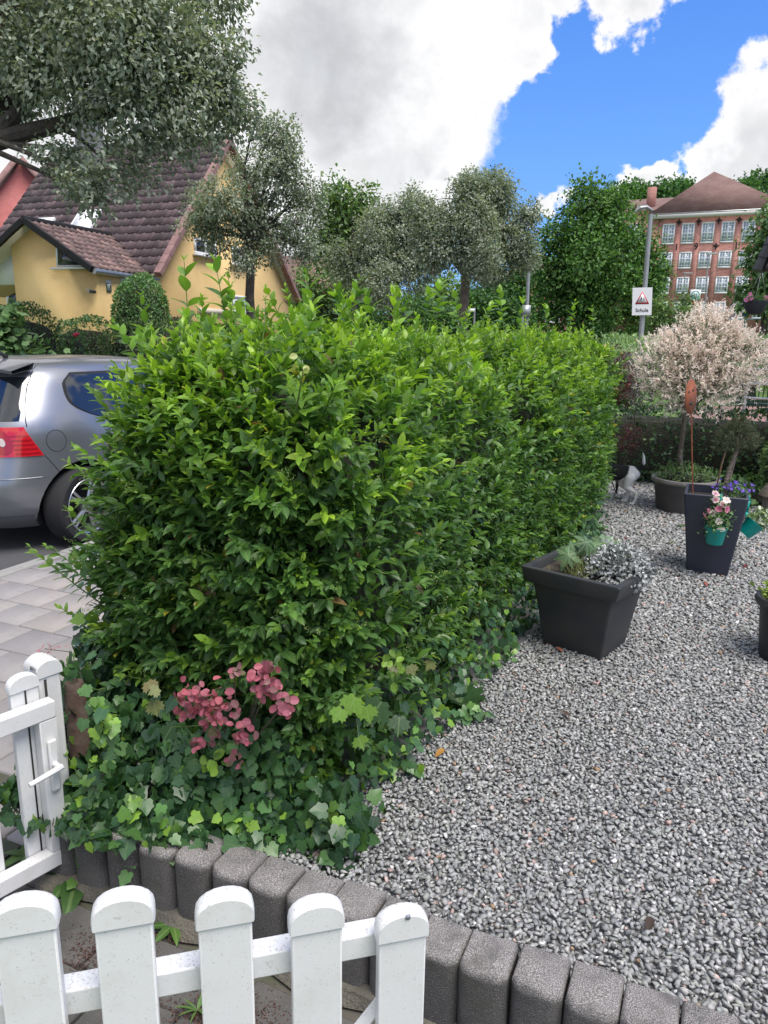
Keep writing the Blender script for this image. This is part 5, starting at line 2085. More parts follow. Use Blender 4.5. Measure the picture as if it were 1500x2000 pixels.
M, ci, _ = crown_leaves(cl, 260, 5, 0.10, 0.6, shell=0.3, spray_len=1.0)
scatter(t, 'leaf', 'foliage', T_MAPLE, M, ci, P_MID, m_tleaf)
b = MB()
for c in cl:
    b.tube(limb_path((*gxy(0, 10.8), -.1), c[0]), np.linspace(.02, .006, 6), 5)
b.build('stems', m_bark, t, fix=False)
# brown wooden fence by the gable
wf = thing('board_fence', (*gxy(430, 16.5), 0), 'dark brown wooden board fence before the yellow gable', 'fence')
m_board = mat('brown_board', (0.055, 0.028, 0.02), 0.8, (0.075, 0.04, 0.028), 12)
a, e = np.array(gxy(338, 16.9)), np.array(gxy(520, 20.5))
n = 34
for i in range(n):
    q = a + (e - a) * i / n
    dv = norm(np.array([*(e - a), 0]))
    top = 1.92 if i < 6 else 1.82
    MB().box((q[0], q[1], top / 2), (np.linalg.norm(e - a) / n * .93, 0.022, top + 0.012 * math.sin(i * 2.2)), dv, np.array([dv[1], -dv[0], 0])).build('board', m_board, wf)
# ================================================================== parked car
m_paint = mat('silver_paint', (0.30, 0.31, 0.335), 0.34, metal=0.75, coat=0.6)
m_carglass = mat('car_glass', (0.012, 0.016, 0.022), 0.03, spec=1.0, coat=0.5)
m_rubber = mat('tyre_rubber', (0.022, 0.022, 0.024), 0.85, bump=0.4, bs=120)
m_alloy = mat('alloy_rim', (0.55, 0.55, 0.56), 0.3, metal=0.9)
m_seam = mat('panel_gap', (0.012, 0.012, 0.013), 0.8)
m_red = mat('tail_red', (0.55, 0.012, 0.022), 0.12, coat=0.8, spec=0.6)
m_redd = mat('tail_dark_red', (0.36, 0.008, 0.016), 0.15, coat=0.8)
m_lens = mat('clear_lens', (0.62, 0.52, 0.52), 0.1, metal=0.4, coat=1.0)
m_blackp = mat('car_black_plastic', (0.03, 0.03, 0.032), 0.5)

CT = np.array([  # z, rear x, front x, half width, roundness
    (0.19, 0.14, 4.06, 0.78, 4.2), (0.25, 0.06, 4.15, 0.835, 4.2), (0.34, 0.02, 4.19, 0.865, 4.2), (0.46, 0.00, 4.20, 0.878, 4.2),
    (0.56, 0.00, 4.20, 0.882, 4.2), (0.66, 0.03, 4.17, 0.882, 4.2), (0.74, 0.055, 4.08, 0.880, 4.2), (0.82, 0.07, 3.90, 0.872, 4.2),
    (0.90, 0.085, 3.60, 0.860, 4.2), (0.97, 0.105, 3.30, 0.842, 4.2), (1.04, 0.14, 3.08, 0.815, 4.2), (1.12, 0.19, 2.92, 0.782, 4.2),
    (1.20, 0.245, 2.76, 0.748, 4.2), (1.28, 0.30, 2.58, 0.712, 4.2), (1.35, 0.35, 2.40, 0.675, 4.2), (1.40, 0.40, 2.24, 0.635, 4.0),
    (1.435, 0.48, 2.08, 0.585, 3.6), (1.46, 0.62, 1.92, 0.50, 3.2), (1.475, 0.80, 1.74, 0.38, 3.0), (1.482, 1.0, 1.5, 0.20, 2.6)])


def ct(z):
    return [np.interp(z, CT[:, 0], CT[:, k]) for k in range(1, 5)]


def csurf(phi, z, off=0.0):
    xr, xf, w, n = ct(z)
    cx, a = (xr + xf) / 2, (xf - xr) / 2
    c, s = math.cos(phi), math.sin(phi)
    ww = w + off
    aa = a + off
    return (cx + aa * math.copysign(abs(c) ** (2 / n), c), ww * math.copysign(abs(s) ** (2 / n), s), z)


def phi_x(x, z, side=-1):
    xr, xf, w, n = ct(z)
    cx, a = (xr + xf) / 2, (xf - xr) / 2
    k = max(-1, min(1, (x - cx) / a))
    return side * math.acos(math.copysign(abs(k) ** (n / 2), k))


def phi_y(y, z):
    """on the rear"""
    xr, xf, w, n = ct(z)
    k = max(-1, min(1, y / w))
    return math.pi - math.asin(math.copysign(abs(k) ** (n / 2), k)) if y >= 0 else -math.pi + math.asin(abs(k) ** (n / 2))


car_o = np.array([-3.45, 5.60])
CRZ = math.atan2(SD[1], SD[0])
car = thing('parked_car', (car_o[0], car_o[1], -0.10), 'silver grey hatchback parked at the kerb beyond the hedge', 'car', rz=CRZ)
zs = np.concatenate([np.linspace(0.19, 0.34, 5), np.linspace(0.38, 1.36, 28), [1.38, 1.40, 1.418, 1.435, 1.448, 1.46, 1.468, 1.475, 1.479, 1.482]])
phis = np.linspace(-math.pi, math.pi, 112, endpoint=False)
# denser near the corners
loops = [[csurf(p, z) for p in phis] for z in zs]
body = MB().loft(loops)
bob = body.build('body', m_paint, car, local=True, smooth=True, sharp=60)
bob.data.materials.append(m_blackp)
# wheel arches cut out of the body
cut = MB()
for x in (0.67, 3.25):
    for s in (-1, 1):
        cut.tube([(x, s * 0.62, 0.315), (x, s * 1.1, 0.315)], 0.375, 40)
cme = new_mesh('cut', np.array(cut.v), cut.f)
cme.materials.append(m_paint)
cme.materials.append(m_blackp)
for p in cme.polygons:
    p.material_index = 1
co = bpy.data.objects.new('cut', cme)
scene.collection.objects.link(co)
bmc = bmesh.new()
bmc.from_mesh(cme)
bmesh.ops.recalc_face_normals(bmc, faces=bmc.faces)
bmc.to_mesh(cme)
bmc.free()
md = bob.modifiers.new('arch', 'BOOLEAN')
md.operation = 'DIFFERENCE'
md.solver = 'EXACT'
md.object = co
co.matrix_basis = WM[car.name]
bpy.context.view_layer.update()
dg = bpy.context.evaluated_depsgraph_get()
nm = bpy.data.meshes.new_from_object(bob.evaluated_get(dg))
bob.modifiers.clear()
bob.data = nm
nm.shade_smooth()
nm.set_sharp_from_angle(angle=R_(45))
bpy.data.objects.remove(co)


def patch(fn, nu, nv, name, mtl, parent, off=0.004):
    """fn(s,t)->(phi,z)"""
    V, F = [], []
    for i in range(nu + 1):
        for j in range(nv + 1):
            ph, z = fn(i / nu, j / nv)
            V.append(csurf(ph, z, off))
    for i in range(nu):
        for j in range(nv):
            a = i * (nv + 1) + j
            F.append((a, a + 1, a + nv + 2, a + nv + 1))
    return MB().add(V, F).build(name, mtl, parent, local=True, smooth=True, sharp=80)


def seam(pts, name='panel_gap', r=0.0028, mtl=m_seam):
    MB().tube([csurf(p, z, 0.0) for p, z in pts], r, 5).build(name, mtl, bob, local=True)


for sd in (-1, 1):
    # quarter window: straight top, rounded rear lower corner
    def qw(s, t, sd=sd):
        z = 1.005 + (1.355 - 1.005) * t
        xr_ = 0.68 + 0.06 * (t - 0.55) ** 2 * 4 + (0.20 * max(0, 1 - t / 0.45) ** 2) + 0.05 * max(0, (t - 0.85) / 0.15)
        xf_ = 1.63 + 0.06 * t
        return phi_x(xr_ + (xf_ - xr_) * s, z, sd), z

    def dw(s, t, sd=sd):
        z = 1.0 + 0.355 * t
        return phi_x(1.72 + 0.05 * t + (2.86 - 0.62 * t - 1.72 - .05 * t) * s, z, sd), z

    def surround(s, t, sd=sd, f=qw):
        return f(-0.025 + 1.05 * s, -0.05 + 1.1 * t, sd)
    patch(surround, 24, 14, 'window_seal', m_seam, car, 0.002)
    patch(qw, 24, 14, 'quarter_window', m_carglass, car, 0.0045)
    patch(dw, 16, 8, 'door_window', m_carglass, car, 0.004)
    # tail light wrapping round the corner, with a round lamp in it
    def tl(s, t, sd=sd):
        z = 0.765 + (0.985 - 0.765) * t
        p0 = phi_y(sd * 0.40, z)
        p1 = -sd * (-2.35 - 0.132 * t)
        if sd < 0:
            return p0 + (p1 - p0) * s, z
        return p0 + (p1 - p0) * s, z
    L = patch(tl, 24, 10, 'tail_light', m_red, car, 0.006)
    for k in range(5):
        def band(s, t, sd=sd, k=k):
            return tl(0.60 + 0.38 * s, 0.08 + 0.15 * k + 0.05 * t, sd)
        patch(band, 12, 1, 'lens_rib', m_redd, L, 0.008)

    def disc(s, t, sd=sd, r=0.34):
        a = 2 * math.pi * s
        return tl(0.42 + r * 0.55 * t * math.cos(a), 0.50 + r * 1.2 * t * math.sin(a), sd)
    patch(disc, 24, 3, 'round_lamp', m_redd, L, 0.009)
    patch(lambda s, t, sd=sd: disc(s, t, sd, 0.12), 16, 2, 'reverse_lamp', m_lens, L, 0.012)
    # seams: bumper, rear quarter, door
    seam([(phi_x(0.37 + 0.09 * k / 6, 0.765 - 0.14 * k / 6, sd), 0.765 - 0.14 * k / 6) for k in range(7)])
    seam([(phi_x(1.68, z, sd), z) for z in np.linspace(0.3, 1.0, 10)])
# fuel flap on the right
pts = []
for k in range(33):
    a = 2 * math.pi * k / 32
    z = 0.865 + 0.082 * math.sin(a)
    pts.append((phi_x(0.47 + 0.075 * math.cos(a), z, -1), z))
seam(pts, 'fuel_flap_gap', 0.0022)
# rear window, hatch line, bumper lines, spoiler
patch(lambda s, t: (lambda e: (e + (2 * math.pi - 2 * e) * s, 1.03 + 0.315 * t))(2.53 - .075 * t), 26, 10, 'rear_window', m_carglass, car, 0.005)
for sd in (-1, 1):
    seam([(-sd * (-2.455 - 0.02 * math.sin((z - 1.0) * 9) + max(0, z - 1.28) * .5), z) for z in np.linspace(0.985, 1.44, 16)], r=.004)
for z in (0.60,):
    seam([((-math.pi + 0.0 + (phi_x(0.36, z, -1) + math.pi) * s), z) for s in np.linspace(-1, 1, 40)], 'bumper_crease', 0.004, m_paint)
patch(lambda s, t: ((-math.pi + (phi_x(0.30, 0.25, -1) + math.pi) * (2 * s - 1)), 0.195 + 0.11 * t), 40, 3, 'bumper_skirt', mat('grey_plastic', (0.13, 0.13, 0.135), 0.5), car, 0.004)
sb_ = MB()
for s_ in range(13):
    y = -0.56 + 1.12 * s_ / 12
    k = 1 - abs(y / 0.75) ** 4
    sb_.add([(0.52, y, 1.452 * 1.0), (0.30, y, 1.425 - .03 * (y / .56) ** 2), (0.31, y, 1.40 - .03 * (y / .56) ** 2), (0.50, y, 1.40)], [])
for s_ in range(12):
    for k in range(4):
        a = s_ * 4
        sb_.f.append([a + k, a + (k + 1) % 4, a + 4 + (k + 1) % 4, a + 4 + k])
sb_.build('spoiler', m_paint, car, local=True, smooth=True)
MB().tube([(0.75, 0, 1.475), (0.63, 0, 1.56)], [0.02, 0.006], 8).build('aerial', m_blackp, car, local=True)
MB().box((0.03, 0, 0.50), (0.03, 0.5, 0.11)).build('number_plate', m_whitewood, car, local=True)
# windscreen and headlights (on the far side of the hedge)
patch(lambda s, t: (lambda z: (-0.9 + 1.8 * s, z))(1.02 + 0.34 * t), 20, 8, 'windscreen', m_carglass, car, 0.004)
for sd in (-1, 1):
    patch(lambda s, t, sd=sd: (sd * (0.35 + 0.55 * s), 0.66 + 0.10 * t), 8, 4, 'headlight', m_lens, car, 0.005)
    MB().ball((2.62, sd * 0.95, 1.02), 0.1, 2, (0.6, 1, 0.7)).build('wing_mirror', m_paint, car, local=True, smooth=True)
    seam([(phi_x(1.72 + 0.02 * k, 0.80, sd), 0.80) for k in range(9)], 'door_handle', 0.012, m_paint)


def wheel(x, sd):
    c = Matrix.Translation((x, sd * 0.775, 0.315)) @ Matrix.Rotation(sd * -math.pi / 2, 4, 'X')
    w = thing_part('wheel', car)
    t = MB()
    prof = [(0.218, -0.09), (0.245, -0.105), (0.285, -0.108), (0.308, -0.09), (0.315, -0.05), (0.315, 0.05), (0.308, 0.082), (0.288, 0.098), (0.25, 0.095), (0.222, 0.08), (0.214, 0.0), (0.218, -0.09)]
    t.lathe(prof, 48, close=False, M=c)
    ty = t.build('tyre', m_rubber, w, local=True, smooth=True)
    g = MB()
    for gx_ in (-0.035, 0.0, 0.035):
        g.lathe([(0.3155, gx_ - 0.004), (0.3165, gx_ - 0.002), (0.3165, gx_ + 0.002), (0.3155, gx_ + 0.004)], 48, close=False, M=c)
    r = MB()
    r.lathe([(0.221, 0.082), (0.226, 0.088), (0.222, 0.092), (0.212, 0.086), (0.205, 0.05), (0.203, -0.08)], 48, close=False, M=c)
    rim = r.build('rim', m_alloy, w, local=True, smooth=True)
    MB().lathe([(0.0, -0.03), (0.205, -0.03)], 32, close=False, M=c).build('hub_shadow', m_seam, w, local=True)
    for k in range(5):
        for dlt in (-0.115, 0.115):
            a = 2 * math.pi * k / 5 + dlt
            a2 = 2 * math.pi * k / 5 + dlt * 0.9
            p0 = c @ Vector((0.045 * math.cos(a2), 0.045 * math.sin(a2), 0.062))
            p1 = c @ Vector((0.212 * math.cos(a), 0.212 * math.sin(a), 0.078))
            MB().tube([p0, (p0 + p1) / 2, p1], [0.016, 0.014, 0.014], 6).build('spoke', m_alloy, w, local=True, smooth=True)
    MB().lathe([(0.0, 0.085), (0.05, 0.08), (0.062, 0.06), (0.062, 0.0)], 20, close=False, M=c).build('hub', m_alloy, w, local=True, smooth=True)


def thing_part(name, parent):
    o = bpy.data.objects.new(name, None)
    o.empty_display_size = 0.05
    return link(o, parent, True)


for x in (0.67, 3.25):
    for sd in (-1, 1):
        wheel(x, sd)
# ================================================================== planters and what grows in them
m_anth = mat('anthracite_plastic', (0.030, 0.032, 0.038), 0.55, (0.045, 0.044, 0.042), 6, bump=0.25, bs=160, bd=0.002, stain=(0.06, 0.052, 0.042), sts=3, stlo=.6, sthi=.85)
m_navy = mat('blue_grey_plastic', (0.028, 0.033, 0.055), 0.5, (0.04, 0.044, 0.06), 4, bump=0.2, bs=160, bd=0.002)
m_tub = mat('grey_tub', (0.075, 0.070, 0.070), 0.7, (0.10, 0.092, 0.088), 5, bump=0.3, bs=120)
m_tubrim = mat('faded_tub_rim', (0.22, 0.205, 0.19), 0.8, (0.16, 0.15, 0.14), 8)
m_teal = mat('teal_enamel', (0.0, 0.29, 0.25), 0.35, (0.0, 0.25, 0.215), 8)
GR = GZ0 + 0.004


def sq_loop(c, s, z, rz, r=0.012):
    """square loop with small rounded corners"""
    L = []
    h = s / 2
    for k in range(4):
        a0 = math.pi / 2 * k
        cx, cy = [(h - r, h - r), (-h + r, h - r), (-h + r, -h + r), (h - r, -h + r)][k]
        for j in range(4):
            a = a0 + math.pi / 2 * j / 3
            x, y = cx + r * math.cos(a), cy + r * math.sin(a)
            L.append((c[0] + x * math.cos(rz) - y * math.sin(rz), c[1] + x * math.sin(rz) + y * math.cos(rz), z))
    return L


# --- square planter with a deep rim
pb = [onz(1085, 1265, GR), onz(1172, 1288, GR), onz(1222, 1250, GR)]
e1 = pb[2] - pb[1]
yaw = math.atan2(e1[1], e1[0])
fr = pb[1]
dg1 = np.array([math.cos(yaw), math.sin(yaw)])
dg2 = np.array([-dg1[1], dg1[0]])
side_b, side_t = 0.285, 0.455
ctr = fr[:2] + (dg1 + dg2) * side_b / 2
ztop = None
fc = ctr - (dg1 + dg2) * side_t * 1.06 / 2
vv = ray(1166, 1149)
ztop = EYE + vv[2] * (fc[1] / vv[1])
planter = thing('square_planter', (ctr[0], ctr[1], GZ0), 'square anthracite planter with wide rim standing on the gravel near the hedge', 'planter')
zr0 = ztop - 0.075
MB().loft([sq_loop(ctr, side_b, GZ0 - .03, yaw), sq_loop(ctr, side_b + (side_t * .87 - side_b) * .5, (GZ0 + zr0) / 2, yaw), sq_loop(ctr, side_t * 0.87, zr0 + .01, yaw)]).build('body', m_anth, planter, smooth=True, sharp=40)
b = MB()
b.loft([sq_loop(ctr, side_t * .975, zr0, yaw), sq_loop(ctr, side_t * 1.06, ztop - .006, yaw), sq_loop(ctr, side_t * 1.05, ztop, yaw), sq_loop(ctr, side_t * 0.93, ztop, yaw),
        sq_loop(ctr, side_t * 0.92, ztop - .006, yaw), sq_loop(ctr, side_t * 0.87, zr0 + .0, yaw)], caps=False)
b.f.append(list(range(16))[::-1])
b.build('rim', m_anth, planter, smooth=True, sharp=40)
MB().add(sq_loop(ctr, side_t * 0.895, zr0 + 0.035, yaw), [list(range(16))]).build('soil', m_soil, planter)
PC = np.array([ctr[0], ctr[1], ztop])

m_hell = leaf_mat('hellebore_leaf', 0.45, 0.25, rib=0.4, var=.15, ribcol=(0.35, 0.45, 0.28))
# hellebore: fans of pointed leaflets
hel = thing('hellebore', PC + np.array([0.03, 0.06, -0.05]), 'pale green hellebore with fans of leaflets growing in the square planter', 'plant')
pos, ax, nn, sz, ci = [], [], [], [], []
stm = MB()
for k, (x, y, r) in enumerate([(1150, 1072, .085), (1180, 1060, .08), (1120, 1075, .08), (1160, 1092, .09), (1195, 1072, .08), (1205, 1085, .075), (1135, 1092, .08), (1170, 1074, .085), (1110, 1085, .075), (1188, 1092, .08), (1145, 1060, .07)]):
    c = atd(x, y, PC[1] + random.uniform(-0.05, 0.14))
    up = norm(np.array([random.uniform(-.3, .2), -0.85, 0.75]))
    a = np.cross(up, (0, 1, 0.2))
    a /= np.linalg.norm(a)
    bb_ = np.cross(up, a)
    stm.tube([PC + np.array([0.02, 0.05, -0.06]), (PC + c) / 2 + np.array([0, 0.02, 0.0]), c], [.004, .003, .002], 5)
    for j in range(7):
        w = 2 * math.pi * j / 7 + k
        pos.append(c)
        ax.append(a * math.cos(w) + bb_ * math.sin(w) - up * 0.25)
        nn.append(up + np.random.standard_normal(3) * .12)
        sz.append(r * random.uniform(.85, 1.15))
        ci.append(k % 4)
scatter(hel, 'leaf', 'foliage', leaf_template(5, .2, .2, .3), frames(np.array(pos), np.array(ax), np.array(nn), np.array(sz)), np.array(ci),
        [(0.13, 0.22, 0.10), (0.17, 0.27, 0.14), (0.10, 0.18, 0.085), (0.22, 0.33, 0.09)], m_hell, singles=60, smooth=True)
stm.build('stems', m_greenstem, hel, smooth=True, fix=False)
# grass tuft
gt = thing('grass_tuft', PC + np.array([-0.09, -0.06, -0.05]), 'tuft of pale thin grass in the left half of the square planter', 'grass')
b = MB()
for k in range(60):
    q = PC + np.array([-0.09 + random.gauss(0, .035), -0.05 + random.gauss(0, .03), -0.045])
    e = q + np.array([random.gauss(0, .05), random.gauss(0, .04), random.uniform(.04, .13)])
    b.tube([q, (q + e) / 2 + np.array([0, 0, .015]), e], [.0016, .0013, .0004], 3, caps=False)
b.build('blades', mat('dry_grass', (0.22, 0.25, 0.09), 0.7), gt, fix=False)
# grey stonecrop
def tuft_plant(name, label, cat, c, rx, ry, rz, n, leaf, pal, mtl, tmpl=T_ROUND, per=6, droop=0, core=None, shell=.5):
    t = thing(name, c, label, cat)
    M, ci, _ = crown_leaves([(np.array(c) + np.array([0, 0, rz * .5]), rx, ry, rz)], n, per, leaf, droop, shell=shell, spray_len=2)
    M = M[M[:, 2, 3] > c[2] - rz * .4]
    ci = ci[:len(M)]
    scatter(t, 'leaf', 'foliage', tmpl, M, ci, pal, mtl)
    MB().ball((c[0], c[1], c[2] + rz * .3), min(rx, ry) * .7, 2, (1, 1, .8 * rz / min(rx, ry)), .1).build('stems', m_core, t, smooth=True)
    return t


m_sed = leaf_mat('stonecrop_leaf', 0.7, 0.05, var=.2, spec=.2)
q = atd(1203, 1128, PC[1] - 0.04)
tuft_plant('stonecrop', 'grey stonecrop cushion spilling over the rim of the square planter', 'plant', q, 0.135, 0.14, 0.085, 700, 0.016,
           [(0.34, 0.36, 0.36), (0.40, 0.415, 0.415), (0.28, 0.30, 0.30), (0.46, 0.47, 0.47), (0.22, 0.235, 0.235), (0.5, 0.51, 0.51)], m_sed)

# --- tall tapered planter
tb_ = [onz(1342, 1114, GR), onz(1412, 1123, GR)]
ev = tb_[1] - tb_[0]
tyaw = math.atan2(ev[1], ev[0])
t1 = np.array([math.cos(tyaw), math.sin(tyaw)])
t2 = np.array([-t1[1], t1[0]])
tsb, tst = 0.232, 0.365
tctr = tb_[0][:2] + t1 * tsb / 2 + t2 * tsb / 2
fc = tctr - t2 * tst / 2
vv = ray(1386, 969)
tz = EYE + vv[2] * (fc[1] / vv[1])
tall_p = thing('tall_planter', (tctr[0], tctr[1], GZ0), 'tall tapered blue-grey square planter with two teal pots hanging on it', 'planter')
b = MB()
b.loft([sq_loop(tctr, tsb, GZ0 - .03, tyaw), sq_loop(tctr, tst, tz - .004, tyaw), sq_loop(tctr, tst - .006, tz, tyaw), sq_loop(tctr, tst - .034, tz, tyaw), sq_loop(tctr, tst - .045, tz - .07, tyaw)], caps=False)
b.f.append(list(range(16))[::-1])
b.build('body', m_navy, tall_p, smooth=True, sharp=40)
MB().add(sq_loop(tctr, tst - .045, tz - .05, tyaw), [list(range(16))]).build('soil', m_soil, tall_p)
TC = np.array([tctr[0], tctr[1], tz])
T1 = np.array([*t1, 0.0])
T2 = np.array([*t2, 0.0])

# rusty garden stake: thin rod with a tilted oval disc
m_rust = mat('rusted_steel', (0.30, 0.095, 0.045), 0.9, (0.20, 0.06, 0.035), 25, bump=0.4, bs=120)
stake = thing('rusty_stake', TC + T1 * -.11 - T2 * .02 + np.array([0, 0, -.05]), 'rusty metal garden stake with oval face disc in the tall planter', 'garden stake')
s0, s1 = atd(1355, 972, TC[1]), atd(1350, 800, TC[1])
MB().tube([s0 + np.array([0, 0, -.05]), s1], 0.0045, 8).build('rod', m_rust, stake, smooth=True)
sc_ = atd(1348.5, 775, TC[1])
dn_ = norm(np.array([0.72, -0.70, 0.05]))
da = norm(np.cross(dn_, (0, 0, 1.0)))
db = np.cross(dn_, da)
tilt = 0.18
long_ax = norm(np.array([-0.18, 0, 1.0]))
long_ax = norm(long_ax - dn_ * np.dot(long_ax, dn_))
sh_ax = np.cross(dn_, long_ax)
el = [sc_ + long_ax * 0.105 * math.cos(w) + sh_ax * 0.085 * math.sin(w) for w in np.linspace(0, 2 * math.pi, 28, endpoint=False)]
dsk = MB().prism(el, dn_ * 0.004).build('disc', m_rust, stake)
for (u, v, r) in ((0.035, -.03, .012), (0.035, .03, .012), (-0.04, 0.0, .02)):
    c = sc_ + long_ax * u + sh_ax * v + dn_ * 0.0045
    MB().prism([c + long_ax * r * .6 * math.cos(w) + sh_ax * r * math.sin(w) for w in np.linspace(0, 2 * math.pi, 12, endpoint=False)], dn_ * .001).build('cut_out', m_black, dsk)

# mountain pine trained as a standard
m_needle = leaf_mat('pine_needle', 0.6, 0.1, var=.25)
pine = thing('pine_standard', TC + T1 * .05 + np.array([0, 0, -.05]), 'small pine on bare twin stems in the tall planter', 'pine')
b = MB()
b.tube([TC + T1 * .03 + np.array([0, 0, -.06]), atd(1425, 915, TC[1]), atd(1438, 880, TC[1]), atd(1440, 855, TC[1])], [.013, .012, .011, .008], 8)
b.tube([TC + T1 * .05 + np.array([0, .01, -.06]), atd(1429, 918, TC[1] + .02), atd(1442, 875, TC[1] + .02), atd(1448, 850, TC[1])], [.010, .010, .009, .006], 8)
b.build('trunk', m_bark_pale, pine, smooth=True, fix=False)
MB().tube([TC + T1 * -.01 + np.array([0, 0, -.06]), atd(1410, 905, TC[1]), atd(1418, 880, TC[1])], [.005, .005, .004], 6).build('cane', mat('cane', (0.25, 0.15, 0.09), .8), pine, fix=False)
pcs = [pclump(1440, 850, 34, TC[1], .85), pclump(1412, 868, 16, TC[1], .8), pclump(1465, 862, 18, TC[1], .8), pclump(1440, 832, 20, TC[1])]
ncl, _, bs_ = crown_leaves(pcs, 420, 1, 0.02, 0, shell=.3)
pos, ax = [], []
for q in bs_:
    o_ = norm(q - pcs[0][0] + np.random.standard_normal(3) * .03)
    for _ in range(16):
        pos.append(q)
        ax.append(o_ + np.random.standard_normal(3) * .55)
pos, ax = np.array(pos), np.array(ax)
scatter(pine, 'needle', 'needles', (T_NARROW[0] * np.array([.35, 1, 1]), T_NARROW[1], T_NARROW[2]), frames(pos, ax, rdir(len(pos)), rng.uniform(.022, .04, len(pos))),
        rng.choice(4, len(pos), p=[.4, .3, .2, .1]), [(0.05, 0.07, 0.032), (0.075, 0.095, 0.045), (0.10, 0.115, 0.06), (0.16, 0.13, 0.085)], m_needle)

# flowers helper: five-petalled blossoms
T_PETAL = fan_template([(0, 0), (0.3, 0.35), (0.42, 0.7), (0.25, 0.97), (0, 0.9)], (0, .55), .1, .12)
m_petal = leaf_mat('petal', 0.6, 0.35, var=.05, spec=.2)


def blossoms(parent, centres, up, size, pal, name='blossom'):
    cache = {}
    for c in centres:
        k = random.randrange(len(pal))
        u = norm(np.array(up) + np.random.standard_normal(3) * .35)
        a = norm(np.cross(u, np.random.standard_normal(3)))
        bb2 = np.cross(u, a)
        Ms, cols_ = [], []
        for j in range(5):
            w = 2 * math.pi * j / 5
            d_ = a * math.cos(w) + bb2 * math.sin(w)
            Ms.append(frames(np.array([c]), np.array([d_ + u * .25]), np.array([u]), np.array([size * random.uniform(.85, 1.1)]))[0])
        V, F, UV = merge(T_PETAL, np.array(Ms))
        inner, outer = np.array(pal[k][0]), np.array(pal[k][1])
        r = np.tile(np.linalg.norm(T_PETAL[0][:, :2], axis=1), 5)[:, None]
        col = inner + (outer - inner) * np.clip(r * 1.15, 0, 1)
        mobj(name, new_mesh(name, V, F, col, UV, True), m_petal, parent)


# hanging teal pots
def hang_pot(label, c, axis, r, h, strap):
    p = thing('hanging_pot', c, label, 'pot', 'teal hanging pots')
    q = Vector(norm(np.array(axis))).to_track_quat('Z', 'Y').to_matrix().to_4x4()
    Mx = Matrix.Translation(Vector([float(v) for v in c])) @ q
    b = MB()
    b.lathe([(0.0, -h / 2), (r * .74, -h / 2), (r * .76, -h / 2 + .003), (r * .97, h / 2 - .012), (r * .99, h / 2 - .010), (r * 1.03, h / 2 - .006), (r * 1.03, h / 2), (r * .97, h / 2), (r * .93, h / 2 - .015), (0.0, h / 2 - .02)], 32, close=False, M=Mx)
    b.build('pot', m_teal, p, smooth=True)
    b = MB()
    for i in range(len(strap) - 1):
        a_, e_ = np.array(strap[i]), np.array(strap[i + 1])
        dd_ = norm(e_ - a_)
        sx = norm(np.cross(dd_, (0.1, 1, 0.05)))
        b.box((a_ + e_) / 2, (0.02, np.linalg.norm(e_ - a_) * 1.02, 0.003), sx, dd_, np.cross(sx, dd_))
    b.build('hook', m_teal, p)
    return p


ff = TC - T2 * (tst / 2 + .02)
pc1 = onplane(1397, 1045, tctr.tolist() + [0] if False else np.array([*(tctr - t2 * (tst / 2 + .035)), 0]), T2)
topf = onplane(1408, 968, np.array([*(tctr - t2 * tst / 2), 0]), T2)
hang_pot('teal pot with striped petunias on the front of the tall planter', pc1, (0, -.05, 1), 0.064, 0.105,
         [pc1 + T2 * .05 + np.array([0, 0, .05]), topf - T2 * .004 + np.array([0, 0, -.05]), topf - T2 * .004 + np.array([0, 0, .0]), topf + np.array([0, 0, .008]), topf + T2 * .02 + np.array([0, 0, .006])])
m_pfol = leaf_mat('petunia_leaf', 0.6, .25, var=.2)
pet = thing('petunia', pc1 + np.array([0, 0, .04]), 'pink and white striped petunias growing from the front teal pot', 'flower')
M, ci, _ = crown_leaves([(pc1 + np.array([0, -.005, .085]), .062, .045, .075), (pc1 + np.array([0.01, 0, .16]), .04, .03, .05)], 130, 4, .022, .2, shell=.3, spray_len=1.5)
scatter(pet, 'leaf', 'foliage', T_FARLEAF, M, ci, P_MID, m_pfol)
PINKW = [((0.45, 0.03, 0.16), (0.85, 0.72, 0.72)), ((0.85, 0.6, 0.62), (0.88, 0.82, 0.78)), ((0.5, 0.05, 0.2), (0.78, 0.3, 0.45))]
cs = [onplane(x, y, np.array([*(tctr - t2 * (tst / 2 + .07 + random.uniform(-.02, .02))), 0]), T2) for x, y in
      ((1397, 965), (1418, 978), (1403, 994), (1419, 995), (1393, 1003), (1404, 1018), (1376, 1009), (1398, 977), (1412, 985), (1409, 1035), (1386, 1000))]
blossoms(pet, cs, (-0.1, -0.8, .5), 0.026, PINKW)

pc2 = atd(1464, 1032, TC[1] - .02)
ax2 = norm(np.array([0.62, -0.1, .75]))
h0 = TC + T1 * (tst / 2) + T2 * .03
hang_pot('tilted teal pot with white flowers on the side of the tall planter', pc2, ax2, 0.060, 0.10,
         [pc2 + np.array([-.02, 0, .05]), atd(1458, 1000, TC[1]), atd(1463, 978, TC[1]), atd(1460, 968, TC[1]), atd(1452, 966, TC[1])])
wf_ = thing('white_flowers', pc2 + ax2 * .05, 'white flowers growing from the tilted teal pot', 'flower')
M, ci, _ = crown_leaves([(pc2 + ax2 * .085, .065, .05, .05)], 110, 4, .02, .1, shell=.3, spray_len=1.5)
scatter(wf_, 'leaf', 'foliage', T_FARLEAF, M, ci, P_LIGHT, m_pfol)
blossoms(wf_, [pc2 + ax2 * .11 + np.random.standard_normal(3) * np.array([.04, .03, .03]) for _ in range(22)], (0.4, -.6, .6), 0.016, [((0.8, 0.78, 0.5), (0.85, 0.85, 0.82)), ((0.82, 0.82, 0.75), (0.88, 0.88, 0.86))])
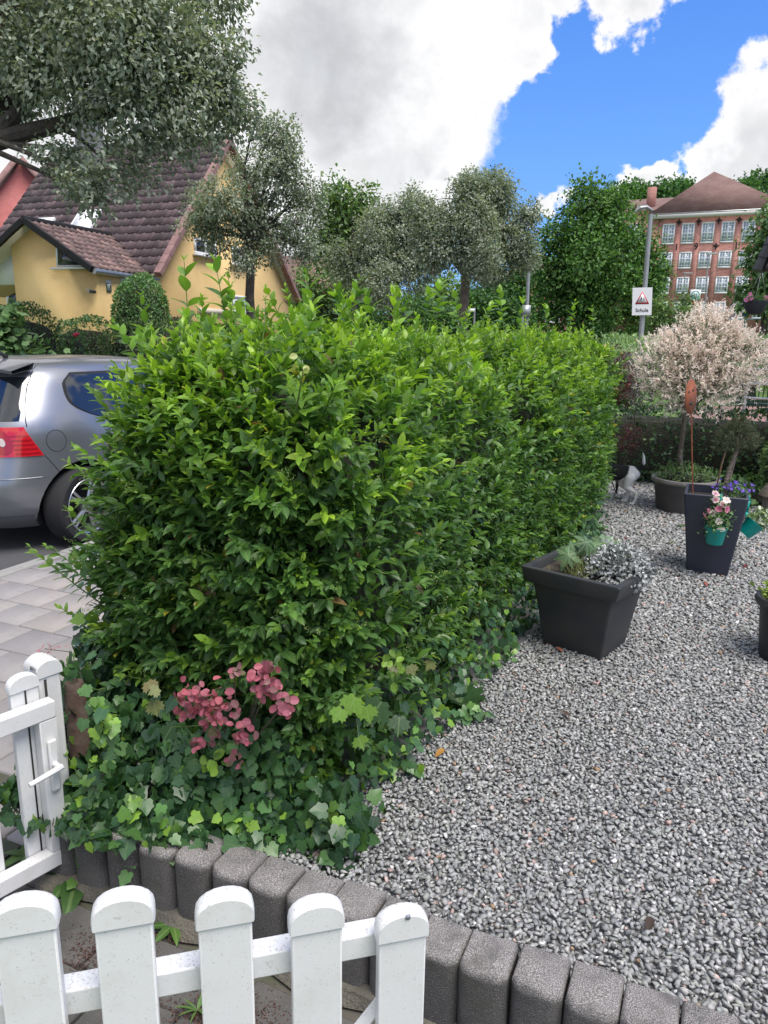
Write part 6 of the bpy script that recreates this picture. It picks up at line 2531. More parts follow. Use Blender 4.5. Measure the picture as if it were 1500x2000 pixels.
lob = thing('lobelia', TC + T1 * .10 + np.array([0, 0, -.04]), 'violet blue lobelia growing in the tall planter', 'flower')
M, ci, _ = crown_leaves([(TC + T1 * .08 + np.array([0, 0, .0]), .09, .1, .05)], 150, 4, .016, .0, shell=.3, spray_len=1.5)
scatter(lob, 'leaf', 'foliage', T_FARLEAF, M, ci, P_MID, m_pfol)
blossoms(lob, [TC + T1 * (.09 + random.gauss(0, .045)) + T2 * random.gauss(-.02, .06) + np.array([0, 0, random.uniform(.02, .065)]) for _ in range(42)], (0, -.6, .8), 0.011,
         [((0.2, 0.12, 0.5), (0.09, 0.04, 0.42)), ((0.3, 0.2, 0.55), (0.13, 0.07, 0.5))])

# --- round tub with the dappled willow
tbp = onz(1331, 1004, GR)
dirv = norm(np.array([tbp[0], tbp[1]]))
tub_c = np.array([tbp[0] + dirv[0] * .20, tbp[1] + dirv[1] * .20])
vv = ray(1330, 943)
tub_z = EYE + vv[2] * ((tub_c[1] - .27) / vv[1])
tub = thing('round_tub', (tub_c[0], tub_c[1], GZ0), 'large round grey tub with rolled rim holding the pink willow', 'planter')
H_ = tub_z - GZ0
MB().lathe([(0.0, -.03), (0.205, -.03), (0.215, 0.0), (0.238, H_ * .55), (0.240, H_ * .56), (0.243, H_ * .66), (0.245, H_ * .68), (0.258, H_ - .03), (0.235, H_ - .03), (0.22, H_ - .06)], 48, (tub_c[0], tub_c[1], GZ0), close=False).build('body', m_tub, tub, smooth=True, sharp=50)
MB().lathe([(0.250, H_ - .04), (0.272, H_ - .042), (0.282, H_ - .025), (0.278, H_ - .006), (0.262, H_), (0.245, H_ - .004), (0.240, H_ - .02)], 48, (tub_c[0], tub_c[1], GZ0), close=False).build('rim', m_tubrim, tub, smooth=True)
MB().lathe([(0.0, H_ - .03), (0.246, H_ - .03)], 32, (tub_c[0], tub_c[1], GZ0), close=False).build('soil', m_soil, tub)
TB = np.array([tub_c[0], tub_c[1], tub_z])
tuft_plant('creeping_plant', 'low creeping green plant filling the round tub', 'plant', TB + np.array([0, 0, -.02]), 0.235, 0.22, 0.06, 520, 0.022, P_LIGHT, m_tleaf, tmpl=T_FARLEAF, per=4)
willow = thing('dappled_willow', TB + np.array([0, 0, -.03]), 'pink and white leaved standard willow growing in the round tub', 'willow')
dW = TB[1]
b = MB()
b.tube([TB + np.array([-.02, 0, -.05]), atd(1328, 890, dW), atd(1334, 845, dW), atd(1338, 805, dW)], [.022, .02, .019, .017], 10)
head = atd(1338, 800, dW)
WC = atd(1362, 722, dW)
wr = 102 * dW / FPX
for k in range(26):
    e = WC + rdir(1)[0] * np.array([.7, .7, .6]) * wr + np.array([0, 0, .03])
    b.tube(limb_path(head, e, .02, 5), np.linspace(.009, .0025, 5), 5, caps=False)
b.build('trunk', m_bark_pale, willow, smooth=True, fix=False)
pos, ax, nr_, sz, ci = [], [], [], [], []
lob_ = [(WC, 1.0), (WC + np.array([.28, 0, .02]), .72), (WC + np.array([-.2, 0, -.04]), .78), (WC + np.array([.05, 0, .18]), .75), (WC + np.array([-.02, -.1, -.15]), .7)]
for k in range(2600):
    c, s = lob_[k % 5]
    d_ = rdir(1)[0]
    if d_[2] < -0.55 and random.random() < .7:
        d_[2] *= -1
    q = c + d_ * wr * s * random.uniform(.45, .92) * np.array([1.02, 1.02, .95])
    od = norm(d_ + np.array([0, 0, .55]) + np.random.standard_normal(3) * .35)
    L = random.uniform(.07, .15)
    outer = np.linalg.norm((q - c)) / (wr * s)
    pink = random.random() < (0.45 + 0.75 * max(0, outer - .35) / .5)
    for j in range(15):
        t = j / 15
        pos.append(q + od * L * t)
        ax.append(od * .55 + np.random.standard_normal(3) * .6)
        nr_.append(od * .4 + np.array([0, 0, .6]) + np.random.standard_normal(3) * .4)
        sz.append(random.uniform(.022, .036))
        ci.append(random.choice((3, 4, 4, 5)) if (pink and t > .12) else random.choice((0, 0, 1, 2)))
scatter(willow, 'leaf', 'crown', (T_NARROW[0] * np.array([1.7, 1, 1]), T_NARROW[1], T_NARROW[2]), frames(np.array(pos), np.array(ax), np.array(nr_), np.array(sz)), np.array(ci),
        [(0.07, 0.12, 0.05), (0.10, 0.155, 0.065), (0.15, 0.21, 0.10), (0.88, 0.80, 0.71), (0.89, 0.75, 0.69), (0.86, 0.85, 0.72)], leaf_mat('willow_leaf', .55, .42, var=.06, tint=(1.05, 1.0, .95)))

# --- black pot at the right edge
bp = onz(1500, 1300, GR)
bp = np.array([bp[0] + .135, bp[1] + .10])
vv = ray(1500, 1185)
bz = EYE + vv[2] * ((bp[1] - .12) / vv[1])
pot = thing('black_pot', (bp[0], bp[1], GZ0), 'round black pot with rolled rim cut by the right edge', 'pot')
H2 = bz - GZ0
MB().lathe([(0.0, -.02), (0.115, -.02), (0.14, H2 - .05), (0.142, H2 - .03), (0.12, H2 - .03)], 40, (bp[0], bp[1], GZ0), close=False).build('body', mat('black_pot_plastic', (.022, .022, .028), .5, bump=.2, bs=100), pot, smooth=True, sharp=50)
MB().lathe([(0.140, H2 - .045), (0.158, H2 - .04), (0.166, H2 - .02), (0.158, H2 - .002), (0.145, H2), (0.13, H2 - .01)], 40, (bp[0], bp[1], GZ0), close=False).build('rim', m_anth, pot, smooth=True)
MB().lathe([(0.0, H2 - .03), (0.135, H2 - .03)], 28, (bp[0], bp[1], GZ0), close=False).build('soil', m_soil, pot)
tuft_plant('creeping_jenny', 'yellow green trailing plant in the black pot at the right edge', 'plant', np.array([bp[0], bp[1], bz - .02]), 0.13, 0.13, 0.04, 260, 0.02,
           [(0.16, 0.24, 0.05), (0.2, 0.29, 0.06), (0.24, 0.33, 0.07), (0.28, 0.37, 0.09), (0.12, 0.19, 0.04), (0.3, 0.38, 0.1)], m_tleaf, per=4)
gb = thing('glass_ball', np.array([bp[0] - .04, bp[1] + .05, bz]), 'greenish glass ball resting in the black pot', 'ornament')
mg_ = mat('green_glass', (.10, .17, .15), .05, spec=1.0, coat=1.0)
MB().ball((bp[0] - .04, bp[1] + .03, bz + .03), .05, 3).build('ball', mg_, gb, smooth=True)
MB().tube([(bp[0] - .04, bp[1] + .03, bz + .077), (bp[0] - .04, bp[1] + .03, bz + .09)], .012, 10).build('neck', m_lens, gb, smooth=True)

# --- stone cottage ornament with a thatched cap
sq_ = onz(1505, 1018, GR)
orn = thing('stone_lantern', (sq_[0], sq_[1], GZ0), 'small stone lantern with thatched cap at the right edge', 'ornament')
m_gst = mat('cast_stone', (.22, .21, .195), .9, (.15, .145, .13), 14, bump=.6, bs=80)
MB().box((sq_[0], sq_[1], GZ0 + .02), (.17, .17, .06)).build('base', m_gst, orn, bevel=.008)
MB().box((sq_[0], sq_[1], GZ0 + .13), (.12, .12, .17)).build('body', m_gst, orn, bevel=.006)
for s in (-1, 1):
    MB().box((sq_[0] + s * .03, sq_[1] - .061, GZ0 + .13), (.035, .006, .06)).build('window', m_black, orn)
MB().lathe([(0.0, .36), (.03, .345), (.07, .30), (.105, .25), (.118, .222), (.11, .21), (.0, .205)], 20, (sq_[0], sq_[1], GZ0), close=False).build('thatched_cap', mat('thatch', (.17, .14, .105), .95, (.11, .09, .07), 20, bump=1, bs=70, bd=.01), orn, smooth=True)
# ================================================================== small plants along the hedge and path
hend = HO - HA * 0.30


hside = HO + HS * (HW + 0.07)


def on_hedge(px, py, off=0.0):
    """on the near end of the hedge, or on its garden side right of the corner"""
    a = onplane(px, py, hend - HA * off, -HA)
    if np.dot(a - HO, HS) > HW - 0.02:
        return onplane(px, py, hside + HS * off * 0.6, HS)
    return a


m_pink = leaf_mat('smoke_bush_leaf', 0.5, 0.25, rib=.3, var=.12, ribcol=(0.62, 0.22, 0.25))
smoke = thing('smoke_bush', (*on_hedge(450, 1500)[:2], 0.17), 'pinkish red round leaved sprigs poking out of the hedge foot', 'shrub')
pos, ax, nn, sz, ci = [], [], [], [], []
st = MB()
root = on_hedge(455, 1530, -.12)
for (x, y, r, n) in [(372, 1352, 24, 22), (400, 1372, 36, 46), (425, 1392, 30, 34), (365, 1385, 20, 16), (520, 1320, 22, 26), (522, 1345, 20, 22), (518, 1300, 14, 10), (553, 1378, 18, 20), (470, 1430, 24, 22), (395, 1445, 22, 16),
                      (462, 1485, 18, 9), (458, 1312, 14, 7), (425, 1440, 14, 7)]:
    c = on_hedge(x, y, .045)
    st.tube([root, (root + c) / 2 + np.array([0, .03, .02]), c], [.004, .003, .002], 5)
    for k in range(n):
        q = on_hedge(x + random.gauss(0, r * .5), y + random.gauss(0, r * .5), .04 + random.uniform(0, .05))
        pos.append(q)
        ax.append(np.random.standard_normal(3) * .7 + np.array([0, -.2, -.1]))
        nn.append(np.array([0.1, -.75, .6]) + np.random.standard_normal(3) * .35)
        sz.append(random.uniform(.018, .029))
        ci.append(random.choice((0, 0, 1, 1, 2, 3) if n > 9 else (1, 3, 3, 4)))
scatter(smoke, 'leaf', 'foliage', T_ROUND, frames(np.array(pos), np.array(ax), np.array(nn), np.array(sz)), np.array(ci),
        [(0.42, 0.11, 0.15), (0.36, 0.11, 0.15), (0.48, 0.13, 0.17), (0.24, 0.11, 0.115), (0.14, 0.13, 0.06)], m_pink, singles=250, smooth=True)
st.build('stems', m_twig, smoke, smooth=True, fix=False)

m_maple = leaf_mat('maple_leaf', 0.45, 0.3, rib=.3, var=.15, ribcol=(0.3, 0.42, 0.16))


def seedling(label, leaves, pal, size, group='maple seedlings in the hedge', z=None, name='maple_seedling'):
    c0 = leaves[0]
    base = on_hedge(c0[0], c0[1] + 40, -.16)
    t = thing(name, (base[0], base[1], 0.17), label, 'seedling', group)
    pos, ax, nn, sz, ci = [], [], [], [], []
    b = MB()
    for (x, y, s) in leaves:
        q = on_hedge(x, y, .07)
        b.tube([base, (base + q) / 2 + np.array([0, 0, .01]), q], [.002, .0016, .0012], 5)
        pos.append(q)
        ax.append(np.array([random.uniform(-.5, .5), -.35, -.5 + random.uniform(-.2, .4)]))
        nn.append(np.array([random.uniform(-.3, .3), -.75, .65]))
        sz.append(size * s)
        ci.append(random.randrange(len(pal)))
    scatter(t, 'leaf', 'foliage_rest', T_MAPLE, frames(np.array(pos), np.array(ax), np.array(nn), np.array(sz)), np.array(ci), pal, m_maple, singles=len(pos) - 1, smooth=True)
    b.build('stem', m_greenstem, t, smooth=True, fix=False)


LIME = [(0.17, 0.30, 0.04), (0.21, 0.35, 0.05), (0.14, 0.25, 0.04)]
DEEP = [(0.035, 0.085, 0.028), (0.05, 0.11, 0.032)]
BRONZE = [(0.17, 0.15, 0.05), (0.14, 0.16, 0.05)]
seedling('bright green lobed maple seedling right of the pink sprigs', [(695, 1362, 1.1), (715, 1380, .9), (668, 1385, .8), (700, 1440, .75)], [(0.12, 0.235, 0.035), (0.15, 0.28, 0.04)], .052)
seedling('dark green maple seedling low in the ivy', [(745, 1370, 1.2), (780, 1400, .9), (335, 1420, .7)], DEEP, .065)
seedling('bronze green maple seedling left of the pink sprigs', [(288, 1332, .7), (300, 1370, .8), (310, 1345, .6)], BRONZE, .055)
seedling('yellow bronze maple seedling near the gravel', [(800, 1300, .7), (845, 1292, .75), (770, 1300, .6)], BRONZE + LIME[:1], .05)


def curl_cluster(label, pts, n, pal, size, group='pale curled shoots in the hedge'):
    t = thing('pale_shoot', (*on_hedge(*pts[0])[:2], .17), label, 'shoot', group)
    pos = np.array([on_hedge(x + random.gauss(0, 9), y + random.gauss(0, 9), .06 + random.uniform(-.02, .03)) for x, y in pts for _ in range(n)])
    k = len(pos)
    scatter(t, 'leaf', 'foliage_rest', T_ROUND, frames(pos, rdir(k) + np.array([0, -.1, -.2]), rdir(k) * .5 + np.array([0, -.7, .6]), rng.uniform(size * .7, size * 1.2, k)), rng.integers(0, len(pal), k), pal, m_maple, singles=k - 2, smooth=True)
    q0 = on_hedge(pts[0][0], pts[0][1] + 90, -.1)
    MB().tube([q0, pos[0]], [.003, .0015], 5).build('stem', m_greenstem, t, fix=False)


curl_cluster('pale lime curled shoot beside the bronze leaves', [(768, 1290), (775, 1312)], 8, LIME, .03)
curl_cluster('pale lime curled leaves by the gate post', [(200, 1412), (212, 1425)], 4, LIME, .04)
curl_cluster('pale yellow withered shoot high in the hedge', [(578, 715), (590, 722)], 4, [(0.4, 0.42, 0.15), (0.3, 0.36, 0.08)], .016)
curl_cluster('lime curled leaves low beside the pink sprigs', [(412, 1478), (404, 1490)], 4, LIME, .036)


def rosette(name, label, c, n, L, pal, w=0.22, group=None, rise=.35, tm=None):
    t = thing(name, c, label, 'weed', group)
    pos, ax, nn, sz = [], [], [], []
    for k in range(n):
        a = 2 * math.pi * k / n + random.uniform(-.3, .3)
        pos.append(np.array(c) + np.array([0, 0, .006]))
        ax.append(np.array([math.cos(a), math.sin(a), rise + random.uniform(-.1, .2)]))
        nn.append(np.array([0, 0, 1.0]) + np.random.standard_normal(3) * .2)
        sz.append(L * random.uniform(.7, 1.1))
    scatter(t, 'leaf', 'leaf_rest', tm or leaf_template(6, w, .12, .5), frames(np.array(pos), np.array(ax), np.array(nn), np.array(sz)), rng.integers(0, len(pal), n), pal, m_maple, singles=n - 1, smooth=True)
    return t


WEEDG = 'weeds in the paving joints'
GREENS = [(0.075, 0.16, 0.035), (0.10, 0.20, 0.04), (0.06, 0.13, 0.03)]
rosette('dandelion', 'small dandelion growing from the path between two pickets', onz(338, 1812, 0), 6, .085, GREENS, .2, WEEDG)
rosette('dock_plant', 'broad leaved dock at the foot of the gate', onz(150, 1715, 0.0), 6, .15, [(0.05, 0.115, 0.03), (0.065, 0.14, 0.035)], .24, WEEDG, .25)
rosette('grass_weed', 'tiny weed on the path behind the third picket', onz(385, 1978, 0), 8, .05, GREENS, .09, WEEDG, .8)
rosette('paving_weed', 'weed in the paving joint seen through the gate', onz(48, 1675, 0), 6, .09, GREENS, .25, WEEDG)
for i, (x, y, l) in enumerate(((1330, 1030, 'tiny grass sprig in the gravel beside the tall planter'), (1312, 1062, 'tiny green weed in the gravel before the tall planter'), (1205, 975, 'small green sprig in the gravel below the dog'))):
    rosette('gravel_weed', l, onz(x, y, GZ0), 7, .05, GREENS, .12, 'weeds in the gravel', .7)
mal = rosette('mallow_plant', 'large dark lobed leaves lying on the gravel edge', onz(900, 1375, GZ0 + .02), 5, .13, DEEP, .3, None, .35, T_MAPLE)
# fallen leaves on the gravel
T_DRY = leaf_template(5, .26, .5, .35)
m_dry = leaf_mat('dry_leaf', .7, .1, var=.2)
for i, (x, y, l, c) in enumerate(((1460, 1103, 'dark red fallen leaf right of the tall planter', (0.14, .025, .02)), (1222, 1050, 'dark red fallen leaf on the gravel left of the tall planter', (0.13, .025, .025)),
                                   (1085, 1265, 'reddish fallen leaf at the foot of the square planter', (.3, .10, .06)), (1272, 1790, 'dark brown curled leaf on the near gravel', (.05, .03, .022)),
                                   (868, 1463, 'orange fallen leaf on the gravel near the ivy', (.4, .2, .04)), (1375, 1137, 'pale red fallen leaf before the tall planter', (.3, .07, .05)), (1100, 1388, 'brown leaf crumb in the middle of the gravel', (.07, .045, .03)))):
    V, F, UV = merge(T_DRY, frames(np.array([onz(x, y, GZ0 + .016)]), rdir(1) * np.array([1, 1, .1]), np.array([[0.1, -.2, 1.0]]), np.array([.045])))
    tag(mobj('fallen_leaf', new_mesh('fallen_leaf', V, F, np.tile(c, (len(V), 1)), UV, True), m_dry), l, 'leaf', 'fallen leaves on the gravel')
# reddish grit and chips on the path
gp_ = onz(225, 1860, 0)
n = 2000
P = np.stack([gp_[0] + rng.normal(0, .075, n), gp_[1] + rng.normal(0, .045, n), rng.uniform(-.002, .006, n)], 1)
Mg = frames(P, rdir(n), rdir(n), rng.uniform(.003, .0075, n))
sct = scatter(path, 'grit', 'red_grit', stones[0], Mg, rng.integers(0, 4, n), [(0.14, .065, .05), (.10, .05, .042), (.18, .09, .07), (.09, .06, .05)], m_stone)
gp_ = onz(440, 1985, 0)
P = np.stack([gp_[0] + rng.normal(0, .08, n), gp_[1] + rng.normal(0, .035, n), rng.uniform(-.002, .006, n)], 1)
scatter(path, 'grit', 'red_grit', stones[1], frames(P, rdir(n), rdir(n), rng.uniform(.003, .0075, n)), rng.integers(0, 4, n), [(0.14, .065, .05), (.10, .05, .042), (.18, .09, .07), (.09, .06, .05)], m_stone)
# wooden stub behind the gate post
q = post_c + gx * 0.10 - gy * .02
ws = MB().tube([(q[0], q[1], 0.0), (q[0], q[1], 0.535), (q[0], q[1], .55)], [.034, .032, .026], 12).build('wooden_stub', mat('weathered_wood', (.075, .045, .032), .9, (.12, .09, .07), 18, bump=.8, bs=60), smooth=True)
tag(ws, 'brown weathered wooden stub between gate post and hedge', 'post')
# red sprig above the gate post
q = onz(90, 1268, .72)
rs = thing('red_sprig', (q[0] + .05, q[1], .5), 'tiny crimson sprig sticking out beside the gate post cap', 'sprig')
n = 22
P = q + np.stack([rng.normal(.0, .014, n), rng.normal(0, .01, n), rng.normal(0, .007, n)], 1)
scatter(rs, 'leaf', 'leaves', T_NARROW, frames(P, rdir(n), rdir(n), np.full(n, .014)), np.zeros(n, int), [(0.42, .03, .07)], m_pink)
MB().tube([q + np.array([.05, .03, -.02]), q], [.0012, .0008], 4).build('stem', m_twig, rs)

# ================================================================== dog
def capsule(b, a, e, r0, r1, n=14):
    a, e = np.array(a, float), np.array(e, float)
    d = (e - a) / (np.linalg.norm(e - a) + 1e-9)
    pts, rad = [], []
    for t in (-1, -.85, -.5, 0):
        pts.append(a + d * r0 * t)
        rad.append(max(.0008, r0 * math.sqrt(max(0, 1 - t * t))))
    for t in (0, .5, .85, 1):
        pts.append(e + d * r1 * t)
        rad.append(max(.0008, r1 * math.sqrt(max(0, 1 - t * t))))
    b.tube(pts, rad, n)


DP = onz(1230, 984, GZ0)
drz = math.atan2(0.30, -1.0)
dog = thing('dog', (DP[0], DP[1], GZ0), 'white dog with black patches walking into the hedge end', 'dog', rz=drz)
b = MB()
# local frame: +X forwards, z up, hind feet at the origin; about 0.37 m at the shoulder
for s in (-1, 1):
    y = s * .048
    f = .035 if s < 0 else -.03
    capsule(b, (.02, y, .245), (.062 + f * .6, y, .165), .052, .030)     # thigh to knee
    capsule(b, (.062 + f * .6, y, .165), (-.02 + f, y, .105), .029, .016)  # knee to hock
    capsule(b, (-.02 + f, y, .105), (-.004 + f, y, .025), .0155, .0125)   # shank
    capsule(b, (-.002 + f, y, .014), (.032 + f, y, .012), .014, .012)     # paw
    g = -.04 if s < 0 else .05
    capsule(b, (.36, y * .95, .25), (.345 + g * .4, y, .15), .043, .022)   # shoulder, upper arm
    capsule(b, (.345 + g * .4, y, .15), (.36 + g, y, .075), .0195, .0145)
    capsule(b, (.36 + g, y, .075), (.365 + g, y, .025), .0145, .0125)
    capsule(b, (.368 + g, y, .014), (.40 + g, y, .012), .014, .012)
capsule(b, (.0, 0, .275), (.13, 0, .275), .068, .072)      # rump and loin
capsule(b, (.13, 0, .278), (.27, 0, .262), .072, .088)
capsule(b, (.27, 0, .262), (.36, 0, .262), .088, .078)     # deep chest
capsule(b, (.36, 0, .29), (.45, 0, .37), .062, .048)       # neck
capsule(b, (.465, 0, .385), (.51, 0, .385), .056, .046)    # skull
capsule(b, (.53, 0, .37), (.60, 0, .358), .034, .024)      # muzzle
for s in (-1, 1):
    capsule(b, (.455, s * .045, .415), (.468, s * .066, .375), .019, .012)  # ears, folded
capsule(b, (-.055, 0, .315), (-.085, 0, .37), .020, .016)  # tail, carried upright
capsule(b, (-.085, 0, .37), (-.082, 0, .425), .016, .0125)
capsule(b, (-.082, 0, .425), (-.07, 0, .465), .0125, .006)
m_fur, nt, p_ = mat_nodes('short_fur')
tcf = nt.nodes.new('ShaderNodeTexCoord')
col_ = None


def fur_patch(c, r, prev):
    d_ = nt.nodes.new('ShaderNodeVectorMath')
    d_.operation = 'DISTANCE'
    ns_ = nt.nodes.new('ShaderNodeTexNoise')
    ns_.inputs['Scale'].default_value = 14
    nt.links.new(tcf.outputs['Object'], ns_.inputs['Vector'])
    nt.links.new(tcf.outputs['Object'], d_.inputs[0])
    d_.inputs[1].default_value = c
    m_ = nt.nodes.new('ShaderNodeMath')
    m_.operation = 'MULTIPLY_ADD'
    nt.links.new(ns_.outputs['Fac'], m_.inputs[0])
    m_.inputs[1].default_value = .07
    nt.links.new(d_.outputs['Value'], m_.inputs[2])
    f_ = ramp(nt, m_.outputs[0], r + .035, r + .029)
    mm_ = nt.nodes.new('ShaderNodeMapRange')
    nt.links.new(m_.outputs[0], mm_.inputs[0])
    mm_.inputs[1].default_value = r + .030
    mm_.inputs[2].default_value = r + .042
    mm_.inputs[3].default_value = 1
    mm_.inputs[4].default_value = 0
    return cmix(nt, mm_.outputs[0], prev, (.012, .012, .013))


c = (.86, .84, .80)
for cc_, r in (((.20, -.05, .32), .10), ((.15, .06, .32), .115), ((-.06, 0, .335), .045), ((.49, -.04, .41), .05), ((.49, .04, .41), .05), ((.17, -.09, .27), .06)):
    c = fur_patch(cc_, r, c)
nt.links.new(c, p_.inputs['Base Color'])
p_.inputs['Roughness'].default_value = .85
add_bump(nt, p_, tex_noise(nt, 160, 3, sc=(1, 1, 3)), .5, .003)
dob = b.build('body', m_fur, dog, local=True, smooth=True, fix=True)
rm = dob.modifiers.new('skin', 'REMESH')
rm.mode = 'VOXEL'
rm.voxel_size = 0.006
rm.use_smooth_shade = True
sm = dob.modifiers.new('smooth', 'SMOOTH')
sm.factor = .6
sm.iterations = 8
for s in (-1, 1):
    MB().ball((.525, s * .033, .392), .008, 2).build('eye', m_black, dog, local=True, smooth=True)
MB().ball((.622, 0, .362), .012, 2).build('nose', m_black, dog, local=True, smooth=True)

# ================================================================== behind the planters on the right
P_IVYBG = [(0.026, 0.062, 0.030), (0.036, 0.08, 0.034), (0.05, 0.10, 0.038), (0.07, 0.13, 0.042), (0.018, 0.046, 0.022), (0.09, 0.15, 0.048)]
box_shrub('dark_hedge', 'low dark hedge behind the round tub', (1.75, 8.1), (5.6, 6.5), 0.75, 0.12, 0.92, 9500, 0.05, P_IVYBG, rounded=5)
t = box_shrub('boxwood_bush', 'yellow green bush right of the small pine', (3.35, 6.55), (3.95, 6.35), 0.5, 0.15, 0.86, 3800, 0.028, P_LIGHT, 'bush', rounded=2.3)
gcov = thing('ground_cover', (*onz(1470, 990, GZ0)[:2], GZ0), 'broad leaved green ground cover below the yellow green bush', 'plant')
cl = [(onz(1475, 985, GZ0) + np.array([0, 0, .08]), .25, .2, .12), (onz(1440, 965, GZ0) + np.array([0, .1, .08]), .2, .2, .1), (onz(1515, 975, GZ0) + np.array([0, .1, .1]), .2, .2, .12)]
M, ci, _ = crown_leaves(cl, 240, 4, .05, .2, shell=.3, spray_len=1)
scatter(gcov, 'leaf', 'foliage', T_ROUND, M, ci, P_MID, m_tleaf)
MB().ball(cl[0][0] + np.array([0, .05, -.04]), .16, 2, (1, 1, .5), .1).build('stems', m_core, gcov, smooth=True)
# barberry with red leaves at the hedge end
barb = thing('barberry_shrub', (2.15, 6.75, GZ0), 'dark red barberry sprays at the far end of the hedge', 'shrub')
cl = [pclump(1218, 862, 20, 6.6, .8), pclump(1235, 845, 14, 6.7, .7), pclump(1212, 770, 20, 6.4), pclump(1222, 735, 16, 6.5), pclump(1205, 690, 12, 6.4)]
M, ci, _ = crown_leaves(cl, 200, 6, .02, .1, shell=.2, spray_len=3)
scatter(barb, 'leaf', 'foliage', T_ROUND, M, ci, [(0.10, .035, .04), (.13, .04, .045), (.17, .06, .06), (.24, .10, .09), (.07, .03, .03), (.28, .13, .11)], m_pink)
b = MB()
for c in cl:
    b.tube(limb_path((2.2, 6.9, GZ0), c[0]), np.linspace(.006, .002, 6), 4)
b.build('stems', m_twig, barb, fix=False)
# shrubs beyond the hedge end
d = 28
tree('shrub', 'light green shrub between the school sign and the bus stop', (*atd(1295, 640, d)[:2], terrain(0, d)), 1.0, .05, [pclump(1275, 622, 32, d), pclump(1315, 628, 34, d), pclump(1290, 605, 24, d)], 420, 5, .13, P_LIGHT, m_tleaf, cat='shrub', droop=0)
d = 30
tree('shrub', 'upright green shrub left of the bus stop sign', (*atd(1338, 640, d)[:2], terrain(0, d)), 1.0, .05, [pclump(1338, 600, 22, d), pclump(1342, 625, 26, d), pclump(1330, 585, 12, d)], 300, 5, .13, P_MID, m_tleaf, cat='shrub', droop=0)

box_shrub('hedge_beyond', 'bright green hedge continuing beyond the privet hedge towards the sign', gxy(1165, 9.0), gxy(1262, 13.0), 0.9, -.1, 1.60, 5200, 0.05, [tuple(1.3 * c for c in x) for x in P_LIGHT], group=None, rounded=5, tmpl=T_FARLEAF)

# grass bank and brick paving to the right
b = MB()
V, F = [], []
bx, by = np.linspace(9.2, 40, 16), [18.6, 20, 22, 26, 32, 40]
bz_ = [0.2, 1.05, 1.35, 1.65, 1.9, 2.0]
for j, y in enumerate(by):
    for x in bx:
        V.append((x + (y - 18.6) * .35, y, bz_[j] + .04 * math.sin(x * 2 + y)))
for j in range(len(by) - 1):
    for i in range(15):
        F.append((j * 16 + i, j * 16 + i + 1, (j + 1) * 16 + i + 1, (j + 1) * 16 + i))
bank = tag(b.add(V, F).build('grass_bank', m_lawn, smooth=True, fix=False), kind='structure')
n = 9000
P = np.stack([rng.uniform(9.4, 16, n), rng.uniform(18.8, 24, n), np.zeros(n)], 1)
P[:, 2] = np.interp(P[:, 1], by, bz_)
P[:, 0] += (P[:, 1] - 18.6) * .35
sc2 = scatter(bank, 'blade', 'tall_grass', T_NARROW, frames(P, rdir(n) * .4 + np.array([0, 0, 1]), rdir(n), rng.uniform(.15, .4, n)), rng.integers(0, 4, n), P_LIGHT, m_tleaf)
m_brickpave = mat('brick_paving', (0.33, 0.20, 0.175), 0.9, (.27, .165, .145), 2, bump=.3, bs=30)
nt = m_brickpave.node_tree
p_ = nt.nodes['Principled BSDF']
old = p_.inputs['Base Color'].links[0].from_socket
br = nt.nodes.new('ShaderNodeTexBrick')
br.inputs['Scale'].default_value = 2.2
br.inputs['Mortar Size'].default_value = .02
br.inputs['Color1'].default_value = (1, 1, 1, 1)
br.inputs['Color2'].default_value = (.85, .85, .87, 1)
br.inputs['Mortar'].default_value = (.55, .52, .5, 1)
tcx = nt.nodes.new('ShaderNodeTexCoord')
nt.links.new(tcx.outputs['Object'], br.inputs['Vector'])
nt.links.new(cmix(nt, 1, old, br.outputs['Color'], 'MULTIPLY'), p_.inputs['Base Color'])
b = MB().add([(4.4, 8.9, .02), (13, 8.2, .02), (16, 18.4, .02), (7.2, 18.4, .02)], [(0, 1, 2, 3)])
tag(b.build('brick_forecourt', m_brickpave), kind='structure')
# dark green mesh fence and grey barrier
m_dkgreen = mat('dark_green_metal', (.012, .045, .045), .5)
mf = thing('mesh_fence', (9.4, 18.2, .02), 'dark green bar fence on the right beyond the pink willow', 'fence')
fa, fe = atd(1440, 770, 17.5), atd(1560, 775, 17.0)
fd = norm(np.array([*(fe - fa)[:2], 0]))
L_ = np.linalg.norm((fe - fa)[:2])
zt_ = atd(1490, 686, 17.3)[2]
for i in range(int(L_ / .09)):
    q = fa + fd * i * .09
    MB().box((q[0], q[1], zt_ / 2 + .05), (.022, .022, zt_ - .05), fd, np.array([-fd[1], fd[0], 0])).build('bar', m_dkgreen, mf)
for z in (.18, .7, zt_):
    q = (fa + fe) / 2
    MB().box((q[0], q[1], z), (L_, .05, .09 if z == zt_ else .05), fd, np.array([-fd[1], fd[0], 0])).build('rail', m_dkgreen, mf)
m_galv = mat('galvanised_steel', (.42, .44, .45), .45, metal=.6, col2=(.34, .36, .37), ns=8)
bar_ = thing('steel_barrier', (*atd(1480, 800, 14.5)[:2], .02), 'galvanised steel hoop barrier on the brick paving at the right edge', 'barrier')
for (x0, x1) in ((1463, 1512),):
    a_, e_ = atd(x0, 720, 14.5), atd(x1, 722, 14.2)
    for q in (a_, e_):
        MB().tube([(q[0], q[1], .0), (q[0], q[1], q[2])], .028, 10).build('post', m_galv, bar_, smooth=True)
    for dz in (0, -.28, -.55):
        MB().tube([a_ + np.array([0, 0, dz]), e_ + np.array([0, 0, dz])], .022, 8).build('rail', m_galv, bar_, smooth=True)
hr = thing('handrail', (*atd(1470, 640, 27)[:2], 1.6), 'thin grey handrail along the top of the grass bank', 'railing')
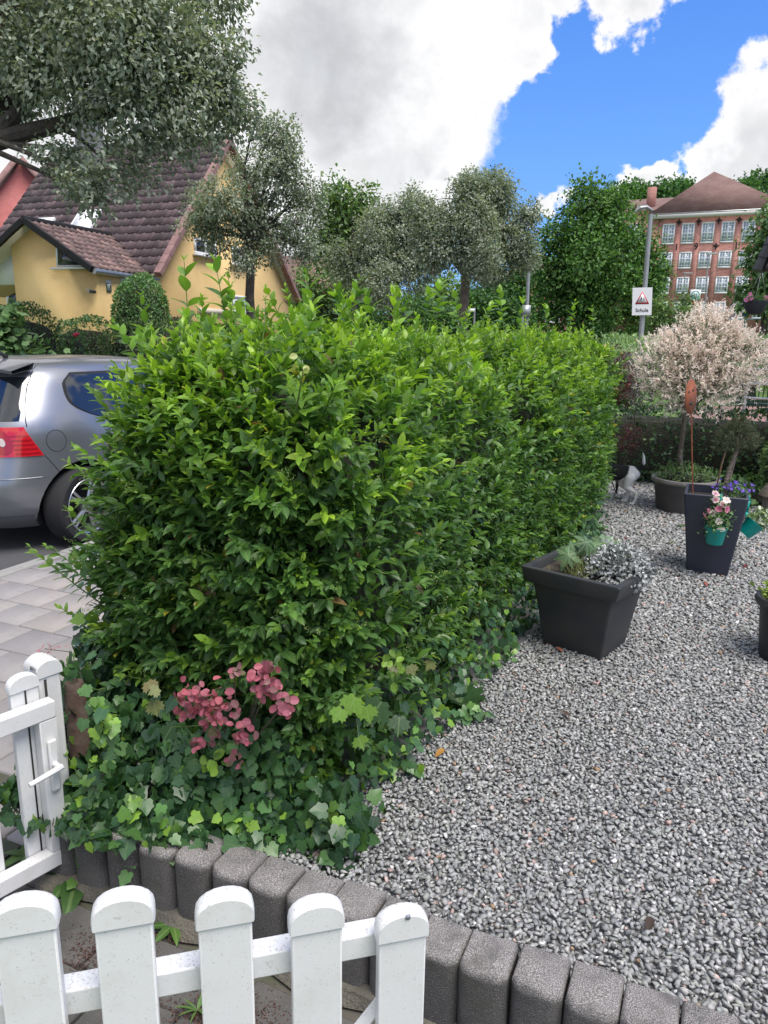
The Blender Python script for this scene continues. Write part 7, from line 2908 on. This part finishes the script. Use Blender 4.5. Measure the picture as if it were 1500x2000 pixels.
a_, e_ = atd(1425, 624, 27.5), atd(1530, 624, 26.0)
MB().tube([a_, e_], .03, 8).build('rail', m_galv, hr, smooth=True)
for t_ in np.linspace(0, 1, 4):
    q = a_ * (1 - t_) + e_ * t_
    MB().tube([(q[0], q[1], 1.5), q], .025, 8).build('post', m_galv, hr, smooth=True)

# ================================================================== lamps, poles and signs
m_pole = mat('grey_pole', (.34, .36, .37), .5, metal=.4, col2=(.28, .3, .31), ns=5)
m_signw = mat('sign_white', (.74, .75, .76), .4)
m_signr = mat('sign_red', (.50, .015, .04), .4)
LD = 16.5
l0, l1 = atd(1252, 655, LD), atd(1271, 418, LD)
l0 = l0 + (l0 - l1) * (l0[2] + .15) / (l1[2] - l0[2])
lamp = thing('street_lamp', (l0[0], l0[1], -.1), 'grey street lamp post with flat curved head beside the dark tree', 'street lamp')
MB().tube([l0, l0 * .55 + l1 * .45, l1], [.065, .055, .045], 14).build('pole', m_pole, lamp, smooth=True)
hd = [atd(x, y, LD) for x, y in ((1274, 412), (1262, 405), (1248, 407), (1240, 414))]
b = MB()
lps = []
for q, r in zip(hd, (.05, .075, .08, .03)):
    lps.append([q + np.array([0, r * 1.25 * math.cos(w), r * .62 * math.sin(w)]) for w in np.linspace(0, 2 * math.pi, 12, endpoint=False)])
lh = b.loft(lps).build('head', m_pole, lamp, smooth=True)
q = (hd[1] + hd[2]) / 2
MB().ball(q + np.array([0, 0, -.035]), .09, 2, (1, .8, .35)).build('diffuser', mat('lamp_glass', (.55, .55, .5), .3), lh, smooth=True)

sg = thing('school_sign', atd(1254, 590, LD - .08), 'white school warning sign with red triangle on the lamp post', 'sign')
A1 = np.array([1.0, 0, 0])
SNV = np.array([0, -1.0, 0])
fz = LD - .085
c0 = atd(1254, 589, fz)
sw_, sh_ = 37 * fz / FPX, 50 * fz / FPX
tl_ = 0.03
axs_ = norm(np.array([1.0, 0, 0.03]))
ups_ = norm(np.array([-0.03 - 0.03, 0, 1.0]))
pan = MB().box(c0, (sw_, .012, sh_), axs_, SNV, ups_).build('panel', m_signw, sg, bevel=.004)


def sgp(u, v, o=.0075):
    return c0 + axs_ * u * sw_ + ups_ * v * sh_ + SNV * o


def tri(s, cy):
    return [sgp(-s, cy - s * .62), sgp(s, cy - s * .62), sgp(0, cy + s * .68)]


MB().prism(tri(.36, .13), SNV * .002).build('red_triangle', m_signr, pan)
MB().prism([p_q + SNV * .0025 for p_q in tri(.255, .125)], SNV * .001).build('white_field', m_signw, pan)
# two children running
for (u, s) in ((-.055, 1.0), (.075, .82)):
    b = MB()
    b.prism([sgp(u + .028 * s * math.cos(w), .165 + (s - 1) * .12 + .022 * s * math.sin(w), .0115) for w in np.linspace(0, 2 * math.pi, 10, endpoint=False)], SNV * .001)
    z0 = .135 + (s - 1) * .12
    b.prism([sgp(u - .03 * s, z0, .0115), sgp(u + .035 * s, z0, .0115), sgp(u + .02 * s, z0 - .07 * s, .0115), sgp(u - .03 * s, z0 - .07 * s, .0115)], SNV * .001)
    b.prism([sgp(u - .025 * s, z0 - .065 * s, .0116), sgp(u, z0 - .065 * s, .0116), sgp(u - .055 * s, z0 - .135 * s, .0116), sgp(u - .075 * s, z0 - .125 * s, .0116)], SNV * .001)
    b.prism([sgp(u, z0 - .065 * s, .0116), sgp(u + .022 * s, z0 - .065 * s, .0116), sgp(u + .055 * s, z0 - .135 * s, .0116), sgp(u + .03 * s, z0 - .14 * s, .0116)], SNV * .001)
    b.prism([sgp(u + .03 * s, z0 - .0, .0117), sgp(u + .075 * s, z0 - .03 * s, .0117), sgp(u + .07 * s, z0 - .045 * s, .0117), sgp(u + .02 * s, z0 - .025 * s, .0117)], SNV * .001)
    b.build('running_child', m_black, pan)
text_mesh('Schule', .105, sgp(0.0, -.32), axs_, ups_, SNV, m_black, 'lettering', pan, .001, bold=.002)
for v in (.3, -.3):
    MB().box(sgp(0, v, -.035), (.12, .06, .025), axs_, SNV, ups_).build('clamp', m_pole, sg)

# bus stop sign
BD = 30
bs0 = atd(1358, 576, BD)
bus = thing('bus_stop_sign', (bs0[0], bs0[1], 0), 'white bus stop sign with green ring and letter before the school', 'sign')
MB().tube([(bs0[0], bs0[1] + .06, -.1), (bs0[0], bs0[1] + .06, bs0[2] + .2)], .03, 10).build('pole', m_pole, bus, smooth=True)
m_hgreen = mat('bus_green', (.04, .36, .30), .5)
bp_ = MB().box(bs0, (.40, .02, .40), A1, SNV).build('panel', m_signw, bus)
b = MB()
ring_o = [bs0 + A1 * .165 * math.cos(w) + UP * .165 * math.sin(w) + SNV * .0115 for w in np.linspace(0, 2 * math.pi, 32, endpoint=False)]
ring_i = [bs0 + A1 * .125 * math.cos(w) + UP * .125 * math.sin(w) + SNV * .0115 for w in np.linspace(0, 2 * math.pi, 32, endpoint=False)]
b.add(ring_o + ring_i, [(i, (i + 1) % 32, 32 + (i + 1) % 32, 32 + i) for i in range(32)])
b.build('ring', m_hgreen, bp_)
text_mesh('H', .21, bs0 + SNV * .013, A1, UP, SNV, m_hgreen, 'letter', bp_, .001, bold=.004)
MB().box((bs0[0] + .06, bs0[1], bs0[2] - .36), (.34, .02, .20), A1, SNV).build('red_plate', mat('plate_red', (.42, .06, .05), .6), bus)
MB().box((bs0[0], bs0[1], bs0[2] - .62), (.30, .02, .22), A1, SNV).build('timetable', mat('pale_teal', (.45, .62, .62), .5), bus)
# blue notice board
NB = 48
n0 = atd(1444, 606, NB)
nb = thing('blue_board', (n0[0], n0[1], n0[2] - 1.2), 'blue notice board with white field in front of the school', 'sign')
m_blue = mat('board_blue', (.012, .075, .36), .5)
bpn = MB().box(n0, (1.15, .06, .75), A1, SNV).build('panel', m_blue, nb)
MB().box(n0 + A1 * .08 + SNV * .035, (.72, .02, .28), A1, SNV).build('white_field', m_signw, bpn)
for s in (-1, 1):
    MB().tube([n0 + A1 * s * .5 + np.array([0, .06, .3]), n0 + A1 * s * .5 + np.array([0, .06, -2.0])], .04, 8).build('post', m_pole, nb)
# slim distant lamps
for (x, y0, y1, d_, lab) in ((1383, 496, 640, 55, 'slim distant street lamp before the second school window column'), (1338, 534, 640, 70, 'slim far street lamp just left of the bus stop sign')):
    t_, e_ = atd(x, y0, d_), atd(x - 4, y1, d_)
    sl = thing('slim_lamp', (e_[0], e_[1], terrain(0, d_)), lab, 'street lamp', 'slim lamps near the school')
    MB().tube([(e_[0], e_[1], float(terrain(0, d_)) - .2), t_], [.07, .05], 8).build('pole', m_pole, sl, smooth=True)
    MB().box(t_ + np.array([.25, 0, .02]), (.75, .2, .09)).build('head', m_pole, sl, bevel=.02)
# grey traffic pole and street name sign seen over the hedge
TD = 22
t_, e_ = atd(1033, 512, TD), atd(1028, 640, TD)
tp_ = thing('traffic_pole', (e_[0], e_[1], -.1), 'grey pole with stacked sign backs right of the pale trunk', 'pole')
e_ = e_ + (e_ - t_) * (e_[2] + .1) / (t_[2] - e_[2])
MB().tube([e_, t_], .05, 12).build('pole', m_pole, tp_, smooth=True)
q = atd(1028, 608, TD - .07)
MB().box(q, (.24, .02, .34)).build('sign_back', m_galv, tp_)
q = atd(1021, 618, TD - .1)
MB().tube([(q[0], q[1], -.1), (q[0], q[1], q[2])], .03, 8).build('post', m_galv, tp_, smooth=True)
SDn = 24
q = atd(920, 606, SDn)
sn_ = thing('street_name_sign', (q[0], q[1], -.1), 'small white street name sign right of the pale trunk', 'sign')
q2 = atd(927, 604, SDn)
MB().tube([(q2[0], q2[1], -.1), (q2[0], q2[1], q2[2] + .05)], .03, 8).build('post', m_pole, sn_, smooth=True)
MB().box(q + np.array([-.05, -.04, 0]), (.32, .02, .10)).build('panel', m_signw, sn_)

# ================================================================== porch roof corner and hanging basket
PD = 7.0
m_slate = mat('dark_roof_tile', (.022, .024, .03), .5, (.03, .032, .04), 10)
r0 = atd(1479, 533, PD)
r1 = atd(1530, 420, PD)
pr_ = thing('porch_roof', (r0[0] + 1.6, r0[1], 0), 'dark tiled porch roof corner at the right edge', 'roof')
sl_d = norm(r1 - r0)
ln = np.linalg.norm(r1 - r0) * 3
sl_n = np.cross(sl_d, (0, 1.0, 0))
sl_n = sl_n if sl_n[2] > 0 else -sl_n
MB().prism([r0 + sl_n * 0, r0 + sl_d * ln, r0 + sl_d * ln + np.array([0, -1.8, 0]), r0 + np.array([0, -1.8, 0])], sl_n * .03).build('deck', m_board, pr_)
for i in range(int(ln / .11)):
    for j in range(7):
        c = r0 + sl_d * (i + .45) * .11 + np.array([0, -.12 - j * .25, 0]) + sl_n * (.05 - .0 * i)
        MB().tube([c - sl_d * .06, c + sl_d * .06], [.058, .05], 8).build('roof_tile', m_slate, pr_, smooth=True)
q = r0 + sl_d * ln * .85
for y in (-.1, -1.7):
    MB().box((q[0], q[1] + y, (q[2]) / 2), (.1, .1, q[2] - .05)).build('post', m_board, pr_)
hb_c = atd(1476, 590, PD)
hbk = thing('hanging_basket', hb_c + np.array([0, 0, -.12]), 'dark hanging basket with pink flowers below the porch roof', 'basket')
MB().lathe([(0, -.115), (.055, -.105), (.085, -.06), (.098, .0), (.102, .0), (.102, .012), (.09, .012), (.0, .0)], 28, hb_c, close=False).build('bowl', mat('dark_basket', (.018, .018, .028), .6, bump=.3, bs=90), hbk, smooth=True)
hk = r0 + sl_d * .04 + np.array([0, -.05, -.02])
for w in (0, 2.1, 4.2):
    MB().tube([hb_c + np.array([.1 * math.cos(w), .1 * math.sin(w), .01]), hk], .002, 4).build('chain', m_steel, hbk)
bf = thing('basket_flowers', hb_c + np.array([0, 0, .01]), 'pink flowers spilling from the hanging basket', 'flower')
M, ci, _ = crown_leaves([(hb_c + np.array([0, 0, .03]), .1, .1, .035)], 120, 4, .02, .1, shell=.2, spray_len=1)
scatter(bf, 'leaf', 'foliage', T_FARLEAF, M, ci, P_DARK, m_tleaf)
blossoms(bf, [atd(x, y, PD - .05 + random.uniform(-.04, .04)) for x, y in ((1462, 580), (1460, 588), (1465, 574), (1468, 584), (1457, 586), (1495, 580), (1498, 584), (1464, 590))], (-.3, -.8, .4), .022, [((.6, .12, .35), (.72, .28, .5)), ((.7, .2, .45), (.8, .45, .6))])
